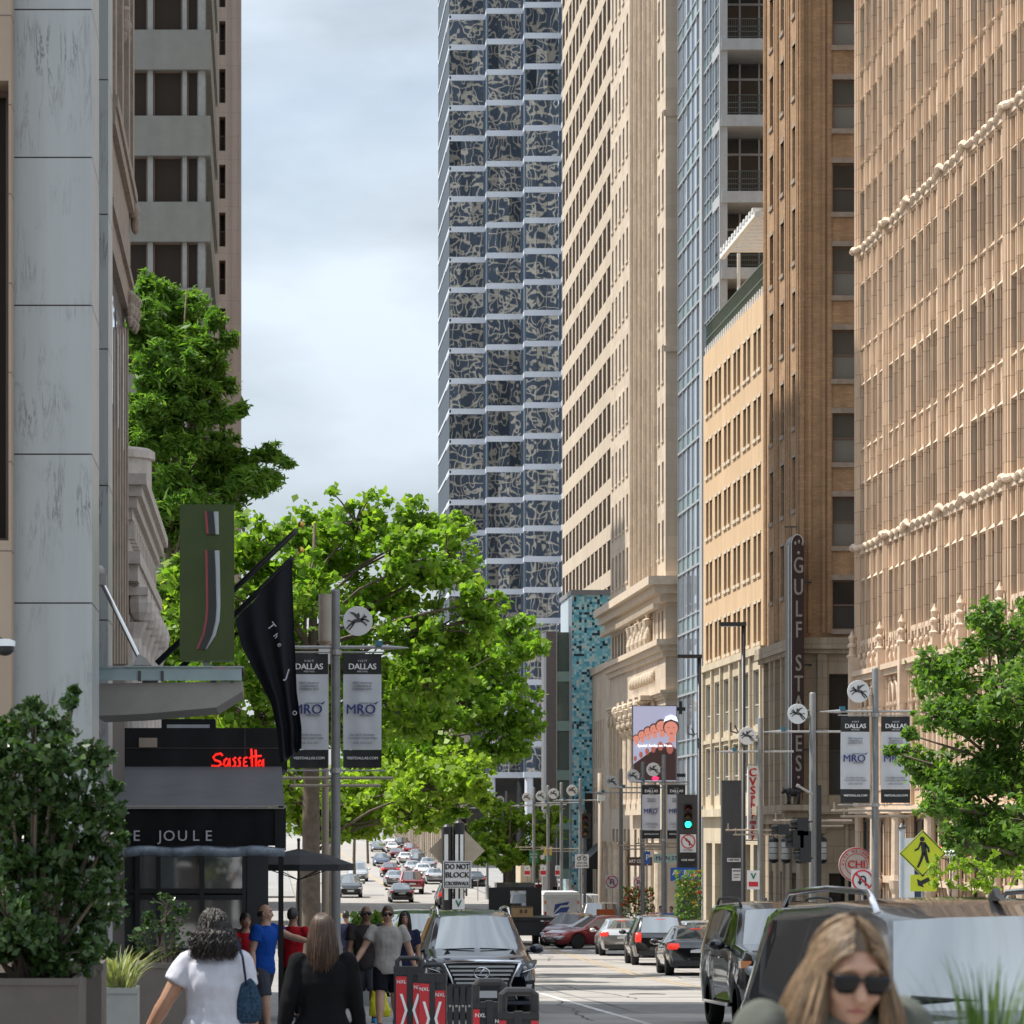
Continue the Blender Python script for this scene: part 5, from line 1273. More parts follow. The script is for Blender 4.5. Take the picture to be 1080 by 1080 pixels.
LD = [(150, 340, 24), (180, 400, 34), (225, 410, 20), (150, 470, 30), (195, 530, 36), (235, 540, 26), (185, 345, 26), (160, 305, 24), (195, 325, 26), (226, 345, 14), (160, 362, 34), (205, 380, 32), (240, 365, 12), (165, 425, 38), (215, 435, 30), (165, 500, 40), (215, 500, 38), (255, 488, 22), (285, 478, 14), (268, 515, 24), (302, 492, 8), (252, 432, 10), (172, 560, 40), (162, 625, 38), (205, 570, 30), (165, 690, 38), (285, 505, 14), (230, 470, 22), (212, 640, 30), (190, 470, 30)]
tree('cypress_tree', 'tall feathery dark green tree behind the corniced building at left', (WX(170, 112), 112, G(112) + .15), lob(LD, 112, 4, 1.6, 1.0), LEAF_D, (.34, .10), 1000, .17, 14, sub=46, flat=.8, up=.5, droop=(.5, -.1, -.35))
LR = [(1040, 760, 45), (1060, 900, 40), (1020, 850, 40), (1000, 700, 26), (1058, 672, 40), (1020, 715, 42), (1072, 740, 50), (992, 757, 28), (1002, 815, 38), (1050, 815, 52), (972, 798, 16), (1080, 868, 45), (1032, 880, 40), (985, 850, 24), (962, 775, 9), (1042, 650, 20), (1085, 645, 30), (1105, 700, 60), (1120, 800, 60), (1110, 880, 40), (948, 792, 7), (1000, 890, 22)]
tree('elm_tree', 'fine leaved green street tree on the right pavement in front of the terracotta building', (WX(1100, 70), 71, G(71) + .15), lob(LR, 70, 5, 1.5, 1.0), LEAF_R, (.17, .085), 620, .17, 15, sub=52, flat=.75, crown2=(LEAF_B, .15))
LS = [(515, 880, 24), (545, 868, 26), (572, 880, 22), (500, 905, 18), (530, 905, 22), (560, 905, 20), (583, 862, 14), (520, 850, 14)]
tree('street_tree', 'small round street tree in front of the mirrored tower lobby', (WX(536, 225), 225, G(225) + .15), lob(LS, 225, 6, 1.5, 1.0), LEAF_Y, (.4, .3), 130, .16, 16, crown2=(LEAF_B, .5))
for i, (px, py, r, d, nm) in enumerate(((352, 868, 26, 240, 'hazy green tree far up the left kerb, nearest of the far row'), (378, 862, 20, 300, 'hazy green tree far up the left kerb, second of the far row'), (392, 858, 16, 380, 'small dark tree far up the left side, third of the far row'), (330, 850, 34, 190, 'green tree far up the left side, behind the tan utility pole'), (400, 868, 14, 560, 'tiny tree near the crest of the hill road'))):
    k = d / F; z = G(d); L_ = [(px + dx * r, py + dy * r, r * .62) for dx, dy in ((0, 0), (-.7, .1), (.6, .15), (0, -.7), (-.4, -.5), (.5, -.4))]
    tree('street_tree', nm, (WX(px - 4, d), d, z), lob(L_, d, 20 + i, r * k * .4), LEAF_R, (.012 * d * .12, .009 * d * .12), 26000 / d, .15, 30 + i, group='trees up the hill', sub=16)
# trees far beyond the crest close the view
for i in range(7):
    x = -40 + i * 22; d = 760 + 25 * (i % 3)
    L_ = [((x + a * 9, d + b * 4, 6 + c * 5), 5.5) for a, b, c in ((0, 0, 0), (-.8, .3, .1), (.8, -.2, .2), (0, .3, 1.2), (.4, 0, .8))]
    tree('far_tree', 'distant tree beyond the crest of the hill road', (x, d, G(d)), L_, LEAF_R, (1.4, 1.1), 9, .4, 50 + i, group='trees beyond the crest', sub=9)

# ---- holly bush in the big planter, left foreground
PLANT_T = M('taupe_planter', (.085, .072, .062), .6, var=.12, vs=5, bump=.15, bs=60)
PLANT_G = M('grey_metal_planter', (.26, .27, .26), .5, var=.1, vs=5, metal=.2)
SOIL = M('soil', (.03, .022, .016), .95, var=.3, vs=20)
def planter(name, label, x0, x1, y0, y1, z0, z1, mat, group=None, lip=.04):
    t = thing(name, label, 'planter', ((x0 + x1) / 2, (y0 + y1) / 2, z0), group=group)
    mb = MB(); w_ = .045
    mb.box(x0, x1, y0, y0 + w_, z0, z1); mb.box(x0, x1, y1 - w_, y1, z0, z1); mb.box(x0, x0 + w_, y0 + w_, y1 - w_, z0, z1); mb.box(x1 - w_, x1, y0 + w_, y1 - w_, z0, z1)
    mb.box(x0 - .012, x1 + .012, y0 - .012, y0 - .001, z1 - lip, z1 + .001)
    part('box', mb, mat, t); mb = MB(); mb.box(x0 + w_, x1 - w_, y0 + w_, y1 - w_, z1 - .12, z1 - .07); part('soil', mb, SOIL, t); return t
g = lambda d: G(d) + .15
d = 20.
planter('planter_box', 'large taupe planter box under the holly bush in the left corner', WX(-60, d), WX(83, d), d, d + .85, g(d), WZ(1032, d), PLANT_T, 'taupe planters')
d = 21.6
planter('planter_box', 'taupe planter box set just behind the corner planter', WX(38, d), WX(107, d), d, d + .7, g(d), WZ(1017, d), PLANT_T, 'taupe planters')
def bush(name, label, base, blobs, leafmat, leaf, dens, seed, stems=7, sub=12, flat=.9):
    rng = np.random.default_rng(seed); t = thing(name, label, 'shrub', base); pts, subs = crown_points(blobs, dens, rng, sub, flat); mb = MB(); b = Vector(base)
    for c, p, sr in subs[::2]: c = Vector(tuple(c)); mb.tube([b + Vector((rng.uniform(-.1, .1), rng.uniform(-.1, .1), 0)), b.lerp(c, .5), c, Vector(tuple(p))], [.016, .012, .008, .003], 5, False)
    part('stem', mb, BARK, t)
    o = bpy.data.objects.new('foliage', leaf_mesh('foliage', pts - np.array(base), leaf[0], leaf[1], leafmat, rng, .2)); link(o, t); return t
d = 20.3
bl = [(40, 800, 46), (10, 830, 50), (80, 850, 44), (30, 900, 60), (95, 890, 30), (70, 950, 55), (10, 970, 55), (105, 940, 24), (50, 1010, 40), (85, 1000, 30), (-20, 900, 60), (15, 760, 20), (60, 770, 20), (72, 742, 8), (98, 800, 22), (118, 868, 10), (110, 915, 16), (36, 745, 8), (-20, 790, 40), (-30, 990, 50), (76, 728, 5), (118, 830, 7), (126, 885, 6)]
bush('holly_bush', 'tall dark glossy bush filling the left foreground planter', (WX(30, d + .1), d + .35, WZ(1032, 20) - .1), [(tuple(W(px, py, d) + Vector((0, (i * 37 % 17) / 17 * .7 - .1, 0))), r * d / F) for i, (px, py, r) in enumerate(bl)], LEAF_H, (.066, .038), 5600, 5, sub=44)
d = 27.
planter('planter_box', 'taupe planter box with a small shrub by the awning window', WX(142, d), WX(196, d), d, d + .6, g(d), WZ(1016, d), PLANT_T, 'taupe planters')
bl = [(172, 970, 18), (165, 975, 22), (185, 980, 18), (150, 985, 18), (175, 955, 14), (160, 1000, 20), (186, 1002, 14), (193, 962, 8)]
bush('small_shrub', 'small dark shrub in the planter by the awning window', (WX(168, d), d + .3, WZ(1016, d) - .1), [(tuple(W(px, py, d + .3)), r * d / F) for px, py, r in bl], LEAF_H, (.06, .035), 4200, 6)
def grass_tuft(name, label, base, n, h, spread, mat, seed, wd=.012, lean=.5, cat='grass clump', hmin=.5):
    rr = random.Random(seed); mb = MB()
    for i in range(n):
        q = rr.uniform(0, 2 * PI); r0 = spread * rr.random() ** .5; x, y = r0 * math.cos(q), r0 * math.sin(q); hh = h * rr.uniform(hmin, 1.0); ln = lean * hh * rr.uniform(.2, 1.) ; q2 = q + rr.uniform(-.6, .6); pr = None; ww = wd * rr.uniform(.6, 1.2)
        sx, sy = -math.sin(q2) * ww, math.cos(q2) * ww
        for s in range(7):
            t_ = s / 6; px = x + math.cos(q2) * ln * t_ ** 2; py = y + math.sin(q2) * ln * t_ ** 2; pz = hh * (t_ - .22 * lean * t_ ** 3); k = (1 - t_ ** 2.2) * .9 + .1
            cur = [(px - sx * k, py - sy * k, pz), (px + sx * k, py + sy * k, pz)]
            if pr: mb.add([pr[0], pr[1], cur[1], cur[0]], [(0, 1, 2, 3)])
            pr = cur
    o = bpy.data.objects.new(name, mb.mesh(name, mat)); o.location = base; link(o); return tag(o, label, cat)
d = 24.
planter('planter_box', 'light grey metal planter with striped grass beside the taupe planters', WX(107, d), WX(145, d), d, d + .42, g(d), WZ(1042, d), PLANT_G)
grass_tuft('striped_grass', 'cream striped grass arching out of the light grey planter', (WX(124, d + .2), d + .2, WZ(1042, d) - .1), 150, .5, .13, VARIEG, 3, .010, .9)
# tall ornamental grass in the right foreground, in its planter below the frame
d = 8.2
planter('planter_box', 'low planter holding the tall grass at the right foreground edge', WX(985, d), WX(1095, d), d - .2, d + .2, G(d) + .02, WZ(1175, d), PLANT_T)
grass_tuft('ornamental_grass', 'tuft of tall green grass blades in the right foreground', (WX(1040, d), d, WZ(1180, d)), 130, .46, .085, GRASS_L, 9, .005, .36)
# hedge right, flowers
d = 62.
bush('clipped_hedge', 'low bright green hedge under the right street tree', (WX(1020, d), d + .3, g(d)), [(tuple(W(px, py, d)), r * d / F) for px, py, r in ((990, 918, 14), (1010, 912, 14), (1030, 915, 15), (1050, 920, 16), (1000, 930, 16), (1025, 932, 18), (1045, 935, 18), (1070, 925, 16))], LEAF_Y, (.1, .07), 1500, 8)
FLOW_R = MLEAF('red_petal', (.5, .03, .02), (.6, .12, .04), .2, .6); FLOW_Y = MLEAF('yellow_petal', (.6, .4, .05), (.6, .5, .2), .2, .6)
def flowerbed(label, pxs, d, seed, flowers, leaf=LEAF_R, box=True):
    rng = np.random.default_rng(seed); x0, x1, yt, yb = pxs; X0, X1 = WX(x0, d), WX(x1, d); Z0, Z1 = WZ(yb, d), WZ(yt, d); gz = g(d)
    t = planter('flower_planter', label, X0 + .05, X1 - .05, d - .3, d + .3, gz, gz + .6, CONC_L)
    n = 900; p = np.stack([rng.uniform(X0, X1, n), rng.normal(d, .16, n), gz + .5 + (Z1 - gz - .5) * rng.random(n) ** 1.3], 1)
    o = bpy.data.objects.new('foliage', leaf_mesh('foliage', p - np.array(t.location), .16, .1, leaf, rng, .3)); link(o, t)
    for m, k in flowers:
        q = np.stack([rng.uniform(X0, X1, k), rng.normal(d - .1, .16, k), gz + .6 + (Z1 - gz - .6) * rng.random(k) ** .6], 1)
        o = bpy.data.objects.new('blossom', leaf_mesh('blossom', q - np.array(t.location), .15, .14, m, rng, .1)); link(o, t); o['kind'] = 'stuff'
    return t
flowerbed('kerb planter of red and yellow flowers behind the queue of cars', (656, 690, 935, 965), 150, 1, ((FLOW_R, 130), (FLOW_Y, 50)))
flowerbed('kerb planter of tall bushy plants with orange flowers beside the no left turn sign', (712, 740, 918, 972), 128, 2, ((FLOW_R, 14), (FLOW_Y, 40)))
flowerbed('concrete kerb planter with pale flowers behind the walking men', (372, 406, 962, 1012), 60, 4, ((FLOW_Y, 60),))
# ================================================================ vehicles
def PAINT(name, col, metal=.3): return M('car_paint_' + name, col, .28, metal=metal, var=.03, vs=2, coat=1.)
CARGLASS = MGLASS('car_glass', (.04, .05, .053), .02, 3.5)
DKGLASS = MGLASS('tinted_car_glass', (.012, .013, .014), .03, 1.6)
UNDER = M('underbody_black', (.008, .008, .008), .9, var=0)
ALLOY = M('alloy_rim', (.45, .45, .46), .3, metal=.9, var=.05)
LAMP = M('headlight_lens', (.42, .45, .48), .08, var=.1, spec=.9, coat=1.)
TAIL = M('tail_light_lens', (.32, .012, .015), .15, var=.1, coat=1.)
TAILON = M('lit_brake_light', (.6, .03, .02), .2, var=0, emit=(1., .05, .03), estr=.4)
AMBER = M('amber_lens', (.65, .18, .02), .2, var=.05, coat=1.)
TRIM = M('black_plastic', (.018, .018, .019), .5, var=.1)
PLATE = M('licence_plate', (.62, .63, .62), .5, var=.05)

TYPES = {
 'sedan': dict(L=4.8, W=1.83, zt=[(0, .50), (.012, .60), (.04, .70), (.10, .79), (.27, .93), (.44, 1.40), (.54, 1.45), (.66, 1.42), (.72, 1.36), (.86, 1.06), (.965, 1.02), (.99, .92), (1, .80)],
     zs=[(0, .46), (.012, .56), (.04, .64), (.27, .86), (.86, .95), (.965, .96), (1, .76)], wt=[(0, .74), (.1, .84), (.27, .84), (.44, .63), (.66, .62), (.72, .62), (.86, .76), (1, .76)], ws=[(0, .78), (.012, .86), (.05, .95), (.15, 1), (.85, 1), (.96, .95), (1, .86)],
     zb=.2, wr=.335, ax=(.195, .80), side=[(.315, .50), (.52, .665), (.68, .77)], wind=(.27, .44), rear=(.72, .86)),
 'suv': dict(L=4.9, W=1.9, zt=[(0, .72), (.012, .86), (.04, .98), (.10, 1.06), (.275, 1.17), (.405, 1.72), (.47, 1.80), (.6, 1.83), (.86, 1.80), (.925, 1.74), (.985, 1.18), (1, 1.0)],
     zs=[(0, .66), (.012, .80), (.04, .90), (.275, 1.06), (.9, 1.12), (.985, 1.1), (1, .95)], wt=[(0, .76), (.1, .86), (.275, .86), (.405, .70), (.86, .70), (.925, .70), (.985, .82), (1, .8)], ws=[(0, .80), (.012, .88), (.05, .96), (.14, 1), (.88, 1), (.97, .96), (1, .9)],
     zb=.25, wr=.385, ax=(.185, .785), side=[(.33, .50), (.515, .69), (.705, .885)], wind=(.275, .405), rear=(.925, .985)),
 'bigsuv': dict(L=5.3, W=2.03, zt=[(0, .80), (.010, .96), (.03, 1.12), (.08, 1.19), (.265, 1.27), (.365, 1.80), (.42, 1.89), (.6, 1.92), (.9, 1.90), (.955, 1.84), (.988, 1.28), (1, 1.05)],
     zs=[(0, .74), (.010, .9), (.03, 1.03), (.265, 1.16), (.93, 1.2), (.988, 1.18), (1, 1.0)], wt=[(0, .80), (.08, .90), (.265, .90), (.365, .77), (.9, .77), (.955, .77), (.988, .86), (1, .84)], ws=[(0, .84), (.010, .92), (.04, .97), (.12, 1), (.9, 1), (.98, .97), (1, .92)],
     zb=.3, wr=.41, ax=(.175, .765), side=[(.325, .485), (.50, .665), (.68, .91)], wind=(.265, .365), rear=(.955, .988)),
 'hatch': dict(L=4.4, W=1.78, zt=[(0, .52), (.012, .64), (.05, .78), (.24, .98), (.40, 1.42), (.5, 1.5), (.78, 1.47), (.88, 1.40), (.965, 1.05), (.99, .9), (1, .75)],
     zs=[(0, .48), (.012, .6), (.05, .70), (.24, .90), (.9, 1.0), (.965, 1.), (1, .72)], wt=[(0, .74), (.1, .85), (.24, .86), (.40, .66), (.78, .65), (.88, .66), (.965, .8), (1, .78)], ws=[(0, .78), (.012, .86), (.05, .95), (.14, 1), (.88, 1), (.97, .95), (1, .88)],
     zb=.2, wr=.33, ax=(.19, .80), side=[(.29, .46), (.48, .64), (.66, .82)], wind=(.24, .40), rear=(.88, .965)),
 'pickup': dict(L=5.7, W=2.0, zt=[(0, .80), (.010, .96), (.03, 1.08), (.07, 1.14), (.25, 1.22), (.345, 1.76), (.39, 1.85), (.53, 1.86), (.575, 1.80), (.60, 1.20), (.62, 1.17), (.99, 1.17), (1, 1.1)],
     zs=[(0, .74), (.010, .9), (.03, .98), (.25, 1.1), (.6, 1.12), (.99, 1.12), (1, 1.05)], wt=[(0, .80), (.07, .90), (.25, .90), (.345, .74), (.53, .74), (.575, .76), (.60, .93), (1, .93)], ws=[(0, .84), (.010, .92), (.04, .97), (.12, 1), (1, 1)],
     zb=.38, wr=.39, ax=(.17, .79), side=[(.30, .42), (.435, .55)], wind=(.25, .345), rear=(.575, .60)),
}
_wheel = {}
def wheel_parts(parent, x, y, r, w_, rim=None):
    key = (round(r, 3), round(w_, 3), x > 0)
    if key not in _wheel:
        s = 1 if x > 0 else -1
        t = MB(); t.lathe((0, 0, 0), [(r * .62, -w_ / 2), (r * .93, -w_ / 2), (r, -w_ * .36), (r, w_ * .36), (r * .93, w_ / 2), (r * .62, w_ / 2)], 22, 'x')
        q = MB(); n = 10
        q.lathe((0, 0, 0), [(r * .66, s * w_ * .30), (r * .60, s * w_ * .42), (r * .57, s * w_ * .30)], 22, 'x')
        q.lathe((0, 0, 0), [(r * .16, s * w_ * .2), (r * .15, s * w_ * .44), (.01, s * w_ * .46)], 12, 'x')
        for i in range(n // 2):
            a = 2 * PI * i / (n // 2)
            for da in (-.13, .13):
                c0 = Vector((s * w_ * .40, math.cos(a + da * 2) * r * .12, math.sin(a + da * 2) * r * .12)); c1 = Vector((s * w_ * .36, math.cos(a + da) * r * .6, math.sin(a + da) * r * .6)); q.tube([c0, c1], r * .055, 5)
        b = MB(); b.lathe((0, 0, 0), [(r * .6, s * w_ * .05), (.01, s * w_ * .06)], 16, 'x')
        _wheel[key] = (t.mesh('tyre', RUBBER, smooth=True), q.mesh('rim', ALLOY, smooth=True), b.mesh('hub', UNDER))
    a, b, c = _wheel[key]
    o = bpy.data.objects.new('wheel', a); o.location = (x, y, r); link(o, parent)
    for nm, me in (('rim', b), ('brake_disc', c)): link(bpy.data.objects.new(nm, me), o)

def car(kind, name, label, X, Yc, rz, paint, glass=None, cat='car', group=None, brake=False, rails=False, chrome=False, front=True, rear=True, scale=(1, 1, 1), lux=False):
    T = TYPES[kind]; L_, Wd = T['L'] * scale[1], T['W'] * scale[0]; hs = scale[2]; hw = Wd / 2; glass = glass or CARGLASS
    t = thing(name, label, cat, (X, Yc, G(Yc)), R(rz), group)
    sl_ = (G(Yc + 2) - G(Yc - 2)) / 4; t.rotation_euler = (math.atan(sl_) * math.cos(R(rz)), 0, R(rz))
    f = lambda k, s: float(np.interp(s, [a for a, b in T[k]], [b for a, b in T[k]]))
    zb0 = T['zb']; wr = T['wr']; ra = wr * 1.13
    st = set([a for a, b in T['zt']] + [a for a, b in T['zs']] + list(T['wind']) + list(T['rear']))
    for a, b in T['side']: st.update((a, b, (a + b) / 2))
    axes = [a * L_ for a in T['ax']]
    for a in axes:
        for q in range(-6, 7): st.add((a + ra * math.sin(q * PI / 12)) / L_)
    st = sorted(s for s in st if 0 <= s <= 1); s2 = [st[0]]
    keep = set([a for ab in T['side'] for a in ab] + list(T['wind']) + list(T['rear']))
    for s in st[1:]:
        if s - s2[-1] > .004 or s in keep: s2.append(s)
    st = s2
    V = []
    for s in st:
        y = s * L_; zt = f('zt', s) * hs; zs = f('zs', s) * hs; wt = f('wt', s) * hw; ws = f('ws', s) * hw
        zb_ = zb0 + (.12 * (1 - s / .03) if s < .03 else 0) + (.1 * (s - .96) / .04 if s > .96 else 0)
        arch = zb_
        for a in axes:
            if abs(y - a) < ra: arch = max(arch, math.sqrt(max(0, ra * ra - (y - a) ** 2)) + wr * .98)
        zs = max(zs, arch + .04); zm = max(arch + .03, zb_ + .52 * (zs - zb_)); zt = max(zt, zs + .01)
        te = zs + (zt - zs) * .92
        def lp(k): return (ws * .97 + (wt - ws * .97) * k, zs + (te - zs) * k)
        fl = .02 if arch > zb_ + .02 else 0
        P = [(0, zb_), (ws * .72, zb_), (ws * .95 + fl, max(arch, zb_ + .05)), (ws + fl, zm), (ws * .97, zs), lp(.07), lp(.88), (wt, te), (wt * .88, te + (zt - te) * .45), (wt * .5, te + (zt - te) * .85), (0, zt)]
        V.append((y, P))
    n = len(V[0][1]); vs = []; idx = {}
    for i, (y, P) in enumerate(V):
        for sgn in (1, -1):
            for j, (x, z) in enumerate(P):
                if sgn < 0 and (j == 0 or j == n - 1): idx[i, sgn, j] = idx[i, 1, j]; continue
                idx[i, sgn, j] = len(vs); s_ = st[i]; q_ = 1 - (x / hw) ** 2; bow = float(np.interp(s_, [0, .06, T['wind'][0], T['wind'][1], T['wind'][1] + .08, T['rear'][0] - .05, T['rear'][1], 1], [-.06, -.03, -.10, -.15, 0, 0, .07, .05])) if j > 3 else 0; vs.append((x * sgn, y - L_ / 2 + bow * q_, z))
    faces = {'body': [], 'windshield': [], 'rear_window': [], 'under': []}; sides_ = {}
    for i in range(len(V) - 1):
        a, b = st[i], st[i + 1]; m_ = (a + b) / 2
        for sgn in (1, -1):
            for j in range(n - 1):
                q = (idx[i, sgn, j], idx[i + 1, sgn, j], idx[i + 1, sgn, j + 1], idx[i, sgn, j + 1])
                if sgn < 0: q = q[::-1]
                q = tuple(dict.fromkeys(q))
                if len(q) < 3: continue
                key = 'body'
                if j == 0: key = 'under'
                elif j == 5:
                    for k, (sa, sb) in enumerate(T['side']):
                        if sa - 1e-6 <= a and b <= sb + 1e-6: key = ('side', k, sgn)
                elif j >= 8 or (j == 7 and False):
                    if T['wind'][0] - 1e-6 <= a and b <= T['wind'][1] + 1e-6: key = 'windshield'
                    elif T['rear'][0] - 1e-6 <= a and b <= T['rear'][1] + 1e-6: key = 'rear_window'
                (faces if isinstance(key, str) else sides_).setdefault(key, []).append(q)
    for i in (0, len(V) - 1):
        ring = [idx[i, 1, j] for j in range(n)] + [idx[i, -1, j] for j in range(n - 2, 0, -1)]
        faces['body'].append(tuple(ring if i else ring[::-1]))
    def sub(nm, fs, mat, lab=None, smooth=True, push=0.):
        used = sorted({i for q in fs for i in q}); mp_ = {o: k for k, o in enumerate(used)}; mb = MB(); mb.add([vs[i] for i in used], [tuple(mp_[i] for i in q) for q in fs])
        o = part(nm, mb, mat, t, smooth, False); return o
    body = sub('body', faces['body'], paint)
    sub('underbody', faces['under'], UNDER)
    sub('windshield', faces['windshield'], glass); sub('rear_window', faces['rear_window'], glass)
    for (_, k, sgn), fs in sides_.items(): sub('side_window', fs, glass if kind in ('sedan', 'hatch') else DKGLASS)
    P = lambda nm, mb, m_, sm=False, par=None: part(nm, mb, m_, par or t, sm, False)
    mb = MB(); mb.box(-hw * .8, hw * .8, -L_ * .47, L_ * .47, zb0 + .05, .62); P('chassis', mb, UNDER)
    for a in T['ax']:
        for s in (-1, 1): wheel_parts(t, s * (hw - .135), a * L_ - L_ / 2, wr, .235)
    zf = lambda s: f('zs', s) * hs
    yF, yR = -L_ / 2, L_ / 2
    for s in (-1, 1):                # mirrors and handles
        ym = yF + (T['wind'][0] + .075) * L_; zm = zf(T['wind'][0]) + .10
        mb = MB(); mb.ball((s * (hw + .13), ym, zm), .13, .09, .085, 10, 8); mb.box(min(s * hw * .93, s * (hw + .06)), max(s * hw * .93, s * (hw + .06)), ym - .03, ym + .05, zm - .06, zm - .01)
        P('mirror', mb, paint if not lux else paint, True)
        for (sa, sb) in T['side'][:2]:
            mb = MB(); y = yF + (sb - .03) * L_; mb.box(*sorted((s * hw * .985, s * (hw * 1.0 + .025))), y - .1, y + .08, zf(sb) - .13, zf(sb) - .10); P('handle', mb, CHROME if chrome else paint)
        if rails:
            pts = [(s * hw * .66 * (1 if kind == 'suv' else 1.08), yF + q * L_, f('zt', q) * hs + dz) for q, dz in ((T['wind'][1] + .03, -.03), (T['wind'][1] + .07, .05), (.65, .055), (.86, .05), (.90, -.03))]
            mb = MB(); mb.tube(pts, .022, 6); P('roof_rail', mb, CHROME if chrome else TRIM, True)
    if front and not lux:
        zl = zf(.02) - .06
        for s in (-1, 1):
            mb = MB(); mb.rings([(s * hw * .70, yF + .10, zl - .10, .20, .12), (s * hw * .70, yF + .11, zl - .02, .25, .14), (s * hw * .71, yF + .18, zl + .06, .24, .16)], 14, True, 3); P('headlight', mb, LAMP, True)
        mb = MB(); mb.box(-hw * .45, hw * .45, yF - .015, yF + .2, zl - .16, zl + .03); mb.box(-hw * .6, hw * .6, yF - .012, yF + .2, zb0 + .14, zb0 + .28); g_ = P('grille', mb, TRIM)
        mb = MB()
        for i in range(3): mb.box(-hw * .43, hw * .43, yF - .03, yF - .016, zl - .13 + i * .055, zl - .115 + i * .055)
        P('grille_bar', mb, CHROME, par=g_); mb = MB(); mb.box(-.26, .26, yF - .03, yF - .017, zb0 + .24, zb0 + .38); P('licence_plate', mb, PLATE)
    if rear:
        zl = zf(.97); tm = TAILON if brake else TAIL
        tall_ = kind in ('suv', 'bigsuv', 'pickup', 'hatch')
        for s in (-1, 1):
            mb = MB(); h_ = .12 if not tall_ else .26
            mb.rings([(s * hw * .80, yR - .10, zl - .12 - h_ / 2, .11 if tall_ else .17, .13), (s * hw * .80, yR - .09, zl - .1, .12 if tall_ else .19, .15), (s * hw * .80, yR - .12, zl - .06 + h_ / 2, .10 if tall_ else .16, .15)], 14, True, 3); P('tail_light', mb, tm, True)
        mb = MB(); zp = zl - .25 if kind != 'sedan' else zl - .2; mb.box(-.26, .26, yR - .1, yR + .022, zp - .07, zp + .07); P('licence_plate', mb, PLATE)
        mb = MB(); mb.box(-hw * .8, hw * .8, yR - .12, yR + .03, zb0 + .08, zb0 + .24); P('rear_bumper', mb, CHROME if kind == 'pickup' else TRIM)
        if brake:
            mb = MB(); q = T['rear'][0] + .01; mb.box(-.16, .16, yF + q * L_ - .02, yF + q * L_ + .04, f('zt', q) * hs - .05, f('zt', q) * hs + .012); P('brake_light', mb, TAILON)
    return t
N_ = PAINT
P_BLACK = N_('black', (.012, .012, .014), .2); P_NAVY = N_('navy', (.012, .014, .035), .4); P_SILVER = N_('silver', (.52, .52, .53), .6); P_WHITE = N_('white', (.7, .7, .7), 0)
P_RED = N_('red', (.22, .012, .02), .3); P_MAROON = N_('maroon', (.10, .01, .015), .3); P_GREY = N_('grey', (.10, .105, .11), .5); P_YELLOW = N_('taxi_yellow', (.6, .36, .03), 0); P_TAN = N_('tan', (.28, .24, .18), .4); P_BLUE = N_('blue', (.03, .045, .10), .4); P_GREEN = N_('dark_green', (.03, .05, .04), .3); P_LBLUE = N_('pale_grey', (.35, .37, .4), .5)

def lane(px, d): return WX(px, d)
# --- the large SUV facing the camera with the chrome spindle grille
lx = car('suv', 'suv_car', 'dark navy SUV facing the camera with chrome edged spindle grille, behind the red barriers', 3.72, 58.6, 0, P_NAVY, rails=True, chrome=True, front=False, cat='suv', lux=True, scale=(1, 1, 1.03))
yF = -2.45
def LP(nm, mb, m_, par=None, sm=False): return part(nm, mb, m_, par or lx, sm, False)
mb = MB(); gp = [(-.62, .97), (.62, .97), (.50, .72), (.46, .60), (.58, .34), (-.58, .34), (-.46, .60), (-.50, .72)]
mb.prism(gp, yF - .03, yF + .25); gr = LP('grille', mb, TRIM)
mb = MB()
for z, w_ in ((.91, .56), (.84, .53), (.77, .49), (.70, .46), (.63, .43)): mb.box(-w_, w_, yF - .05, yF - .031, z - .017, z + .017)
LP('grille_bar', mb, ALLOY, gr)
mb = MB(); pl = [(q[0], yF - .045, q[1]) for q in ((-.60, .36), (-.48, .60), (-.52, .72), (-.66, .985), (0, 1.0), (.66, .985), (.52, .72), (.48, .60), (.60, .36))]
mb.tube(pl[:4], [.014, .02, .026, .034], 6); mb.tube(pl[3:6], .034, 6); mb.tube(pl[5:], [.034, .026, .02, .014], 6); LP('grille_frame', mb, CHROME, gr, True)
mb = MB()
mb.tube([(.13 * math.cos(a), yF - .06, .80 + .095 * math.sin(a)) for a in [2 * PI * k / 20 for k in range(21)]], .014, 6, False); mb.tube([(.045, yF - .06, .875), (-.055, yF - .06, .76), (.085, yF - .06, .755)], .015, 6); LP('emblem', mb, CHROME, gr, True)
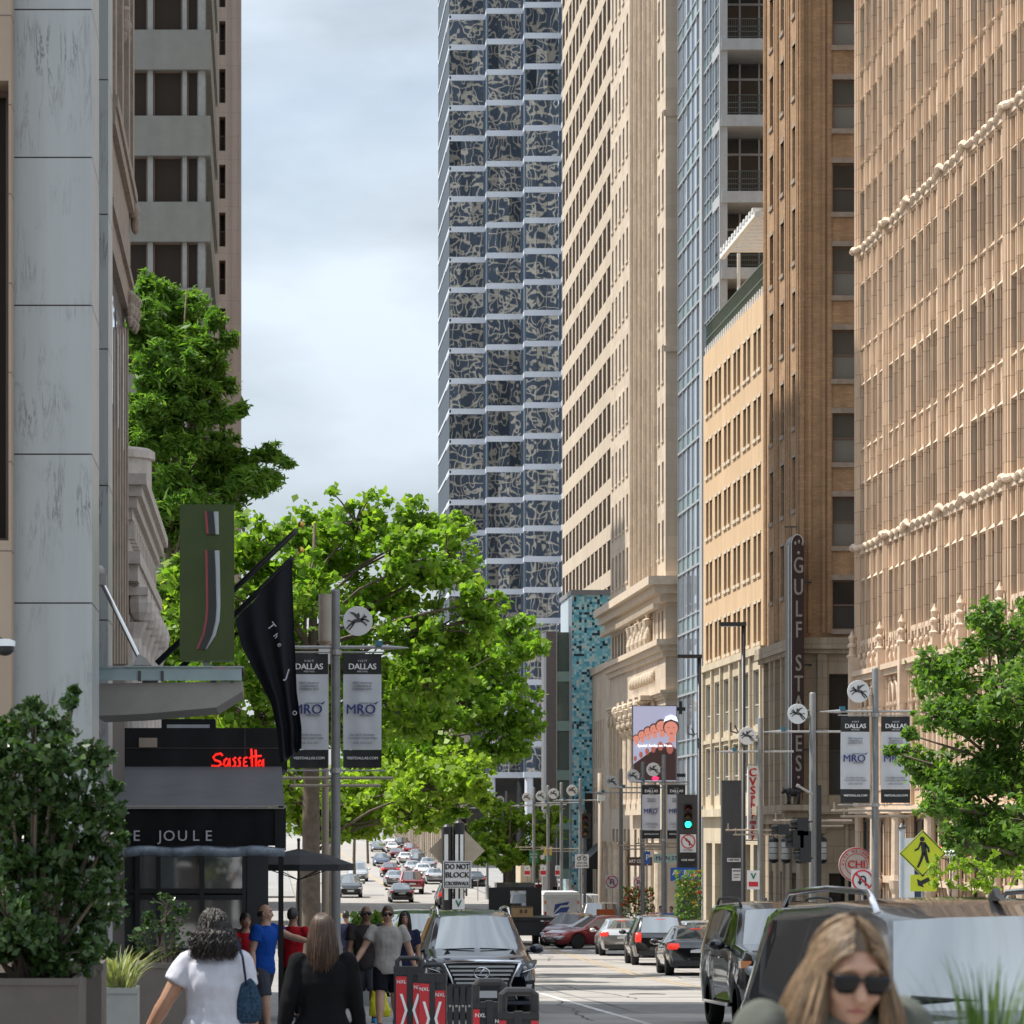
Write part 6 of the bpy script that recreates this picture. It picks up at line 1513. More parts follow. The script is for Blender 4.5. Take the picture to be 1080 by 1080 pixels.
for s in (-1, 1):
    mb = MB(); mb.prism([(s * .66, .80), (s * .92, .88), (s * .945, 1.02), (s * .80, 1.0), (s * .69, .93)][::s], yF + .02, yF + .45); hl = LP('headlight', mb, M('smoked_lamp', (.09, .095, .10), .06, var=.1, coat=1.))
    mb = MB()
    for q in ((.735, .875, .045), (.83, .92, .05)): mb.lathe((s * q[0], yF + .012, q[1]), [(q[2], 0), (q[2] * .8, -.012), (.005, -.014)], 14, 'y')
    LP('projector_lens', mb, LAMP, hl, True); mb = MB(); mb.tube([(s * .70, yF + .0, .815), (s * .90, yF + .01, .885), (s * .925, yF + .02, .95)], .012, 5); LP('running_light', mb, CHROME, hl)
    mb = MB(); mb.prism([(s * .66, .50), (s * .84, .54), (s * .86, .61), (s * .70, .60)][::s], yF - .0, yF + .3); LP('fog_light', mb, LAMP)
    mb = MB(); mb.prism([(s * .62, .40), (s * .9, .46), (s * .9, .68), (s * .64, .66)][::s], yF + .01, yF + .3); LP('bumper_vent', mb, TRIM)
    mb = MB(); mb.tube([(s * .62, yF + 1.15, 1.17), (s * .5, yF + 1.12, 1.19), (s * .05, yF + 1.08, 1.205)], .012, 5); LP('wiper', mb, TRIM)
    mb = MB(); mb.prism([(s * .50, 1.12), (s * .62, 1.10), (s * .56, 1.2)][::s], yF + .34, yF + .38); LP('hood_clip', mb, TRIM)
mb = MB(); mb.box(-.26, .26, yF - .05, yF - .02, .38, .50); LP('licence_plate', mb, PLATE)
mb = MB(); mb.box(-.85, .85, yF - .02, yF + .2, .27, .33); LP('bumper_lip', mb, P_NAVY)
mb = MB(); mb.box(-.13, .13, yF + 1.85, yF + 1.9, 1.58, 1.66); LP('inner_mirror', mb, TRIM)
# --- big black SUVs on the right
b1 = car('bigsuv', 'suv_car', 'large glossy black SUV with chrome roof rails filling the right foreground', 4.32, 20.05, 2.6, P_BLACK, rails=True, chrome=True, cat='suv', scale=(1, 1, 1.0))
b2 = car('bigsuv', 'suv_car', 'black SUV in the next lane, seen past the left edge of the large foreground SUV', 8.28, 52.8, 0, P_BLACK, rails=True, cat='suv', scale=(1, 1, 1.05))
for t, H_ in ((b1, 1.9), (b2, 2.0)):
    mb = MB(); mb.prism([(-.12, H_ - .01), (.16, H_ - .01), (.14, H_ + .015), (.06, H_ + .065), (.0, H_ + .02)], -.02, .02, 'yz'); o = part('antenna_fin', mb, TRIM, t, False, False); o.location = (0, -.55 if t is b1 else 1.6, .0)
    for s in (-1, 1): mb = MB(); mb.box(*sorted((s * .86, s * 1.02)), -2.56, -2.30, .98, 1.09); part('side_marker', mb, AMBER, t, False, False)
    mb = MB()
    for s in (-1, 1): mb.box(*sorted((s * .98, s * 1.12)), -1.5, 1.0, .38, .43)
    part('running_board', mb, CHROME, t, False, False)
    mb = MB(); mb.box(-.14, .14, -.83, -.79, 1.58, 1.70); part('inner_mirror', mb, TRIM, t, False, False)
    mb = MB(); mb.tube([(.8, -1.28, 1.27), (.2, -1.30, 1.32), (.1, -1.25, 1.36)], .014, 5); mb.tube([(-.1, -1.28, 1.30), (-.7, -1.26, 1.34)], .014, 5); part('wiper', mb, TRIM, t, False, False)
# --- queue driving away, right lanes
car('sedan', 'parked_car', 'black sedan with glowing tail lights, nearest of the queue driving away', 12.65, 97.6, 178, P_BLACK, brake=True, front=False)
car('suv', 'small_suv', 'black small SUV with tall red tail lights, middle of the queue driving away', 13.35, 112.6, 178, P_BLACK, brake=True, front=False, scale=(.97, .95, .93), cat='suv')
car('sedan', 'white_sedan', 'silver white sedan ahead of the black cars in the queue driving away', 14.0, 129.5, 177, P_SILVER, brake=True, front=False)
car('sedan', 'red_sedan', 'dark red sedan seen from its side, pulling across beyond the silver sedan', WX(632, 144), 144, -68, P_RED)
car('hatch', 'maroon_hatchback', 'dark maroon hatchback between the mail truck and the red sedan', WX(603, 150), 150.5, -20, P_MAROON, glass=DKGLASS)
car('pickup', 'pickup_truck', 'grey pickup with orange tailgate board behind the red sedan', WX(636, 160), 161, 180, P_GREY, cat='pickup', front=False)
mb = MB(); o = bpy.data.objects
car('sedan', 'parked_car', 'pale grey car parked beside the flower planter with bushy plants', WX(735, 120), 120, 180, P_LBLUE, front=False)
# --- oncoming and far cars:  (type, label, px, d, rz, paint)
far = [
 ('sedan', 'silver car close behind the navy SUV, half hidden by it', 447, 66, 0, P_SILVER), ('bigsuv', 'dark green-black SUV behind the walking men, facing the camera', 444, 84, 0, P_GREEN), ('suv', 'black car with roof bars farther behind the dark SUV', 428, 114, 0, P_BLACK),
 ('suv', 'yellow taxi van by the left kerb behind the pale flower planter', 383, 92, 0, P_YELLOW), ('sedan', 'grey-green car just above the yellow taxi', 372, 128, 0, P_GREEN),
 ('suv', 'tan SUV with lit tail lights half hidden by the striped sign post', 476, 232, 180, P_TAN), ('sedan', 'black sedan parked by the right kerb, beyond the crosswalk sign', 502, 288, 180, P_BLACK),
 ('pickup', 'bright red pickup truck driving up the hill', 435, 272, 180, P_RED), ('sedan', 'silver sedan left of the red pickup', 417, 292, 180, P_LBLUE), ('sedan', 'dark car with red lights up the hill, left of the silver sedan', 412, 322, 180, P_MAROON),
 ('sedan', 'white car above the red pickup on the hill', 436, 330, 180, P_SILVER), ('sedan', 'white sedan higher up the hill behind the white car', 428, 372, 180, P_WHITE), ('suv', 'red hatchback higher up the hill', 433, 415, 180, P_RED), ('bigsuv', 'black van up the hill above the red hatchback', 424, 455, 180, P_BLACK),
 ('sedan', 'dark blue car alone in the oncoming lane up the hill', 403, 366, 0, P_BLUE), ('suv', 'white van near the crest of the hill', 412, 520, 0, P_WHITE), ('sedan', 'silver grey car right of the red pickup', 459, 300, 180, P_SILVER), ('sedan', 'pale car far right of the red pickup, partly hidden', 452, 345, 180, P_LBLUE),
 ('suv', 'dark car at the left kerb up the hill', 370, 262, 0, P_BLACK), ('sedan', 'tiny dark car at the crest of the hill', 423, 570, 180, P_GREY), ('sedan', 'tiny red car at the crest of the hill', 427, 610, 180, P_RED), ('sedan', 'pale car at the right kerb of the hill, behind the silver grey car', 447, 318, 180, P_WHITE), ('suv', 'dark car between the white cars on the hill', 441, 352, 180, P_BLACK), ('sedan', 'dark red car left of the white cars, higher on the hill', 419, 398, 180, P_MAROON), ('sedan', 'grey car in the right lane high on the hill', 440, 392, 180, P_GREY), ('sedan', 'white car in the left lane high on the hill', 414, 440, 180, P_WHITE), ('sedan', 'dark car right of the black van near the crest', 433, 490, 180, P_GREY), ('suv', 'silver car by the left kerb low on the hill', 378, 308, 0, P_SILVER), ('sedan', 'grey oncoming car high on the hill', 399, 450, 0, P_GREY), ('sedan', 'black sedan just left of the red pickup', 424, 248, 180, P_BLACK), ('suv', 'white car behind the blue mail emblem truck', 622, 196, 180, P_WHITE)]
for k, lab, px, d, rz, pm in far:
    car(k, {'pickup': 'pickup_truck', 'suv': 'suv_car', 'bigsuv': 'suv_car'}.get(k, 'sedan_car'), lab, WX(px, d), d + TYPES[k]['L'] / 2, rz, pm, group='cars along the street', front=rz == 0, rear=rz != 0, brake=('lit' in lab or 'lights' in lab), cat={'pickup': 'pickup', 'suv': 'suv', 'bigsuv': 'suv'}.get(k, 'car'))
# --- black flatbed truck seen from behind with a crate on its bed
d = 150.; x0, x1 = WX(522, d), WX(584, d); gz = G(d); xm = (x0 + x1) / 2
ft = thing('flatbed_truck', 'black stake bed truck seen from behind, carrying a tan crate', 'truck', (xm, d + 3, gz))
TB = M('black_truck_paint', (.016, .016, .017), .5, var=.3, vs=4)
mb = MB(); mb.box(x0, x1 + .05, d - .02, d + 4.2, gz + 1.12, gz + 1.27); part('bed', mb, TB, ft)
mb = MB(); mb.box(x0, x0 + 1.0, d + 4.1, d + 4.2, gz + 1.27, gz + 2.55); mb.box(x0 + 1.75, x1 - .2, d + 4.1, d + 4.2, gz + 1.27, gz + 2.55); mb.box(x0 + 1.0, x0 + 1.75, d + 4.1, d + 4.2, gz + 2.4, gz + 2.55); mb.box(x0 + 1.0, x0 + 1.75, d + 4.1, d + 4.2, gz + 1.27, gz + 1.7); part('headboard', mb, TB, ft)
mb = MB(); mb.box(x0 + .25, x1 - .35, d + 4.3, d + 6.2, gz + .8, gz + 2.2); mb.box(x0 + .4, x1 - .5, d + 4.5, d + 6, gz + 2.2, gz + 2.75); part('cab', mb, P_BLACK, ft)
mb = MB(); mb.box(x0 + 1.0, x0 + 1.75, d + 4.22, d + 4.28, gz + 1.7, gz + 2.4); part('rear_window', mb, CARGLASS, ft)
mb = MB(); mb.box(x0 + .1, x1 - .05, d + .02, d + .12, gz + .45, gz + 1.1); part('mud_flap', mb, TB, ft)
mb = MB(); mb.box(x0 + .55, x1 - .55, d + .2, d + 6, gz + .6, gz + 1.1); part('chassis', mb, UNDER, ft)
for s in (x0 + .35, x0 + .7, x1 - .4, x1 - .75):
    mb = MB(); mb.lathe((s, d + .9, gz + .46), [(.3, -.13), (.44, -.13), (.46, -.09), (.46, .09), (.44, .13), (.3, .13)], 18, 'x'); w_ = part('wheel', mb, RUBBER, ft)
    mb = MB(); mb.lathe((s, d + .9, gz + .46), [(.29, -.1), (.29, .1)], 14, 'x'); part('rim', mb, ALLOY, w_)
for s in (x0 + .25, x1 - .3): mb = MB(); mb.box(s, s + .16, d - .05, d - .021, gz + 1.0, gz + 1.1); part('tail_light', mb, TAIL, ft)
CRATE = M('tan_cardboard', (.42, .28, .14), .8, var=.1)
ck = thing('wooden_crate', 'tan crate on the bed of the black truck', 'crate', (xm - .05, d + .9, gz + 1.275))
mb = MB(); mb.box(WX(541, d), WX(563, d), d + .5, d + 1.3, gz + 1.275, gz + 1.70); bx_ = part('crate_body', mb, CRATE, ck); mb = MB(); mb.box(WX(549, d), WX(552, d), d + .485, d + .498, gz + 1.45, gz + 1.62); mb.box(WX(554, d), WX(557, d), d + .485, d + .498, gz + 1.45, gz + 1.62); mb.box(WX(541, d) - .02, WX(563, d) + .02, d + .48, d + 1.32, gz + 1.70, gz + 1.73); part('slat', mb, M('dark_crate_mark', (.14, .08, .04), .8), ck)
# --- white mail truck
d = 163.; x0, x1 = WX(573, d), WX(612, d); gz = G(d)
mt = thing('mail_truck', 'white box mail truck with a blue emblem on its rear door', 'truck', ((x0 + x1) / 2, d + 2, gz))
mb = MB(); mb.box(x0, x1, d, d + 3.2, gz + .5, gz + 2.18); mb.box(x0 + .1, x1 - .1, d + 3.2, d + 4.2, gz + .5, gz + 1.2); part('body', mb, M('mail_white', (.62, .62, .60), .45, var=.06), mt)
mb = MB(); mb.prism([(x0 - .02, 2.18 + gz), (x1 + .02, 2.18 + gz), (x1 - .08, 2.33 + gz), (x0 + .08, 2.33 + gz)], d - .04, d + 3.25); part('roof', mb, PAINTW, mt)
mb = MB(); mb.box(x0 + .14, x1 - .14, d - .03, d - .002, gz + .7, gz + 2.05); dr = part('rear_door', mb, M('mail_grey_white', (.5, .5, .49), .5), mt)
mb = MB(); ex, ez = x0 + .5, gz + 1.30; mb.prism([(ex, ez), (ex + .08, ez + .42), (ex + .78, ez + .55), (ex + .70, ez + .40), (ex + .34, ez + .36)], d - .04, d - .031); mb.prism([(ex + .02, ez - .06), (ex + .62, ez - .02), (ex + .80, ez + .3), (ex + .36, ez + .26)], d - .04, d - .031); part('emblem', mb, M('postal_blue', (.015, .05, .19), .4, var=0), dr)
for s in (x0 + .05, x1 - .15): mb = MB(); mb.box(s, s + .1, d - .03, d - .004, gz + 1.0, gz + 1.35); part('tail_light', mb, TAIL, mt); mb = MB(); mb.box(s, s + .1, d - .03, d - .004, gz + 1.75, gz + 1.9); part('marker_light', mb, AMBER, mt)
for s in (x0 + .14, x1 - .14):
    for y in (d + .8, d + 3.4): mb = MB(); mb.lathe((s, y, gz + .34), [(.2, -.1), (.34, -.1), (.34, .1), (.2, .1)], 16, 'x'); part('wheel', mb, RUBBER, mt)
mb = MB(); mb.box(x0, x1, d - .08, d + .05, gz + .36, gz + .5); part('bumper', mb, TRIM, mt)
# orange board on the grey pickup
mb = MB(); d = 158.0; gz = G(d); mb.box(WX(629, d), WX(648, d), d - .06, d - .03, gz + 1.0, gz + 1.55); single('tailgate_sign', mb, M('orange_board', (.5, .11, .02), .6), 'orange board hung on the tailgate of the grey pickup', 'sign', base=(WX(638, d), d, gz + 1))
# ================================================================ street furniture and signs
gz_ = lambda d: G(d) + .15
DISC = M('disc_white', (.66, .66, .65), .45, var=.04)
SILH = M('emblem_dark', (.05, .05, .045), .5, var=.1)
CLOTHW = M('banner_cloth_pale', (.56, .57, .60), .7, var=.05, vs=2)
CLOTHK = M('banner_cloth_black', (.02, .02, .022), .7, var=.1)
TEAL = M('teal_lamp', (.03, .14, .2), .3)
def winged_horse(mb, c, s, flip=1, y=0.):
    """leaping winged horse silhouette"""
    def pg(pts): mb.prism([(c[0] + flip * a * s, c[2] + b * s) for a, b in pts], c[1] + y - .012, c[1] + y, 'xz')
    pg([(-.42, -.02), (-.25, .12), (.05, .14), (.28, .22), (.34, .08), (.2, -.06), (-.1, -.10), (-.32, -.14)])          # trunk
    pg([(.2, .12), (.42, .40), (.60, .34), (.64, .24), (.48, .24), (.34, .04)]); pg([(.42, .38), (.44, .50), (.50, .38)])      # neck, head, ear
    pg([(-.02, .12), (-.28, .42), (-.58, .62), (-.30, .60), (-.05, .46), (.06, .60), (.14, .40), (.12, .14)])          # wing
    pg([(-.34, -.02), (-.62, -.26), (-.82, -.52), (-.72, -.54), (-.52, -.32), (-.26, -.12)]); pg([(-.30, -.04), (-.44, -.34), (-.66, -.62), (-.56, -.62), (-.34, -.38), (-.16, -.10)])   # hind legs
    pg([(.22, .04), (.52, .06), (.74, -.06), (.80, .02), (.54, .16), (.26, .16)]); pg([(.16, -.04), (.42, -.14), (.58, -.32), (.64, -.26), (.46, -.06), (.24, .06)])       # fore legs
    pg([(-.40, 0.), (-.62, .08), (-.78, -.02), (-.62, .0), (-.42, -.08)])                                            # tail
def banner(x, y, z0, z1, w_, label, group):
    t = thing('street_banner', label, 'banner', (x, y, z0), group=group)
    def cl(za, zb, m, nm):
        mb = MB(); n = 10; vs = []; fs = []
        for i in range(n + 1):
            a = -w_ / 2 + w_ * i / n
            for z in (za, (za + zb) / 2, zb):
                b = .025 * math.sin((z - z0) * 2.1 + i * .35) + .012 * math.sin(i * 1.1)
                vs += [(x + a, y + b, z), (x + a, y + b + .008, z)]
        for i in range(n):
            for k in range(2):
                o = i * 6 + 2 * k; p = o + 6
                fs += [(o, p, p + 2, o + 2), (o + 1, o + 3, p + 3, p + 1)]
        mb.add(vs, fs); return part(nm, mb, m, t, True)
    h = z1 - z0
    cl(z0 + .16 * h, z0 + .82 * h, CLOTHW, 'white_field'); cl(z0, z0 + .158 * h, CLOTHK, 'black_footer'); cl(z0 + .822 * h, z1, CLOTHK, 'black_header')
    yy = y - .055; k = w_ / .76
    a = MB(); text(a, 'DALLAS', (x, yy, z0 + .885 * h), .165 * k, bold=.004, spacing=.95); text(a, 'VISIT', (x, yy, z0 + .935 * h), .06 * k, spacing=1.5); text(a, 'MEETING', (x, yy, z0 + .843 * h), .045 * k, spacing=1.2); text(a, 'VISITDALLAS.COM', (x, yy, z0 + .085 * h), .075 * k, bold=.002); part('white_lettering', a, PAINTW, t)
    b = MB(); text(b, 'MRO', (x - .03 * k, yy, z0 + .51 * h), .27 * k, bold=.004, fit=.62 * k); b.prism([(x + .23 * k, z0 + .565 * h), (x + .33 * k, z0 + .585 * h), (x + .27 * k, z0 + .555 * h)], yy - .004, yy); part('navy_lettering', b, NAVYINK, t)
    c = MB()
    for s_, q, sz in (('MRO Americas', .745, .062), ('Conference &', .718, .062), ('Exhibition 2023', .691, .062), ('AVIATION WEEK', .565, .042), ('AMERICAS', .462, .062), ('Kay Bailey Hutchison', .29, .058), ('Convention Center Dallas', .262, .055), ('APRIL 18-20, 2023', .218, .05)): text(c, s_, (x + (.08 * k if sz < .05 or s_ == 'AMERICAS' else 0), yy, z0 + q * h), sz * k, bold=.0015)
    part('grey_lettering', c, GREYINK, t)
    return t
def street_pole(px, d, side, label, banners=None, arms=True, H_=8.1, r=.10, low=True, group='emblem poles along the street'):
    x = WX(px, d); b = gz_(d); t = thing('street_pole', label, 'pole', (x, d, b), group=group)
    mb = MB(); mb.lathe((x, d, b), [(r * 1.9, 0), (r * 1.9, .05), (r * 1.5, .08), (r * 1.45, 1.0), (r * 1.1, 1.1), (r, 1.2), (r * .86, H_ - .05), (r * .6, H_)], 12); part('shaft', mb, POLE, t, True)
    if arms:
        mb = MB(); z = b + 6.95; mb.tube([(x - 1.1 * side, d, z), (x + .9 * side, d, z)], .034, 8); mb.tube([(x + .9 * side, d, z), (x + 1.45 * side, d, z - .01)], [.055, .012], 8); part('arm', mb, STEEL, t)
        mb = MB(); mb.box(x + .86 * side - .07, x + .86 * side + .07, d - .05, d + .05, z + .02, z + .13); part('arm_light', mb, TEAL, t)
        mb = MB(); c = (x + .44 * side, d - .02, b + 7.47); mb.lathe(c, [(.29, -.02), (.295, 0), (.29, .02)], 28, 'y'); dk = part('disc', mb, DISC, t)
        mb = MB(); winged_horse(mb, c, .29, side, -.022); part('emblem', mb, SILH, dk)
        mb = MB(); mb.tube([(x, d, c[2] - .1), (x + .2 * side, d, c[2] - .1)], .02, 6); mb.tube([(x, d, c[2] + .1), (x + .2 * side, d, c[2] + .1)], .02, 6); part('disc_bracket', mb, STEEL, t)
        if low:
            for z, q in ((b + 4.35, 1.15), (b + 4.2, .9)): mb = MB(); mb.tube([(x - q, d, z), (x + q, d, z)], .03, 8); mb.tube([(x - q + .08, d, z - .02), (x - q + .08, d, z + .22)], .02, 6); part('lower_arm', mb, M('tan_arm_paint', (.32, .26, .2), .5, metal=.3), t)
    if banners:
        for z in (b + 6.85, b + 4.5): mb = MB(); mb.tube([(x - .98, d - .02, z), (x + .98, d - .02, z)], .018, 6); mb.lathe((x, d, z - .05), [(r * 1.15, 0), (r * 1.15, .1)], 12); part('banner_rod', mb, STEEL, t)
        for s, lb in zip((-1, 1), banners): banner(x + s * .53, d - .02, b + 4.55, b + 6.82, .76, lb, None)
    return t
street_pole(354, 66, 1, 'grey pole on the left pavement carrying two event banners and a winged horse disc', ('white event banner left of the left pole, half covered by the black flag', 'white event banner right of the left pole, fully in view'))
street_pole(923, 87, -1, 'grey pole at right carrying two event banners in front of the terracotta building', ('white event banner left of the right pole, against the brick tower', 'white event banner right of the right pole, partly behind leaves'))
street_pole(857, 97, -1, 'grey pole in front of the brick tower with black signal heads hung at its left', r=.11)
street_pole(802, 110, -1, 'grey pole beside the vertical red and white pharmacy sign')
street_pole(700, 140, -1, 'grey pole carrying two small event banners in front of the video screen', ('small white event banner left of its pole, below the video screen', 'small white event banner right of its pole, beside the signal pylon'))
for i, (px, d) in enumerate(((678, 148.5), (655, 158), (612, 178), (592, 188), (578, 198), (563, 208), (534, 232), (514, 252))):
    street_pole(px, d, -1, 'slim grey pole with white winged horse disc, number %s from the video screen outwards' % ('one two three four five six seven eight'.split()[i]) if False else ('slim grey disc pole right below the video screen', 'slim grey disc pole between the video screen and the tan antenna pole', 'slim grey disc pole just left of the tan antenna pole', 'slim grey disc pole in front of the turquoise mosaic block', 'slim grey disc pole in front of the glass stair tower', 'slim grey disc pole left of the glass stair tower', 'slim grey disc pole behind the signal pylon with the blue sign', 'farthest slim grey disc pole, at the edge of the maple leaves')[i], low=i in (0, 3, 5))
# tan antenna poles
TANP = M('tan_antenna_paint', (.28, .225, .17), .55, var=.08)
for px, d, lb in ((343, 67.5, 'tan antenna pole with a fat cylinder on top beside the left banner pole'), (633, 168, 'tan antenna pole with a fat cylinder on top, in front of the low cream building')):
    x = WX(px, d); b = gz_(d); t = thing('antenna_pole', lb, 'pole', (x, d, b)); zt = 8.15
    mb = MB(); mb.lathe((x, d, b), [(.32, 0), (.32, .9), (.22, 1.15), (.12, 1.4), (.1, zt - 1.0)] if px > 500 else [(.12, 0), (.1, 1.2), (.075, 1.4), (.07, zt - 1.0)], 14); part('shaft', mb, TANP, t, True)
    mb = MB(); mb.lathe((x, d, b), [(.05, zt - 1.3), (.07, zt - 1.05), (.15, zt - .98), (.155, zt - .94), (.135, zt - .92), (.135, zt)], 18); part('antenna', mb, TANP, t, True)
    mb = MB(); mb.box(x - .13, x + .1, d - .1, d + .08, b + zt - 1.42, b + zt - 1.1); mb.box(x + .12, x + .24, d - .1, d, b + zt - 1.4, b + zt - 1.12); part('equipment_box', mb, PAINTW, t)
# black street lamps
for px, d, lb in ((784, 117, 'black street lamp post with short flat arm, before the cream lower storeys'), (737.5, 129.5, 'black street lamp post with short flat arm, before the glass tower')):
    x = WX(px, d); b = gz_(d); t = thing('street_lamp', lb, 'street lamp', (x, d, b), group='black street lamps'); zt = WZ(658 if px > 760 else 692, d)
    mb = MB(); mb.lathe((x, d, b), [(.16, 0), (.15, 1.), (.085, 1.1), (.075, zt - b)], 10); part('shaft', mb, BLACK, t, True)
    mb = MB(); mb.box(x - .85, x + .1, d - .1, d + .1, zt - .08, zt + .06); part('lamp_head', mb, BLACK, t)
    mb = MB(); mb.box(x - .8, x - .25, d - .08, d + .08, zt - .1, zt - .081); part('lamp_lens', mb, LAMP, t)
    mb = MB(); z = WZ(768 if px < 760 else 765, d); mb.tube([(x - .3, d, z), (x - .18, d, z - .25), (x, d, z - .15)], .03, 6); mb.tube([(x - .45, d, z + .1), (x - .45, d, z - .2), (x - .2, d, z - .28)], .03, 6); part('camera_bracket', mb, DKGREY, t)
# signal pylons and signals
PYL = M('pylon_dark', (.05, .05, .054), .45, var=.12, streak=.1)
def signal_head(parent, x, y, z, lit='g', s=1.):
    mb = MB(); mb.box(x - .17 * s, x + .17 * s, y - .02, y + .14, z - .5 * s, z + .5 * s); hd = part('signal_head', mb, BLACK, parent)
    for k, (nm, m_) in enumerate((('red_lens', RED_LENS), ('amber_lens', AMB_LENS), ('green_lens', GREEN_LED if lit == 'g' else AMB_LENS))):
        zc = z + (.32 - .32 * k) * s; b = MB(); b.lathe((x, y - .02, zc), [(.125 * s, 0), (.11 * s, -.025), (.005, -.035)], 16, 'y'); part(nm, b, m_, hd, True)
        b = MB(); vs = []; fs = []
        for q in range(13):
            a = PI * q / 12 * 1.3 - .47; vs += [(x + .14 * s * math.cos(a), y - .02, zc + .14 * s * math.sin(a)), (x + .14 * s * math.cos(a), y - .2 * s, zc + .14 * s * math.sin(a)), ]
        for q in range(12): fs.append((2 * q, 2 * q + 1, 2 * q + 3, 2 * q + 2))
        b.add(vs, fs); part('visor', b, BLACK, hd)
    return hd
def pylon(px0, px1, py, d, label, lit=True, tall=None):
    x0, x1 = WX(px0, d), WX(px1, d); b = gz_(d); zt = WZ(py, d); x = (x0 + x1) / 2; t = thing('signal_pylon', label, 'traffic signal' if lit else 'pylon', (x, d, b))
    mb = MB(); mb.box(x0, x1, d, d + .35, b, zt); part('cabinet', mb, PYL, t)
    mb = MB(); mb.box(x0 - .03, x1 + .03, d - .02, d - .001, zt - .06, zt); mb.box(x0 - .012, x0, d - .01, d + .36, b, zt); mb.box(x0, x1, d - .012, d - .001, b + (zt - b) * .52, b + (zt - b) * .53); part('trim', mb, DKGREY, t)
    return t, x, zt
t, x, zt = pylon(715, 736, 838, 131, 'dark signal pylon showing green with a no left turn sign, right of the small banners')
signal_head(t, x, 130.98, WZ(861, 131), 'g', 1.0)
mb = MB(); mb.box(WX(717, 131), WX(734, 131), 130.93, 130.96, WZ(899, 131), WZ(880, 131)); s_ = thing('no_left_turn_sign', 'white no left turn sign on the dark signal pylon', 'sign', (x, 130.95, WZ(899, 131)))
part('plate', mb, WHITESIGN, s_)
def ring(mb, c, r, th, n=28): mb.tube([(c[0] + r * math.cos(2 * PI * k / n), c[1], c[2] + r * math.sin(2 * PI * k / n)) for k in range(n + 1)], th, 5, False, .3)
def prohibit(parent, c, r, kind):
    a = MB(); ring(a, c, r, r * .09); q = r * .68; a.prism([(c[0] - q - .06 * r, c[2] + q - .06 * r), (c[0] - q + .06 * r, c[2] + q + .06 * r), (c[0] + q + .06 * r, c[2] - q + .06 * r), (c[0] + q - .06 * r, c[2] - q - .06 * r)], c[1] - .012, c[1] - .006); 
    b = MB()
    if kind == 'left': b.prism([(c[0] + u * r, c[2] + v * r) for u, v in ((.32, -.6), (.12, -.6), (.12, -.1), (-.18, .18), (-.3, .02), (-.55, .48), (-.05, .42), (-.12, .28), (.32, .0))], c[1] - .005, c[1] - .001)
    else:
        pts = [(c[0] + r * (.0 + .28 * math.cos(k)), c[1] - .003, c[2] + r * (.12 + .28 * math.sin(k))) for k in [PI * j / 10 for j in range(11)]]
        b.tube([(c[0] + .28 * r, c[1] - .003, c[2] - .55 * r)] + pts + [(c[0] - .28 * r, c[1] - .003, c[2] - .15 * r)], .09 * r, 5, True, .3); b.prism([(c[0] - .55 * r, c[2] - .12 * r), (c[0] - .02 * r, c[2] - .12 * r), (c[0] - .28 * r, c[2] - .5 * r)], c[1] - .006, c[1] - .001)
    part('arrow', b, BLKINK, parent); part('prohibition_ring', a, REDINK, parent)
prohibit(s_, (WX(725.5, 131), 130.92, WZ(887.5, 131)), .26, 'left')
c = MB(); text(c, 'NO TURNS', (WX(725.5, 131), 130.925, WZ(896.5, 131)), .07); part('lettering', c, BLKINK, s_)
def plate_sign(name, label, px0, px1, py0, py1, d, mat, txts=(), ink=None, post=True, cat='sign', group=None, frame=None):
    """flat street sign on its own thin post; txts: (string, rel z 0..1, size in m)"""
    x0, x1, z0, z1 = WX(px0, d), WX(px1, d), WZ(py1, d), WZ(py0, d); x = (x0 + x1) / 2; b = gz_(d)
    t = thing(name, label, cat, (x, d, b if post else z0), group=group)
    mb = MB(); mb.box(x0, x1, d - .02, d, z0, z1); part('plate', mb, mat, t)
    if post: mb = MB(); mb.tube([(x, d + .04, b - .05), (x, d + .04, z1 + .03)], .03, 6); part('post', mb, STEEL, t)
    if frame:
        mb = MB(); f = .02
        for a, bb, c_, e in ((x0 + f, x1 - f, z0 + f, z0 + 2 * f), (x0 + f, x1 - f, z1 - 2 * f, z1 - f), (x0 + f, x0 + 2 * f, z0 + f, z1 - f), (x1 - 2 * f, x1 - f, z0 + f, z1 - f)): mb.box(a, bb, d - .024, d - .0202, c_, e)
        part('border', mb, frame, t)
    if txts:
        mb = MB()
        for q in txts: s, rz_, sz = q[:3]; text(mb, s, (x, d - .026, z0 + (z1 - z0) * rz_), sz, bold=q[3] if len(q) > 3 else .003, fit=(x1 - x0) * .84)
        part('lettering', mb, ink or BLKINK, t)
    return t
BLUES = M('sign_blue', (.02, .09, .38), .4, var=.05); GREENS = M('sign_green', (.01, .14, .07), .4, var=.05); BROWNS = M('sign_brown', (.08, .045, .03), .5, var=.05); YELS = M('sign_yellow', (.65, .42, .03), .4, var=.05)
plate_sign('direction_sign', 'blue direction sign on the signal pylon behind the bushy flower planter', 707, 735, 915, 929, 130.6, BLUES, (('A   ND', .6, .3),), PAINTW, False)
plate_sign('black_sign', 'small black sign under the no left turn sign', 717, 734, 900, 911, 130.8, BLACK, (('ONE WAY', .35, .11),), PAINTW, False)
t, x, zt = pylon(531, 544, 855, 227, 'dark signal pylon showing green with a blue street sign, before the small round tree')
signal_head(t, x, 226.98, WZ(868, 227), 'g', 1.15)
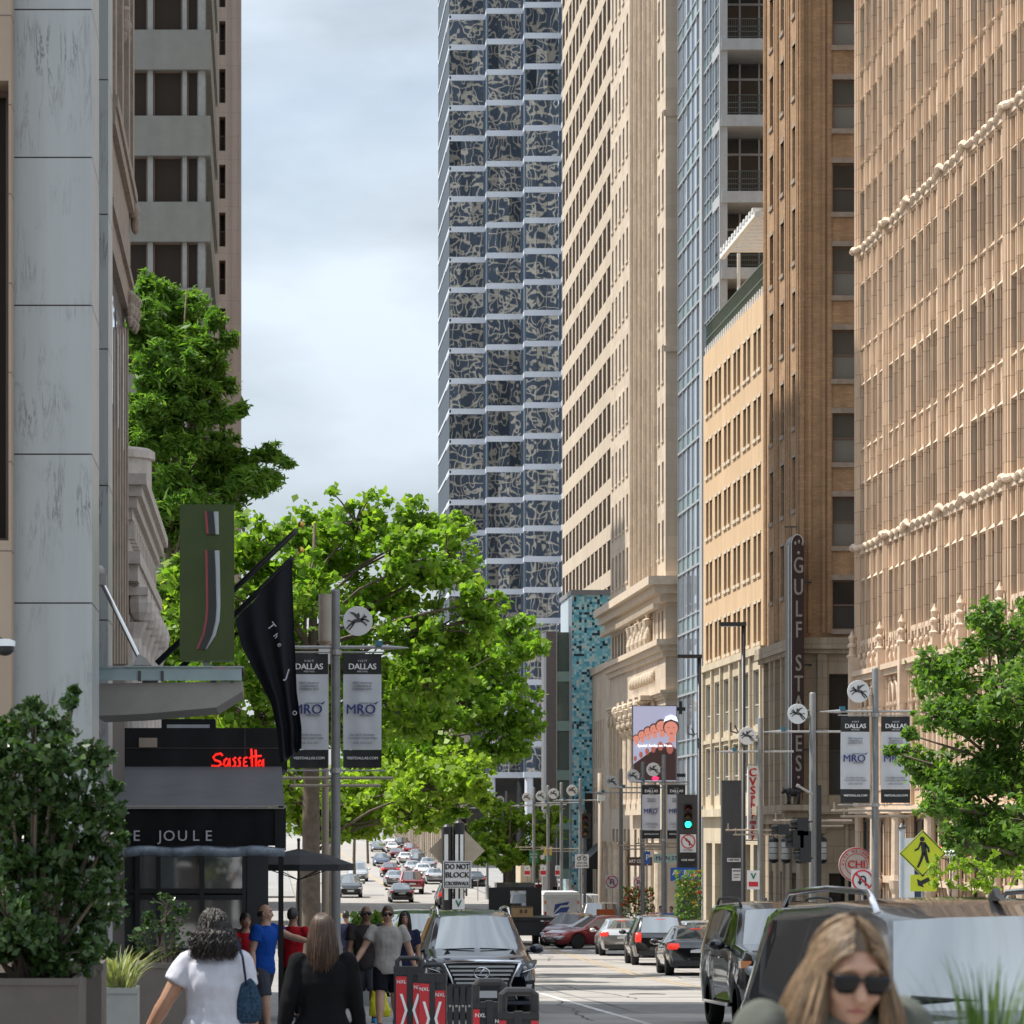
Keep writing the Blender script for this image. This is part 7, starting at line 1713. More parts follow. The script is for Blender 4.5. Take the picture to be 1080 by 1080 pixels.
mb = MB(); mb.box(WX(533.5, 227), WX(542, 227), 226.9, 226.99, WZ(914, 227), WZ(907, 227)); ps = part('pedestrian_signal', mb, BLACK, t); mb = MB(); mb.box(WX(539, 227), WX(541.5, 227), 226.88, 226.899, WZ(912.5, 227), WZ(908, 227)); part('hand_lens', mb, M('orange_hand', (.5, .1, .02), .4, var=0, emit=(1, .25, .05), estr=1.5), ps)
plate_sign('street_name_sign', 'small blue street sign on the signal pylon by the round tree', 531.5, 543, 901, 907.5, 226.7, BLUES, (('PARK', .5, .28),), PAINTW, False)
t, x, zt = pylon(762, 784, 823, 118, 'plain dark pylon left of the vertical pharmacy sign', False)
plate_sign('one_way_sign', 'white one way strip on the plain dark pylon', 767, 781, 905, 909, 117.9, WHITESIGN, (('ONE WAY', .5, .1),), BLKINK, False)
plate_sign('notice_sign', 'white notice sheet on the plain dark pylon', 772, 781, 916, 929, 117.9, WHITESIGN, (('NOTICE', .8, .07), ('no parking', .5, .05), ('any time', .3, .05)), BLKINK, False)
plate_sign('no_parking_sign', 'small white no parking sign with green V, on the grey pole by the pharmacy sign', 788, 801, 918, 938, 109.8, WHITESIGN, (('V', .68, .28, .01),), GREENS, False)
mb = MB(); mb.box(WX(789.5, 109.8), WX(799.5, 109.8), 109.77, 109.779, WZ(935, 109.8), WZ(930, 109.8)); part('red_strip', mb, REDINK, bpy.data.objects['no_parking_sign'])
# signals farther off
def mast_signal(label, px, py, d, post_px, lit='g', arm_dz=.0):
    x, z, xp = WX(px, d), WZ(py, d), WX(post_px, d); b = gz_(d); t = thing('traffic_signal', label, 'traffic signal', (xp, d + .2, b))
    mb = MB(); mb.tube([(xp, d + .2, b), (xp, d + .2, z + .9)], .09, 8); part('post', mb, DKGREY, t)
    if abs(xp - x) > .3: mb = MB(); mb.tube([(xp, d + .2, z + .5), (x - .3, d + .2, z + .75)], .05, 6); part('mast_arm', mb, STEEL, t)
    mb = MB(); mb.box(x - .32, x + .32, d + .03, d + .06, z - .68, z + .68); part('backplate', mb, BLACK, t)
    signal_head(t, x, d, z, lit, 1.2); return t
mast_signal('green traffic signal hung on a mast arm up the hill, under the maple leaves', 425, 855, 300, 474)
mast_signal('green traffic signal right behind the striped post', 488, 872, 262, 492)
t = mast_signal('black traffic signal seen beside the glass stair tower', 617, 871, 184, 617, 'o')
# signal heads hung on the pole before the brick tower (seen from the side)
d = 96.; t = thing('traffic_signal', 'cluster of black signal heads seen from the side on the pole before the brick tower', 'traffic signal', W(847, 905, d))
for px, py, h in ((846, 872, .5), (841, 885, .5), (849, 893, .9), (826, 875, .3)):
    c = W(px, py, d); mb = MB(); mb.box(c.x - .16, c.x + .16, d - .15, d + .15, c.z - h / 2, c.z + h / 2); hd = part('signal_head', mb, BLACK, t)
    mb = MB()
    for k in (-1, 0, 1): mb.tube([(c.x - .16, d, c.z + k * h * .3), (c.x - .34, d, c.z + k * h * .3 - .02)], h * .14, 8)
    part('visor', mb, BLACK, hd)
mb = MB(); mb.tube([W(830, 873, d), W(857, 866, d)], .03, 6); mb.tube([W(852, 905, d), W(857, 905, d)], .03, 6); mb.box(WX(862, d), WX(867, d), d + .1, d + .3, WZ(935, d), WZ(828, d)); part('bracket', mb, BLACK, t)
mb = MB(); mb.tube([W(842, 829, d), W(857, 838, d)], .035, 6); mb.tube([W(840, 828, d), W(843, 829.5, d)], .05, 6); part('side_arm', mb, STEEL, t)
# striped kiosk posts with DO NOT BLOCK CROSSWALK
mb = MB(); dd = 76.; mb.prism([(2.6, 73.2), (4.2, 73.2), (5.0, 74.6), (5.0, 78.), (4.2, 79.4), (2.6, 79.4)], G(76) - .3, G(76) + .15, 'xy'); struct('kerb_island', mb, KERB)
t = thing('striped_post', 'pair of black posts with white vertical stripes, standing beyond the navy SUV', 'post', (WX(479, dd), dd, gz_(dd)))
for px0, px1, py in ((466, 477.5, 872), (478, 490, 868)):
    x0, x1 = WX(px0, dd), WX(px1, dd); x = (x0 + x1) / 2; mb = MB(); mb.tube([(x, dd, gz_(dd) - .1), (x, dd, WZ(py, dd))], (x1 - x0) / 2, 14); mb.lathe((x, dd, WZ(py, dd)), [((x1 - x0) / 2, 0), ((x1 - x0) * .3, .05), (.01, .07)], 14); q = part('post', mb, BLACK, t)
    for a, b in (((.22, .55), ) if px0 < 470 else ((.15, .42), (.58, .86))):
        mb = MB(); xa, xb = x0 + (x1 - x0) * a, x0 + (x1 - x0) * b; mb.box(xa, xb, dd - (x1 - x0) / 2 - .004, dd, WZ(949, dd), WZ(880, dd)); part('white_stripe', mb, PAINTW, q)
t = plate_sign('crosswalk_notice', 'white sign reading do not block crosswalk on the striped posts', 467.5, 497, 908, 937, 75.75, WHITESIGN, (('DO NOT', .78, .175, .007), ('BLOCK', .48, .175, .007), ('CROSSWALK', .17, .125, .005)), BLKINK, False, frame=BLKINK)
t = plate_sign('no_parking_sign', 'little white sign with a V and red strip low on the striped posts', 477, 490, 948, 959, 75.75, WHITESIGN, (('V', .5, .22, .008),), GREENS, False)
mb = MB(); mb.box(WX(477, 75.75), WX(490, 75.75), 75.72, 75.75, WZ(964, 75.75), WZ(959.3, 75.75)); part('red_strip', mb, REDINK, t)
t = thing('warning_sign', 'plain tan back of a diamond warning sign behind the striped posts', 'sign', W(481, 915, 76.4)); c = W(481.5, 897, 76.4); q = 17 * 76.4 / F * 1.75
mb = MB(); mb.prism([(c.x, c.z - q), (c.x + q, c.z), (c.x, c.z + q), (c.x - q, c.z)][::1], 76.38, 76.4); part('plate', mb, M('sign_back_tan', (.46, .38, .29), .6), t)
mb = MB(); mb.tube([(c.x, 76.43, gz_(76.4)), (c.x, 76.43, c.z + .2)], .03, 6); part('post', mb, STEEL, t)
# right side signs
t = plate_sign('no_u_turn_sign', 'white no U turn sign above the roof of the big black SUV', 898, 921.5, 917, 941, 91, WHITESIGN); prohibit(t, (WX(909.7, 91), 90.97, WZ(928.5, 91)), .27, 'u')
t = plate_sign('no_u_turn_sign', 'small far no U turn sign in front of the classical tower', 639, 652, 923, 937, 160, WHITESIGN); prohibit(t, (WX(645.5, 160), 159.97, WZ(930, 160)), .27, 'u')
t = plate_sign('no_turn_sign', 'tiny far prohibition sign beside the kerb flowers', 668, 679, 925, 936, 165, WHITESIGN); prohibit(t, (WX(673.5, 165), 164.97, WZ(930.5, 165)), .22, 'u')
LIME_S = M('fluorescent_yellow_green', (.55, .62, .02), .4, var=.04)
d = 82.; c = W(973, 900, d); b = gz_(d); t = thing('pedestrian_sign', 'fluorescent yellow-green diamond sign with a walking figure', 'sign', (c.x, d, b)); q = 25 * d / F
def rdia(k): return [(c.x, c.z - k), (c.x + k, c.z), (c.x, c.z + k), (c.x - k, c.z)]
mb = MB(); mb.prism(rdia(q), d - .015, d); part('plate', mb, LIME_S, t)
mb = MB()
for i in range(4):
    p0, p1 = rdia(q * .94)[i], rdia(q * .94)[(i + 1) % 4]; mb.tube([(p0[0], d - .017, p0[1]), (p1[0], d - .017, p1[1])], .012, 4)
part('border', mb, BLKINK, t)
mb = MB(); S_ = q / 25
def fig(pts): mb.prism([(c.x + (a - 973) * S_, c.z - (z - 900) * S_) for a, z in pts], d - .024, d - .017)
mb.lathe((c.x - .5 * S_, d - .017, c.z + 15 * S_), [(2.6 * S_, 0), (2.6 * S_, -.006)], 14, 'y')
fig([(971, 888), (976, 888), (977.5, 899), (972, 901)]); fig([(972, 889), (969, 896), (964.5, 898), (964.5, 896), (968, 894), (970.5, 887.5)][::-1]); fig([(976, 889), (980, 894), (980.5, 899), (978.5, 899), (978, 895.5), (975, 892)])
fig([(972, 900), (975.5, 900), (972, 909), (969, 915), (966.5, 915), (969.5, 908)]); fig([(974, 899.5), (977.5, 899), (979, 906), (981.5, 915), (979, 915.5), (976, 907)]); part('walking_figure', mb, BLKINK, t)
mb = MB(); mb.tube([(c.x, d + .03, b), (c.x, d + .03, c.z + q * .8)], .03, 8); part('post', mb, STEEL, t)
mb = MB(); mb.box(WX(960, d), WX(988, d), d - .015, d, WZ(940, d), WZ(922.5, d)); pl = part('arrow_plate', mb, LIME_S, t)
mb = MB(); mb.prism([(c.x + (a - 973) * S_, c.z - (z - 900) * S_) for a, z in ((968, 934), (967, 927), (971, 929), (979, 925), (981, 929), (973, 933), (974.5, 936))], d - .02, d - .0155); part('arrow', mb, BLKINK, pl)
t = thing('slim_post', 'slim pale blue post with a pointed cap left of the yellow-green diamond sign', 'post', (WX(951, 86), 86, gz_(86)))
mb = MB(); x = WX(951, 86); mb.lathe((x, 86, gz_(86)), [(.07, 0), (.07, WZ(874, 86) - gz_(86))], 10); part('shaft', mb, M('pale_blue_paint', (.4, .45, .5), .5), t); mb = MB(); mb.lathe((x, 86, WZ(874, 86)), [(.1, 0), (.1, .04), (.06, .09), (.01, .15)], 10); part('cap', mb, DKGREY, t)
mb = MB(); mb.box(x + .08, x + .35, 86.1, 86.2, gz_(86), WZ(884, 86)); part('side_panel', mb, PAINTW, t); mb = MB(); mb.box(x + .37, x + .6, 86.1, 86.2, gz_(86), WZ(884, 86)); part('navy_panel', mb, M('navy_panel', (.02, .035, .09), .5), t)
def umbrella(label, x, y, zb, ztop, r, mats, rim=.02):
    t = thing('parasol', label, 'parasol', (x, y, zb)); n = 8; mb = MB(); drop = r * .28
    vs = [(x, y, ztop)]; fs = []
    for k in range(n * 2):
        a = PI * k / n; rr_ = r * (1 if k % 2 == 0 else .95); vs.append((x + rr_ * .55 * math.cos(a), y + rr_ * .55 * math.sin(a), ztop - drop * .42)); vs.append((x + rr_ * math.cos(a), y + rr_ * math.sin(a), ztop - drop)); vs.append((x + rr_ * math.cos(a), y + rr_ * math.sin(a), ztop - drop - .1))
    m = n * 2
    for k in range(m):
        a, b = 1 + 3 * k, 1 + 3 * ((k + 1) % m); mb_i = (k // 2) % len(mats)
        mb.mi = mb_i; mb.add([vs[0], vs[a], vs[b]], [(0, 1, 2)]); mb.add([vs[a], vs[a + 1], vs[b + 1], vs[b]], [(0, 1, 2, 3)]); mb.add([vs[a + 1], vs[a + 2], vs[b + 2], vs[b + 1]], [(0, 1, 2, 3)])
    part('canopy', mb, mats, t)
    mb = MB(); mb.tube([(x, y, zb), (x, y, ztop + .12)], .022, 8); mb.ball((x, y, ztop + .14), .03); part('pole', mb, DKGREY, t); mb = MB()
    for k in range(n): a = 2 * PI * k / n; mb.tube([(x, y, ztop - .5), (x + r * .9 * math.cos(a), y + r * .9 * math.sin(a), ztop - drop * .9)], .008, 4)
    part('ribs', mb, DKGREY, t); mb = MB(); mb.lathe((x, y, zb), [(.25, 0), (.25, .05), (.05, .08)], 14); part('base', mb, BLACK, t); return t
umbrella('black cafe parasol beside the awning post', WX(315, 53), 53, gz_(53), WZ(895, 53), .88, [M('black_canvas', (.022, .022, .024), .85, var=.15)])
umbrella('red and white cafe parasol at right under the street tree', WX(1003, 92), 92, gz_(92), WZ(890, 92), .8, [M('red_canvas', (.45, .02, .03), .8), PAINTW])
# vertical pharmacy sign
d = 159.; x0, x1 = WX(789, d), WX(799, d); t = thing('pharmacy_sign', 'tall white vertical sign with red letters on the cream lower storeys', 'sign', ((x0 + x1) / 2, d, WZ(885, d)))
mb = MB(); mb.box(x0, x1, d, d + .3, WZ(885, d), WZ(808, d)); part('cabinet', mb, PAINTW, t); mb = MB()
for ch, py, sz in (('C', 815, .55), ('V', 824.5, .55), ('S', 834, .55), ('P', 842.5, .38), ('h', 849, .42), ('a', 855, .42), ('r', 861, .42), ('m', 867, .36), ('a', 872, .4), ('c', 877, .4), ('y', 882, .36)): text(mb, ch, ((x0 + x1) / 2, d - .02, WZ(py, d)), sz, bold=.02)
part('lettering', mb, REDINK, t); mb = MB(); mb.box(x0 - .1, x1 + .4, d + .05, d + .25, WZ(807, d), WZ(806, d)); mb.box(x0 - .1, x1 + .4, d + .05, d + .25, WZ(887, d), WZ(885.5, d)); part('bracket', mb, STEEL, t)
# tall vertical blade sign on the brick tower
d = 146.8; t = thing('blade_sign', 'tall dark vertical blade sign with cream letters on the brick tower corner', 'sign', (23.7, 147.6, WZ(842, 147)))
xl, xr = 23.4, WX(848, d); zb_, zt = WZ(836, d), WZ(574, d); mb = MB(); rr_ = (xr - xl) / 2; xc = (xl + xr) / 2
poly = [(xl, zb_), (xr, zb_), (xr, zt)] + [(xc + rr_ * math.cos(a), zt + rr_ * 1.5 * math.sin(a)) for a in [PI * k / 10 for k in range(1, 10)]] + [(xl, zt)]
BLADE = M('oxblood_enamel', (.035, .018, .018), .35, var=.15, vs=3)
mb.prism(poly, d, d + 1.5); part('cabinet', mb, BLADE, t)
mb = MB(); mb.box(xl - .02, xl - .003, d + .5, d + .62, zb_, zt); mb.tube([(xl + .03, d - .02, zb_)] + [(xl + .03, d - .02, zt)] + [(xc + (rr_ - .03) * math.cos(a), d - .02, zt + rr_ * 1.45 * math.sin(a)) for a in [PI - PI * k / 10 for k in range(0, 11)]], .016, 5); part('neon_tube', mb, PAINTW, t)
mb = MB(); CR = M('cream_letter', (.30, .26, .23), .5, var=.1); xo = xc + .05
for ch, py in (('G', 597), ('U', 620), ('L', 643), ('F', 665), ('S', 700), ('T', 722), ('A', 743), ('T', 764), ('E', 785), ('S', 806)): text(mb, ch, (xo, d - .03, WZ(py, d)), 1.02, bold=.012, xs=.62)
for py in (583, 820): mb.ball((xo, d - .02, WZ(py, d)), .07, .04, .07)
for q in (-.14, .02, .18): mb.ball((xo + q, d - .02, WZ(571 + abs(q) * 14, d)), .05, .04, .09)
part('lettering', mb, CR, t); mb = MB()
for py in (612, 700, 790): mb.tube([(xr, d + .7, WZ(py, d)), (xr + .5, d + 1.1, WZ(py, d))], .05, 6)
mb.tube([(xl - .02, 148.5, WZ(552, d)), (24.1, 148.5, WZ(552, d))], .03, 5); mb.tube([(xl + .3, 148.4, WZ(552, d)), (xl + .3, 148.4, WZ(566, d))], .02, 5); part('bracket', mb, DKGREY, t)
# lanterns on the brick tower's base
for px, d in ((816, 151.5), (829, 149.5), (843, 147.3), (867, 147.3)):
    x = WX(px, d); z = WZ(897, d); t = thing('wall_lantern', 'white cylindrical wall lantern on the brick tower base, %s' % {816: 'deepest of the row', 829: 'second of the row', 843: 'by the corner', 867: 'beside the dark shop door'}[px], 'lantern', (x, d, z - .55), group='lanterns on the brick tower')
    mb = MB(); mb.lathe((x, d, z), [(.19, -.4), (.2, -.38), (.2, .38), (.19, .4)], 14); part('glass', mb, M('opal_glass', (.55, .55, .53), .3, var=.05), t, True)
    mb = MB(); mb.lathe((x, d, z), [(.08, -.58), (.2, -.5), (.24, -.4), (.23, -.401)], 14); mb.lathe((x, d, z), [(.23, .4), (.24, .42), (.2, .52), (.06, .6)], 14)
    for q in (-.13, .13): mb.lathe((x, d, z + q), [(.207, -.012), (.207, .012)], 14)
    part('cage', mb, BLACK, t); mb = MB(); mb.tube([(x, d, z + .6), (x, d + .1, z + .75), (x + .15, d + .5, z + .7)], .03, 5); part('bracket', mb, BLACK, t)
# round shop sign
c = W(903, 912, 130.); c.y = 130.; WHITESIGN2 = M('dull_white_sign', (.48, .46, .44), .5); t = thing('round_sign', 'round white shop sign with red letters on the terracotta corner', 'sign', c); r = 18.5 * 130 / F
mb = MB(); mb.lathe(c, [(r, -.04), (r, .04)], 36, 'y'); part('plate', mb, WHITESIGN2, t); mb = MB(); ring(mb, c + Vector((0, -.05, 0)), r * .94, .02, 36); ring(mb, c + Vector((0, -.05, 0)), r * .62, .014, 36)
text(mb, 'CHI', c + Vector((0, -.06, 0)), .42, bold=.01)
for i, ch in enumerate('CITY NEIGHBOR'):
    a = PI * .98 - i * PI * .96 / 12; text(mb, ch, c + Vector((r * .77 * math.cos(a), -.06, r * .77 * math.sin(a))), .15, roll=PI / 2 - a, bold=.004)
part('lettering', mb, REDINK, t)
# statue of a bull on the ledge
t = thing('bull_statue', 'black bull statue standing on the ledge below the blade sign', 'statue', (WX(836.5, 146.6), 146.6, 2.76)); b0 = Vector((WX(836.5, 146.6), 146.6, 2.76))
mb = MB(); 
for p, r3 in (((0, 0, .52), (.33, .13, .17)), ((-.18, 0, .56), (.17, .13, .19)), ((.2, 0, .52), (.15, .12, .16)), ((-.37, 0, .60), (.12, .07, .09)), ((-.46, 0, .53), (.07, .055, .07))): mb.ball(b0 + Vector(p), *r3, 12, 8)
for x in (-.22, -.16, .2, .26): mb.tube([b0 + Vector((x, .05 if x in (-.22, .26) else -.05, .46)), b0 + Vector((x + (.02 if x > 0 else 0), .05 if x in (-.22, .26) else -.05, .2)), b0 + Vector((x, .05 if x in (-.22, .26) else -.05, 0))], [.075, .035, .035], 7)
mb.tube([b0 + Vector((.34, 0, .6)), b0 + Vector((.42, 0, .5)), b0 + Vector((.42, 0, .2))], [.02, .014, .02], 5)
for s in (-1, 1): mb.tube([b0 + Vector((-.4, .05 * s, .66)), b0 + Vector((-.42, .13 * s, .7)), b0 + Vector((-.45, .14 * s, .78))], [.022, .016, .004], 5); mb.ball(b0 + Vector((-.36, .09 * s, .64)), .02, .05, .025, 6, 4)
part('bull_body', mb, BLACK, t, True); mb = MB(); mb.box(b0.x - .42, b0.x + .42, b0.y - .15, b0.y + .15, b0.z - .005, b0.z + .02); part('plinth', mb, DKGREY, t)
# video screen with repeated portraits
d = 189.; x0, x1, z0, z1 = WX(667, d), WX(714, d), WZ(825, d), WZ(744, d); t = thing('video_screen', 'portrait video screen showing a row of repeated faces, hung in front of the classical tower', 'screen', ((x0 + x1) / 2, d, z0))
mb = MB(); mb.box(x0, x1, d + .01, d + .3, z0, z1); part('cabinet', mb, DKGREY, t)
def emi(n, c_, s=1.): return M(n, c_, .5, var=.0, emit=c_, estr=s)
mb = MB(); mb.quad((x0 + .04, d, z0 + .04), (x1 - .04, d, z0 + .04), (x1 - .04, d, z1 - .04), (x0 + .04, d, z1 - .04)); part('display', mb, emi('screen_lilac', (.22, .22, .30)), t)
P_ = lambda px, py: (WX(px, d), WZ(py, d))
mb = MB(); mb.prism([P_(668, 823), P_(713, 823), P_(713, 790), P_(705, 783), P_(690, 790), P_(668, 806)], d - .02, d - .004); part('dark_garment', mb, emi('screen_dark', (.02, .009, .008)), t)
sk = MB(); hr = MB(); ft_ = MB(); hh = MB()
for i, (px, py, r) in enumerate(((671, 779, 4.2), (677, 775, 4.8), (683.5, 771.5, 5.2), (690, 769, 5.8), (697.5, 766, 7.0), (707.5, 768, 9.0))):
    c = W(px, py, d); k = r * d / F; y = d - .03 - .012 * i
    sk.lathe((c.x, y, c.z), [(k * .80, 0), (k * .80, -.004)], 18, 'y'); sk.lathe((c.x + k * .05, y, c.z - k * .45), [(k * .62, 0), (k * .62, -.005)], 16, 'y'); sk.prism([(c.x - k * .3, c.z - k * 1.6), (c.x + k * .5, c.z - k * 1.6), (c.x + k * .4, c.z - k * .5), (c.x - k * .2, c.z - k * .5)], y, y + .004)
    hr.lathe((c.x, y + .004, c.z + k * .12), [(k * .95, 0), (k * .95, .003)], 18, 'y')
    for s in (-.3, .34): ft_.ball((c.x + s * k, y - .006, c.z + k * .05), k * .13, .004, k * .06, 8, 4)
    ft_.ball((c.x + .05 * k, y - .008, c.z - k * .62), k * .2, .004, k * .09, 8, 4)
    hand = W(px - 1, py + 21, d); hh.ball((hand.x, d - .026, hand.z), k * .42, .004, k * .7, 8, 6)
part('portrait_skin', sk, emi('screen_skin', (.38, .14, .10)), t); part('portrait_hair', hr, emi('screen_hair', (.03, .014, .014)), t); part('portrait_feature', ft_, emi('screen_lip', (.20, .05, .05)), t); part('portrait_hand', hh, emi('screen_hand', (.20, .06, .045)), t)
mb = MB(); c = W(707.5, 761.5, d); mb.lathe((c.x, d - .12, c.z + .1), [(.44, 0), (.40, -.004)], 18, 'y'); mb.mi = 0; part('white_cap', (lambda b: (b.prism([(c.x - .44, c.z), (c.x - .3, c.z + .3), (c.x, c.z + .42), (c.x + .3, c.z + .3), (c.x + .4, c.z), (c.x, c.z + .16)], d - .125, d - .118), b)[1])(MB()), emi('screen_white', (.62, .66, .8)), t)
mb = MB(); text(mb, 'Spatial Audio on Music', ((x0 + x1) / 2, d - .14, WZ(786.5, d)), .215, bold=.004); part('lettering', mb, emi('screen_text', (.85, .85, .9)), t)
mb = MB(); mb.ball(W(691, 821, d) + Vector((0, -.12, 0)), .2, .02, .12); part('red_mark', mb, emi('screen_red', (.8, .03, .12)), t)
mb = MB(); mb.box(x1, x1 + .5, d + .1, d + .2, z1 - .3, z1 - .1); mb.box(x1, x1 + .5, d + .1, d + .2, z0 + .3, z0 + .5); mb.box(x1 + .12, x1 + .3, d, d + .2, z1 - .5, z1 + .25); part('bracket', mb, BLACK, t)
# small far signs
plate_sign('brown_sign', 'brown banner sign hung before the classical tower', 661, 688, 904, 913, 172, BROWNS, (('ART CENTER', .5, .24),), PAINTW)
plate_sign('street_name_sign', 'white and green street name sign beside the brown sign', 689, 717, 900.5, 910, 150, M('pale_green_sign', (.45, .6, .5), .5), (('MAIN ST', .5, .26),), NAVYINK)
plate_sign('parking_sign', 'blue parking sign on the kerb before the low cream building', 680, 686, 898, 911, 171, BLUES, (('P', .5, .42),), PAINTW)
plate_sign('bike_lane_sign', 'white bicycle sign reading may use full lane, by the mosaic block', 606.5, 621, 901, 915.5, 172, WHITESIGN, (('MAY USE', .36, .13), ('FULL LANE', .15, .13)), BLKINK)
o = bpy.data.objects['bike_lane_sign']; mb = MB(); c = W(613.8, 905.5, 172)
for s in (-.15, .15): ring(mb, c + Vector((s, -.03, 0)), .09, .02, 14)
mb.tube([c + Vector((-.15, -.03, 0)), c + Vector((-.05, -.03, .14)), c + Vector((.1, -.03, .14)), c + Vector((.15, -.03, 0))], .015, 4); part('bicycle_symbol', mb, BLKINK, o)
plate_sign('direction_sign', 'green direction sign on a post left of the yellow and green sign', 558, 567.5, 897, 910, 215, GREENS, (('CITY HALL', .7, .1), ('MUSEUM', .45, .1)), PAINTW)
plate_sign('warning_sign', 'small yellow sign above a green one, by the glass stair tower', 574, 582, 894, 902, 205, YELS, (('P', .5, .3),), BLKINK)
plate_sign('direction_sign', 'small green sign below the yellow one', 574.5, 582, 902.5, 908, 204.8, GREENS, (('P', .5, .2),), PAINTW, False)
plate_sign('one_way_sign', 'tiny white arrow sign near the small round tree', 500, 508, 906, 914, 250, WHITESIGN, (('>', .5, .4),), BLKINK)
for px, d, lb in ((556, 218, 'tiny red and white parking sign left of the far row'), (573, 208, 'tiny red and white parking sign in the middle of the far row'), (588.5, 196, 'tiny red and white parking sign right of the far row')):
    t = plate_sign('parking_sign', lb, px - 3, px + 3, 913, 924, d, WHITESIGN, (('V', .72, .2),), GREENS, group='far parking signs'); mb = MB(); z = WZ(922.5, d); mb.box(WX(px - 2.8, d), WX(px + 2.8, d), d - .03, d - .021, z, z + .25); part('red_strip', mb, REDINK, t)

# ================================================================ hotel entrance, left
DARKS = M('black_fascia', (.011, .011, .012), .55, var=.3, vs=2, streak=.3, spec=.25)
d = 35.; cn = thing('entrance_canopy', 'grey tapered metal canopy hung from the marble wall by a steel rod', 'canopy', W(100, 740, d))
GMET = M('grey_canopy_metal', (.25, .235, .215), .45, metal=.3, var=.1, vs=3)
P_ = lambda px, py: (WX(px, d), WZ(py, d))
mb = MB(); mb.prism([P_(100, 755), P_(150, 753), P_(228, 746), P_(256, 729), P_(256, 718.5), P_(100, 721)], d - .0, d + 2.2); part('beam', mb, GMET, cn)
mb = MB(); mb.box(WX(98, d), WX(257, d), d - .1, d + 2.3, WZ(704.5, d), WZ(703, d)); mb.box(WX(100, d), WX(255, d), d - .08, d - .05, WZ(718, d), WZ(705, d)); part('glass', mb, M('pale_blue_glass', (.38, .5, .52), .05, var=.1, trans=.35), cn)
mb = MB()
for a, b in ((150, 166), (222, 228), (243, 246)): mb.box(WX(a, d), WX(b, d), d - .04, d + .2, WZ(720, d), WZ(706, d))
for a in (146, 170): mb.box(WX(a, d), WX(a + 3, d), d - .1, d - .04, WZ(719, d), WZ(708, d))
part('glass_clamp', mb, DKGREY, cn)
mb = MB(); mb.tube([W(104, 607, d), W(147, 694, d)], .027, 10); part('steel_rod', mb, CHROME, cn)
mb = MB(); mb.ball(W(104, 603, d), .07, .07, .07); mb.box(WX(98, d), WX(112, d), d - .05, d + .2, WZ(617, d), WZ(606, d)); mb.prism([P_(140, 702), P_(160, 702), P_(154, 694), P_(146, 690)], d - .06, d + .06); part('rod_bracket', mb, STEEL, cn)
# j sign
d = 35.4; js = thing('hotel_sign', 'olive mirror sign box with a red edged black letter j', 'sign', W(218, 703, d))
mb = MB(); mb.box(WX(189.5, d), WX(247, d), d, d + .25, WZ(697, d), WZ(532, d)); part('cabinet', mb, M('olive_mirror', (.05, .065, .024), .14, metal=.7, var=.12, vs=1.5), js)
P_ = lambda px, py: (WX(px, d), WZ(py, d))
Lf = [(216.5, 581), (217, 600), (217.5, 640), (216.5, 655), (213.5, 670), (207, 685)]
def strip(mb, lf, o0, o1, y0, y1):
    n = len(lf)
    for i in range(n - 1):
        (a, b), (c_, e) = lf[i], lf[i + 1]; mb.prism([P_(a + o0[i], b), P_(a + o1[i], b), P_(c_ + o1[i + 1], e), P_(c_ + o0[i + 1], e)], y0, y1)
z6 = [0] * 6; w6 = [2.2] * 6; b6 = [10, 10.5, 11, 11, 10.5, 10]; e6 = [15, 15, 15, 15, 14, 11]
mb = MB(); strip(mb, Lf, w6, b6, d - .10, d - .002); strip(mb, [(216, 540), (218, 564)], [2.2, 2.2], [9.5, 9.5], d - .1, d - .002); part('letter_face', mb, M('gloss_black', (.008, .008, .008), .15), js)
mb = MB(); strip(mb, Lf, z6, w6, d - .103, d - .002); strip(mb, [(216, 540), (218, 564)], [0, 0], [2.2, 2.2], d - .103, d - .002); part('red_edge', mb, M('red_edge', (.32, .03, .045), .3), js)
mb = MB(); strip(mb, Lf, b6, e6, d - .06, d - .002); strip(mb, [(216, 540), (218, 564)], [9.5, 9.5], [14.5, 13], d - .06, d - .002); part('pale_edge', mb, M('pale_edge', (.42, .45, .46), .3), js)
mb = MB(); mb.box(WX(214, d), WX(222, d), d + .05, d + .2, WZ(704, d), WZ(697, d)); part('support', mb, GMET, js)
# flag poles and flag
d = 36.
for a, b, lb, q in (((165, 699), (313, 559), 'upper black flagpole with a gold ball, slanting behind the j sign', (317.5, 553)), ((188, 706), (309, 588), 'lower black flagpole with a gold ball, carrying the black flag', (317.5, 580))):
    A, B = W(*a, d), W(*b, d); A.y += .15; t = thing('flagpole', lb, 'flagpole', A, group='hotel flagpoles'); mb = MB(); mb.tube([A, A.lerp(B, .97), B], [.034, .03, .036], 10); part('pole', mb, BLACK, t, True)
    mb = MB(); mb.ball(W(*q, d), .035); mb.tube([B, W(*q, d)], .008, 5); part('gold_ball', mb, GOLD, t, True)
fg = thing('hotel_flag', 'black hanging flag with pale letters on the lower flagpole', 'flag', W(309, 590, d)); n, m = 26, 30; vs = []; fs = []
top = [(248, 654), (268, 633), (288, 612), (308, 589)]; 
lft = [(248, 654), (254, 680), (270, 712), (286, 742), (292, 770), (296, 806)]; rgt = [(308, 589), (309, 630), (311, 680), (313, 730), (318, 768), (318, 790)]
ip = lambda L_, t: (float(np.interp(t, np.linspace(0, 1, len(L_)), [p[0] for p in L_])), float(np.interp(t, np.linspace(0, 1, len(L_)), [p[1] for p in L_])))
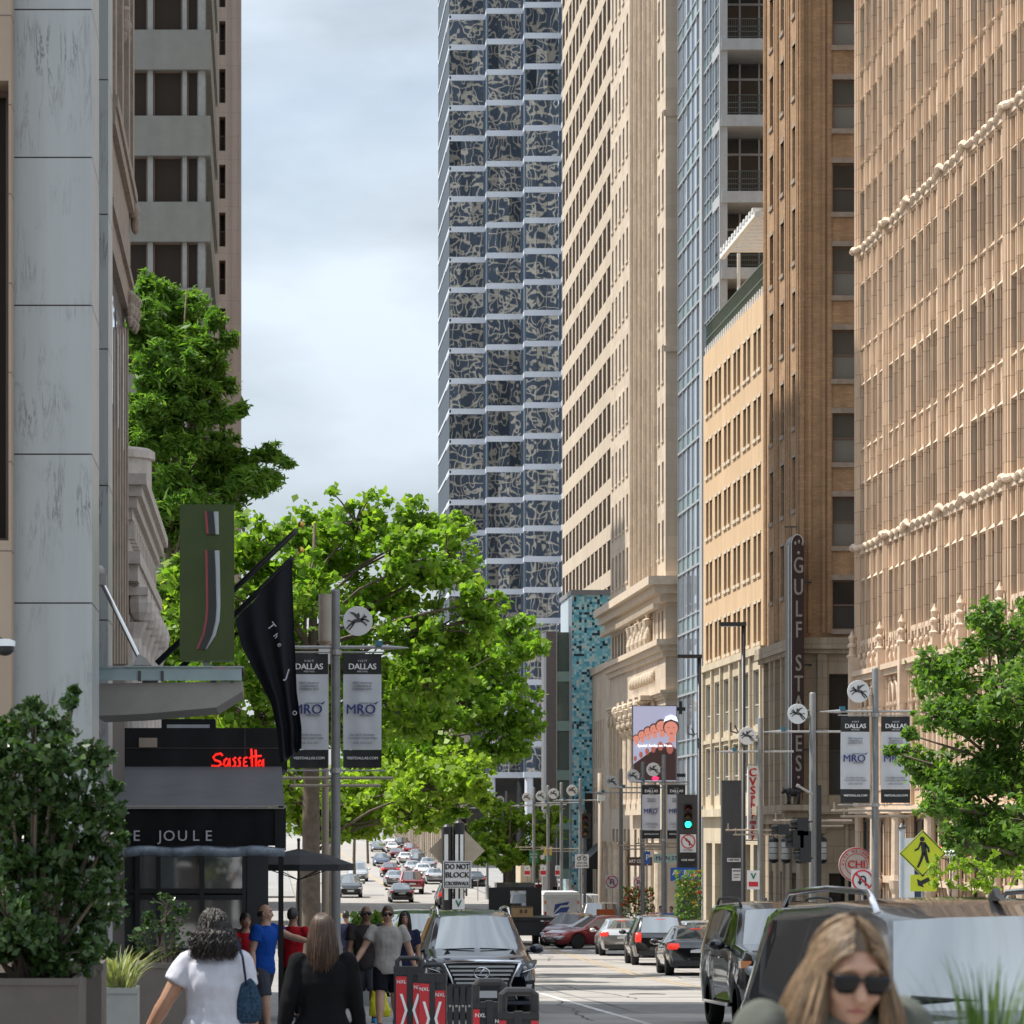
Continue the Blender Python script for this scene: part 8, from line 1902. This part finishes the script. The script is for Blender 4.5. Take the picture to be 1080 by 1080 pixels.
for j in range(m + 1):
    v = j / m; l, r = ip(lft, v), ip(rgt, v)
    for i in range(n + 1):
        u = i / n; tp = ip(top, u); w0 = ip(top, u); px = l[0] + (r[0] - l[0]) * u; py = (l[1] + (r[1] - l[1]) * u)
        if v < .35: k = 1 - v / .35; py += k * (w0[1] - (top[0][1] + (top[-1][1] - top[0][1]) * u))
        p = W(px, py, d); amp = .02 + .06 * v; p.y += amp * math.sin(u * 15 + v * 2.5) + .03 * math.sin(u * 5 + v * 4) - .05; p.z += .01 * math.sin(u * 15)
        vs.append(tuple(p))
for j in range(m):
    for i in range(n): a = j * (n + 1) + i; fs.append((a, a + n + 1, a + n + 2, a + 1))
mb = MB(); mb.add(vs, fs); mb.add([(x, y + .006, z) for x, y, z in vs], [q[::-1] for q in fs]); part('cloth', mb, M('black_flag_cloth', (.011, .012, .016), .8, var=.15, vs=8, spec=.2), fg, True)
mb = MB()
for ch, px, py, s, ro in (('T', 286, 662, .12, .9), ('h', 291, 672, .085, .9), ('e', 295, 681, .085, .9), ('J', 303, 712, .15, .3), ('o', 311, 752, .1, .5)): text(mb, ch, W(px, py, d) + Vector((0, -.22, 0)), s, roll=ro)
part('lettering', mb, M('silver_thread', (.4, .4, .42), .5), fg)
# cafe pavilion with awning
d = 48.; cp = thing('cafe_pavilion', 'black cafe pavilion with red script lettering above dark framed windows', 'pavilion', (WX(200, d), d + 3, gz_(d)))
xl, xr = WX(112, d), WX(303, d); xw = WX(283, d); b = gz_(d)
mb = MB(); mb.box(xl, xr, d - .12, d + 5, WZ(812, d), WZ(768, d)); part('fascia', mb, DARKS, cp)
mb = MB()
for z in (789, ): mb.box(xl, xr, d - .135, d - .121, WZ(z + .6, d), WZ(z, d))
for px in (130, 258): mb.box(WX(px, d), WX(px + .7, d), d - .135, d - .121, WZ(812, d), WZ(768, d))
part('panel_joint', mb, JOINT, cp)
mb = MB(); mb.box(WX(147, d), WX(166, d), d - .16, d - .121, WZ(788.5, d), WZ(778.5, d)); part('vent_panel', mb, M('tan_vent', (.34, .27, .21), .6), cp)
mb = MB(); mb.box(WX(168, d), WX(226, d), d + 1, d + 2, WZ(768, d), WZ(756, d)); part('roof_unit', mb, DARKS, cp); mb = MB(); mb.box(WX(174, d), WX(220, d), d + .97, d + .998, WZ(767, d), WZ(762, d)); part('roof_unit_panel', mb, M('silver_panel', (.45, .46, .48), .3, metal=.4), cp)
NEON = M('red_sign_letters', (.6, .02, .015), .4, var=0, emit=(1, .02, .012), estr=.75)
strokes = [[(235, 797.5), (233, 795), (228, 796), (225, 799), (227, 802), (232, 803.5), (233.5, 806), (230, 808.5), (223, 808)],
 [(240, 800), (237, 802), (236, 807), (238, 809), (241, 806), (242, 800), (242.5, 809)], [(249, 799), (246, 801), (248, 804), (248, 808), (245, 809)], [(254, 799), (251.5, 801), (253, 804), (253, 808), (250, 809)],
 [(261, 799), (257.5, 800), (257, 803), (260, 803.5), (257, 805), (257, 808.5), (261.5, 808)], [(265, 790), (265.5, 800), (266, 809)], [(269.5, 791), (270, 800), (270, 809)], [(262.5, 800), (268, 798), (276, 797.5)],
 [(275, 802), (272.5, 804), (273, 808.5), (276, 807), (277.5, 801), (277.5, 810)]]
mb = MB(); P_ = lambda px, py: Vector((WX(px, d), d - .18, WZ(py, d)))
for s in strokes: mb.tube([P_(*q) for q in s], .017, 6)
part('red_lettering', mb, NEON, cp, True)
mb = MB()   # window wall
zt = WZ(888, d); zb = b + .05
wx = [WX(p, d) for p in (112, 145, 167, 213, 258)]
for x in wx: mb.box(x - .035, x + .035, d - .06, d + .06, zb, zt)
for py in (888, 937, 944, 1000): mb.box(xl, wx[-1], d - .05, d + .05, WZ(py + 5, d), WZ(py, d))
mb.box(WX(258, d) + .036, xw, d - .08, d + 4.9, zb, WZ(812, d) - .002); mb.box(xl, wx[-1], d - .04, d + .06, WZ(888, d), WZ(812, d) - .003); mb.box(xl, wx[-1], d - .055, d + .055, zb, zb + .55); part('wall', mb, M('charcoal_frame', (.03, .031, .034), .5, var=.1), cp)
for a, c_ in zip(wx[:-1], wx[1:]):
    for p0, p1 in ((942, 893), (1000, 949)): mb = MB(); mb.box(a + .036, c_ - .036, d - .012, d + .002, WZ(p0, d), WZ(p1, d)); part('window', mb, M('cafe_window_glass', (.10, .115, .11), .03, var=.3, vs=1.2, ior=2.6), cp)
inn = MB(); inn.box(xl, xw - .3, d + 2.5, d + 2.6, zb, WZ(890, d)); part('back_wall', inn, M('cafe_interior', (.3, .28, .24), .8), cp)
# awning: fabric top and lettered valance on posts
dA = 42.; aw = thing('fabric_awning', 'dark grey fabric awning with a lettered black valance in front of the cafe pavilion', 'awning', (WX(210, dA), dA, gz_(dA)))
AWN = M('grey_awning_fabric', (.075, .077, .082), .8, var=.12, vs=1.5, bump=.2, bs=5); VAL = M('black_valance', (.010, .010, .011), .8, var=.3, vs=3, spec=.15)
xa, xb = WX(112, dA), WX(300, dA); z0, z1 = WZ(850, dA), WZ(808.5, 47.8)
mb = MB(); nx = 14; vs = []; fs = []
for i in range(nx + 1):
    for j in range(7):
        t_ = j / 6; x = xa + (xb - xa) * i / nx; sag = -.035 * math.sin(PI * t_) * (1 + .5 * math.cos(i * PI / 2.)); vs.append((x, dA + (47.8 - dA) * t_, z0 + (z1 - z0) * t_ + sag)); 
for i in range(nx):
    for j in range(6): o = i * 7 + j; fs.append((o, o + 7, o + 8, o + 1))
mb.add(vs, fs); mb.add([(x, y, z - .012) for x, y, z in vs], [q[::-1] for q in fs]); part('canopy', mb, AWN, aw, True)
mb = MB(); n = 30; vs = []; fs = []
for i in range(n + 1):
    x = xa + (xb - xa) * i / n
    for j in range(5):
        t_ = j / 4; vs.append((x, dA + .012 * math.sin(i * 1.1 + t_ * 2), WZ(852 + 40 * t_, dA)))
for i in range(n):
    for j in range(4): o = i * 5 + j; fs.append((o, o + 1, o + 6, o + 5))
mb.add(vs, fs); mb.add([(x, y + .012, z) for x, y, z in vs], [q[::-1] for q in fs]); part('valance', mb, VAL, aw, True)
mb = MB(); mb.box(xa, xb + .03, dA - .03, dA + .03, WZ(851.6, dA), WZ(849.5, dA)); mb.box(xa, xb, dA - .04, dA - .03, WZ(853, dA), WZ(852, dA)); part('front_rail', mb, M('rail_grey', (.3, .27, .25), .5), aw)
mb = MB(); mb.tube([(xa + (xb - xa) * k / 16, dA - .02 + .02 * math.sin(k * 1.7), WZ(898 + 1.2 * math.sin(k * 1.3), dA)) for k in range(17)], .065, 8); part('rolled_curtain', mb, M('clear_vinyl_roll', (.16, .19, .23), .12, var=.5, vs=7, bump=.6, bs=12), aw, True)
mb = MB(); mb.box(WX(293.5, dA), WX(299, dA), dA - .03, dA + .03, gz_(dA), WZ(850, dA)); mb.box(xb - .12, xb + .02, dA - .02, dA + .02, WZ(897, dA), WZ(852, dA)); part('post', mb, DARKS, aw)
mb = MB(); mb.box(xb - .03, xb + .015, dA + .031, 47.8, WZ(858, dA), WZ(852, dA)); part('side_rail', mb, DARKS, aw)
mb = MB(); xs_ = [(110, 'T'), (126, 'H'), (144, 'E'), (169, 'J'), (178.5, 'O'), (192.5, 'U'), (206.5, 'L'), (220, 'E')]
for px, ch in xs_: text(mb, ch, (WX(px, dA), dA - .035, WZ(882, dA)), .19, bold=.001)
part('lettering', mb, M('pale_letters', (.42, .42, .44), .5), aw)

# ================================================================ folded barriers in the foreground
REDP = M('barrier_red', (.50, .022, .03), .45, var=.1, vs=8); BPL = M('barrier_black_plastic', (.018, .018, .02), .5, var=.15, vs=10)
def barrier(px0, px1, py, d, label, rz=0., wide=False):
    x0, x1 = WX(px0, d), WX(px1, d); w_ = x1 - x0; x = (x0 + x1) / 2; b = G(d) + (.15 if x < 2.6 else 0); zt = WZ(py, d); h = zt - b
    t = thing('folding_barrier', label, 'barrier', (x, d, b), R(rz), 'folded barriers by the kerb'); hw = w_ / 2; P = lambda nm, mb, m_, sm=False: part(nm, mb, m_, t, sm, False)
    hb = .10 if not wide else .16          # handle zone
    mb = MB(); mb.box(-hw, -hw * .55, -.05, .05, 0, h - hb); mb.box(hw * .55, hw, -.05, .05, 0, h - hb); mb.box(-hw * .2, hw * .2, -.06, .06, .05, h - hb); mb.box(-hw * .55, hw * .55, -.04, .04, .1, h - hb - .02); P('frame', mb, BPL)
    mb = MB(); mb.box(-hw * 1.02, hw * 1.02, -.055, .055, h - hb - .06, h - hb + (.02 if not wide else -.01)); mb.tube([(-hw * .82, 0, h - hb), (-hw * .8, 0, h - .03), (-hw * .6, 0, h - .005), (hw * .6, 0, h - .005), (hw * .8, 0, h - .03), (hw * .82, 0, h - hb)], .022 if not wide else .035, 8); P('handle', mb, BPL)
    for s in (-1, 1):
        mb = MB()
        if wide: mb.box(*sorted((s * hw * .62, s * hw * .98)), -.062, -.051, .06, h - hb - .07); mb.box(*sorted((s * hw * .25, s * hw * .5)), -.052, -.041, .06, h - hb - .25)
        else: mb.box(*sorted((s * hw * .22, s * hw * .95)), -.062, -.051, .06, h - hb - (.07 if s < 0 else .13))
        pn = P('red_panel', mb, REDP)
        mb = MB(); z = h - hb - .38; q = hw * .25; r_ = hw * .80
        for za, zb_, xa, xb in ((z + .15, z, r_ * .75, q), (z, z - .15, q, r_ * .75)):
            mb.prism([(s * xa - .012, za), (s * xa + .012, za), (s * xb + .012, zb_), (s * xb - .012, zb_)], -.066, -.063)
        o = part('white_chevron', mb, PAINTW, pn, False, False)
        mb = MB(); text(mb, 'NXL', (s * hw * .58, -.066, h - hb - (.12 if s < 0 else .17)), .045); text(mb, 'TRAFFIX', (s * hw * .35, -.066, h - hb - .8), .05, roll=PI / 2); part('lettering', mb, PAINTW, pn, False, False)
    return t
barrier(416, 447, 1010, 30.5, 'tall red and black folded barrier, leftmost of the group', 4)
barrier(442, 471, 1017, 29.6, 'tall red and black folded barrier, second from left, turned slightly', -8)
barrier(498, 534, 1035, 27.6, 'shorter red and black folded barrier with broad handle, behind the nearest one', 3, True)
barrier(526, 568, 1045, 26, 'shorter red and black folded barrier with broad handle, nearest the road', -4, True)
d = 28.6; x0, x1 = WX(471, d), WX(498, d); t = thing('folding_gate', 'black slatted folded gate with white rivets, between the red barriers', 'barrier', ((x0 + x1) / 2, d, G(d) + .15))
for k in range(4): mb = MB(); x = x0 + (x1 - x0) * (k + .5) / 4; mb.box(x - .021, x + .021, d - .03 + .01 * (k % 2), d + .02, G(d) + .16, WZ(1040 + 2 * (k % 2), d)); part('slat', mb, BPL, t)
mb = MB(); mb.box(x0 + .02, x1 - .02, d + .025, d + .05, WZ(1052, d), WZ(1038, d)); part('top_plate', mb, BPL, t); mb = MB()
for k in range(4): mb.ball((x0 + (x1 - x0) * (k + .5) / 4, d - .035, WZ(1061, d)), .012, .008, .012, 8, 5)
part('rivet', mb, STEEL, t)['kind'] = 'stuff'
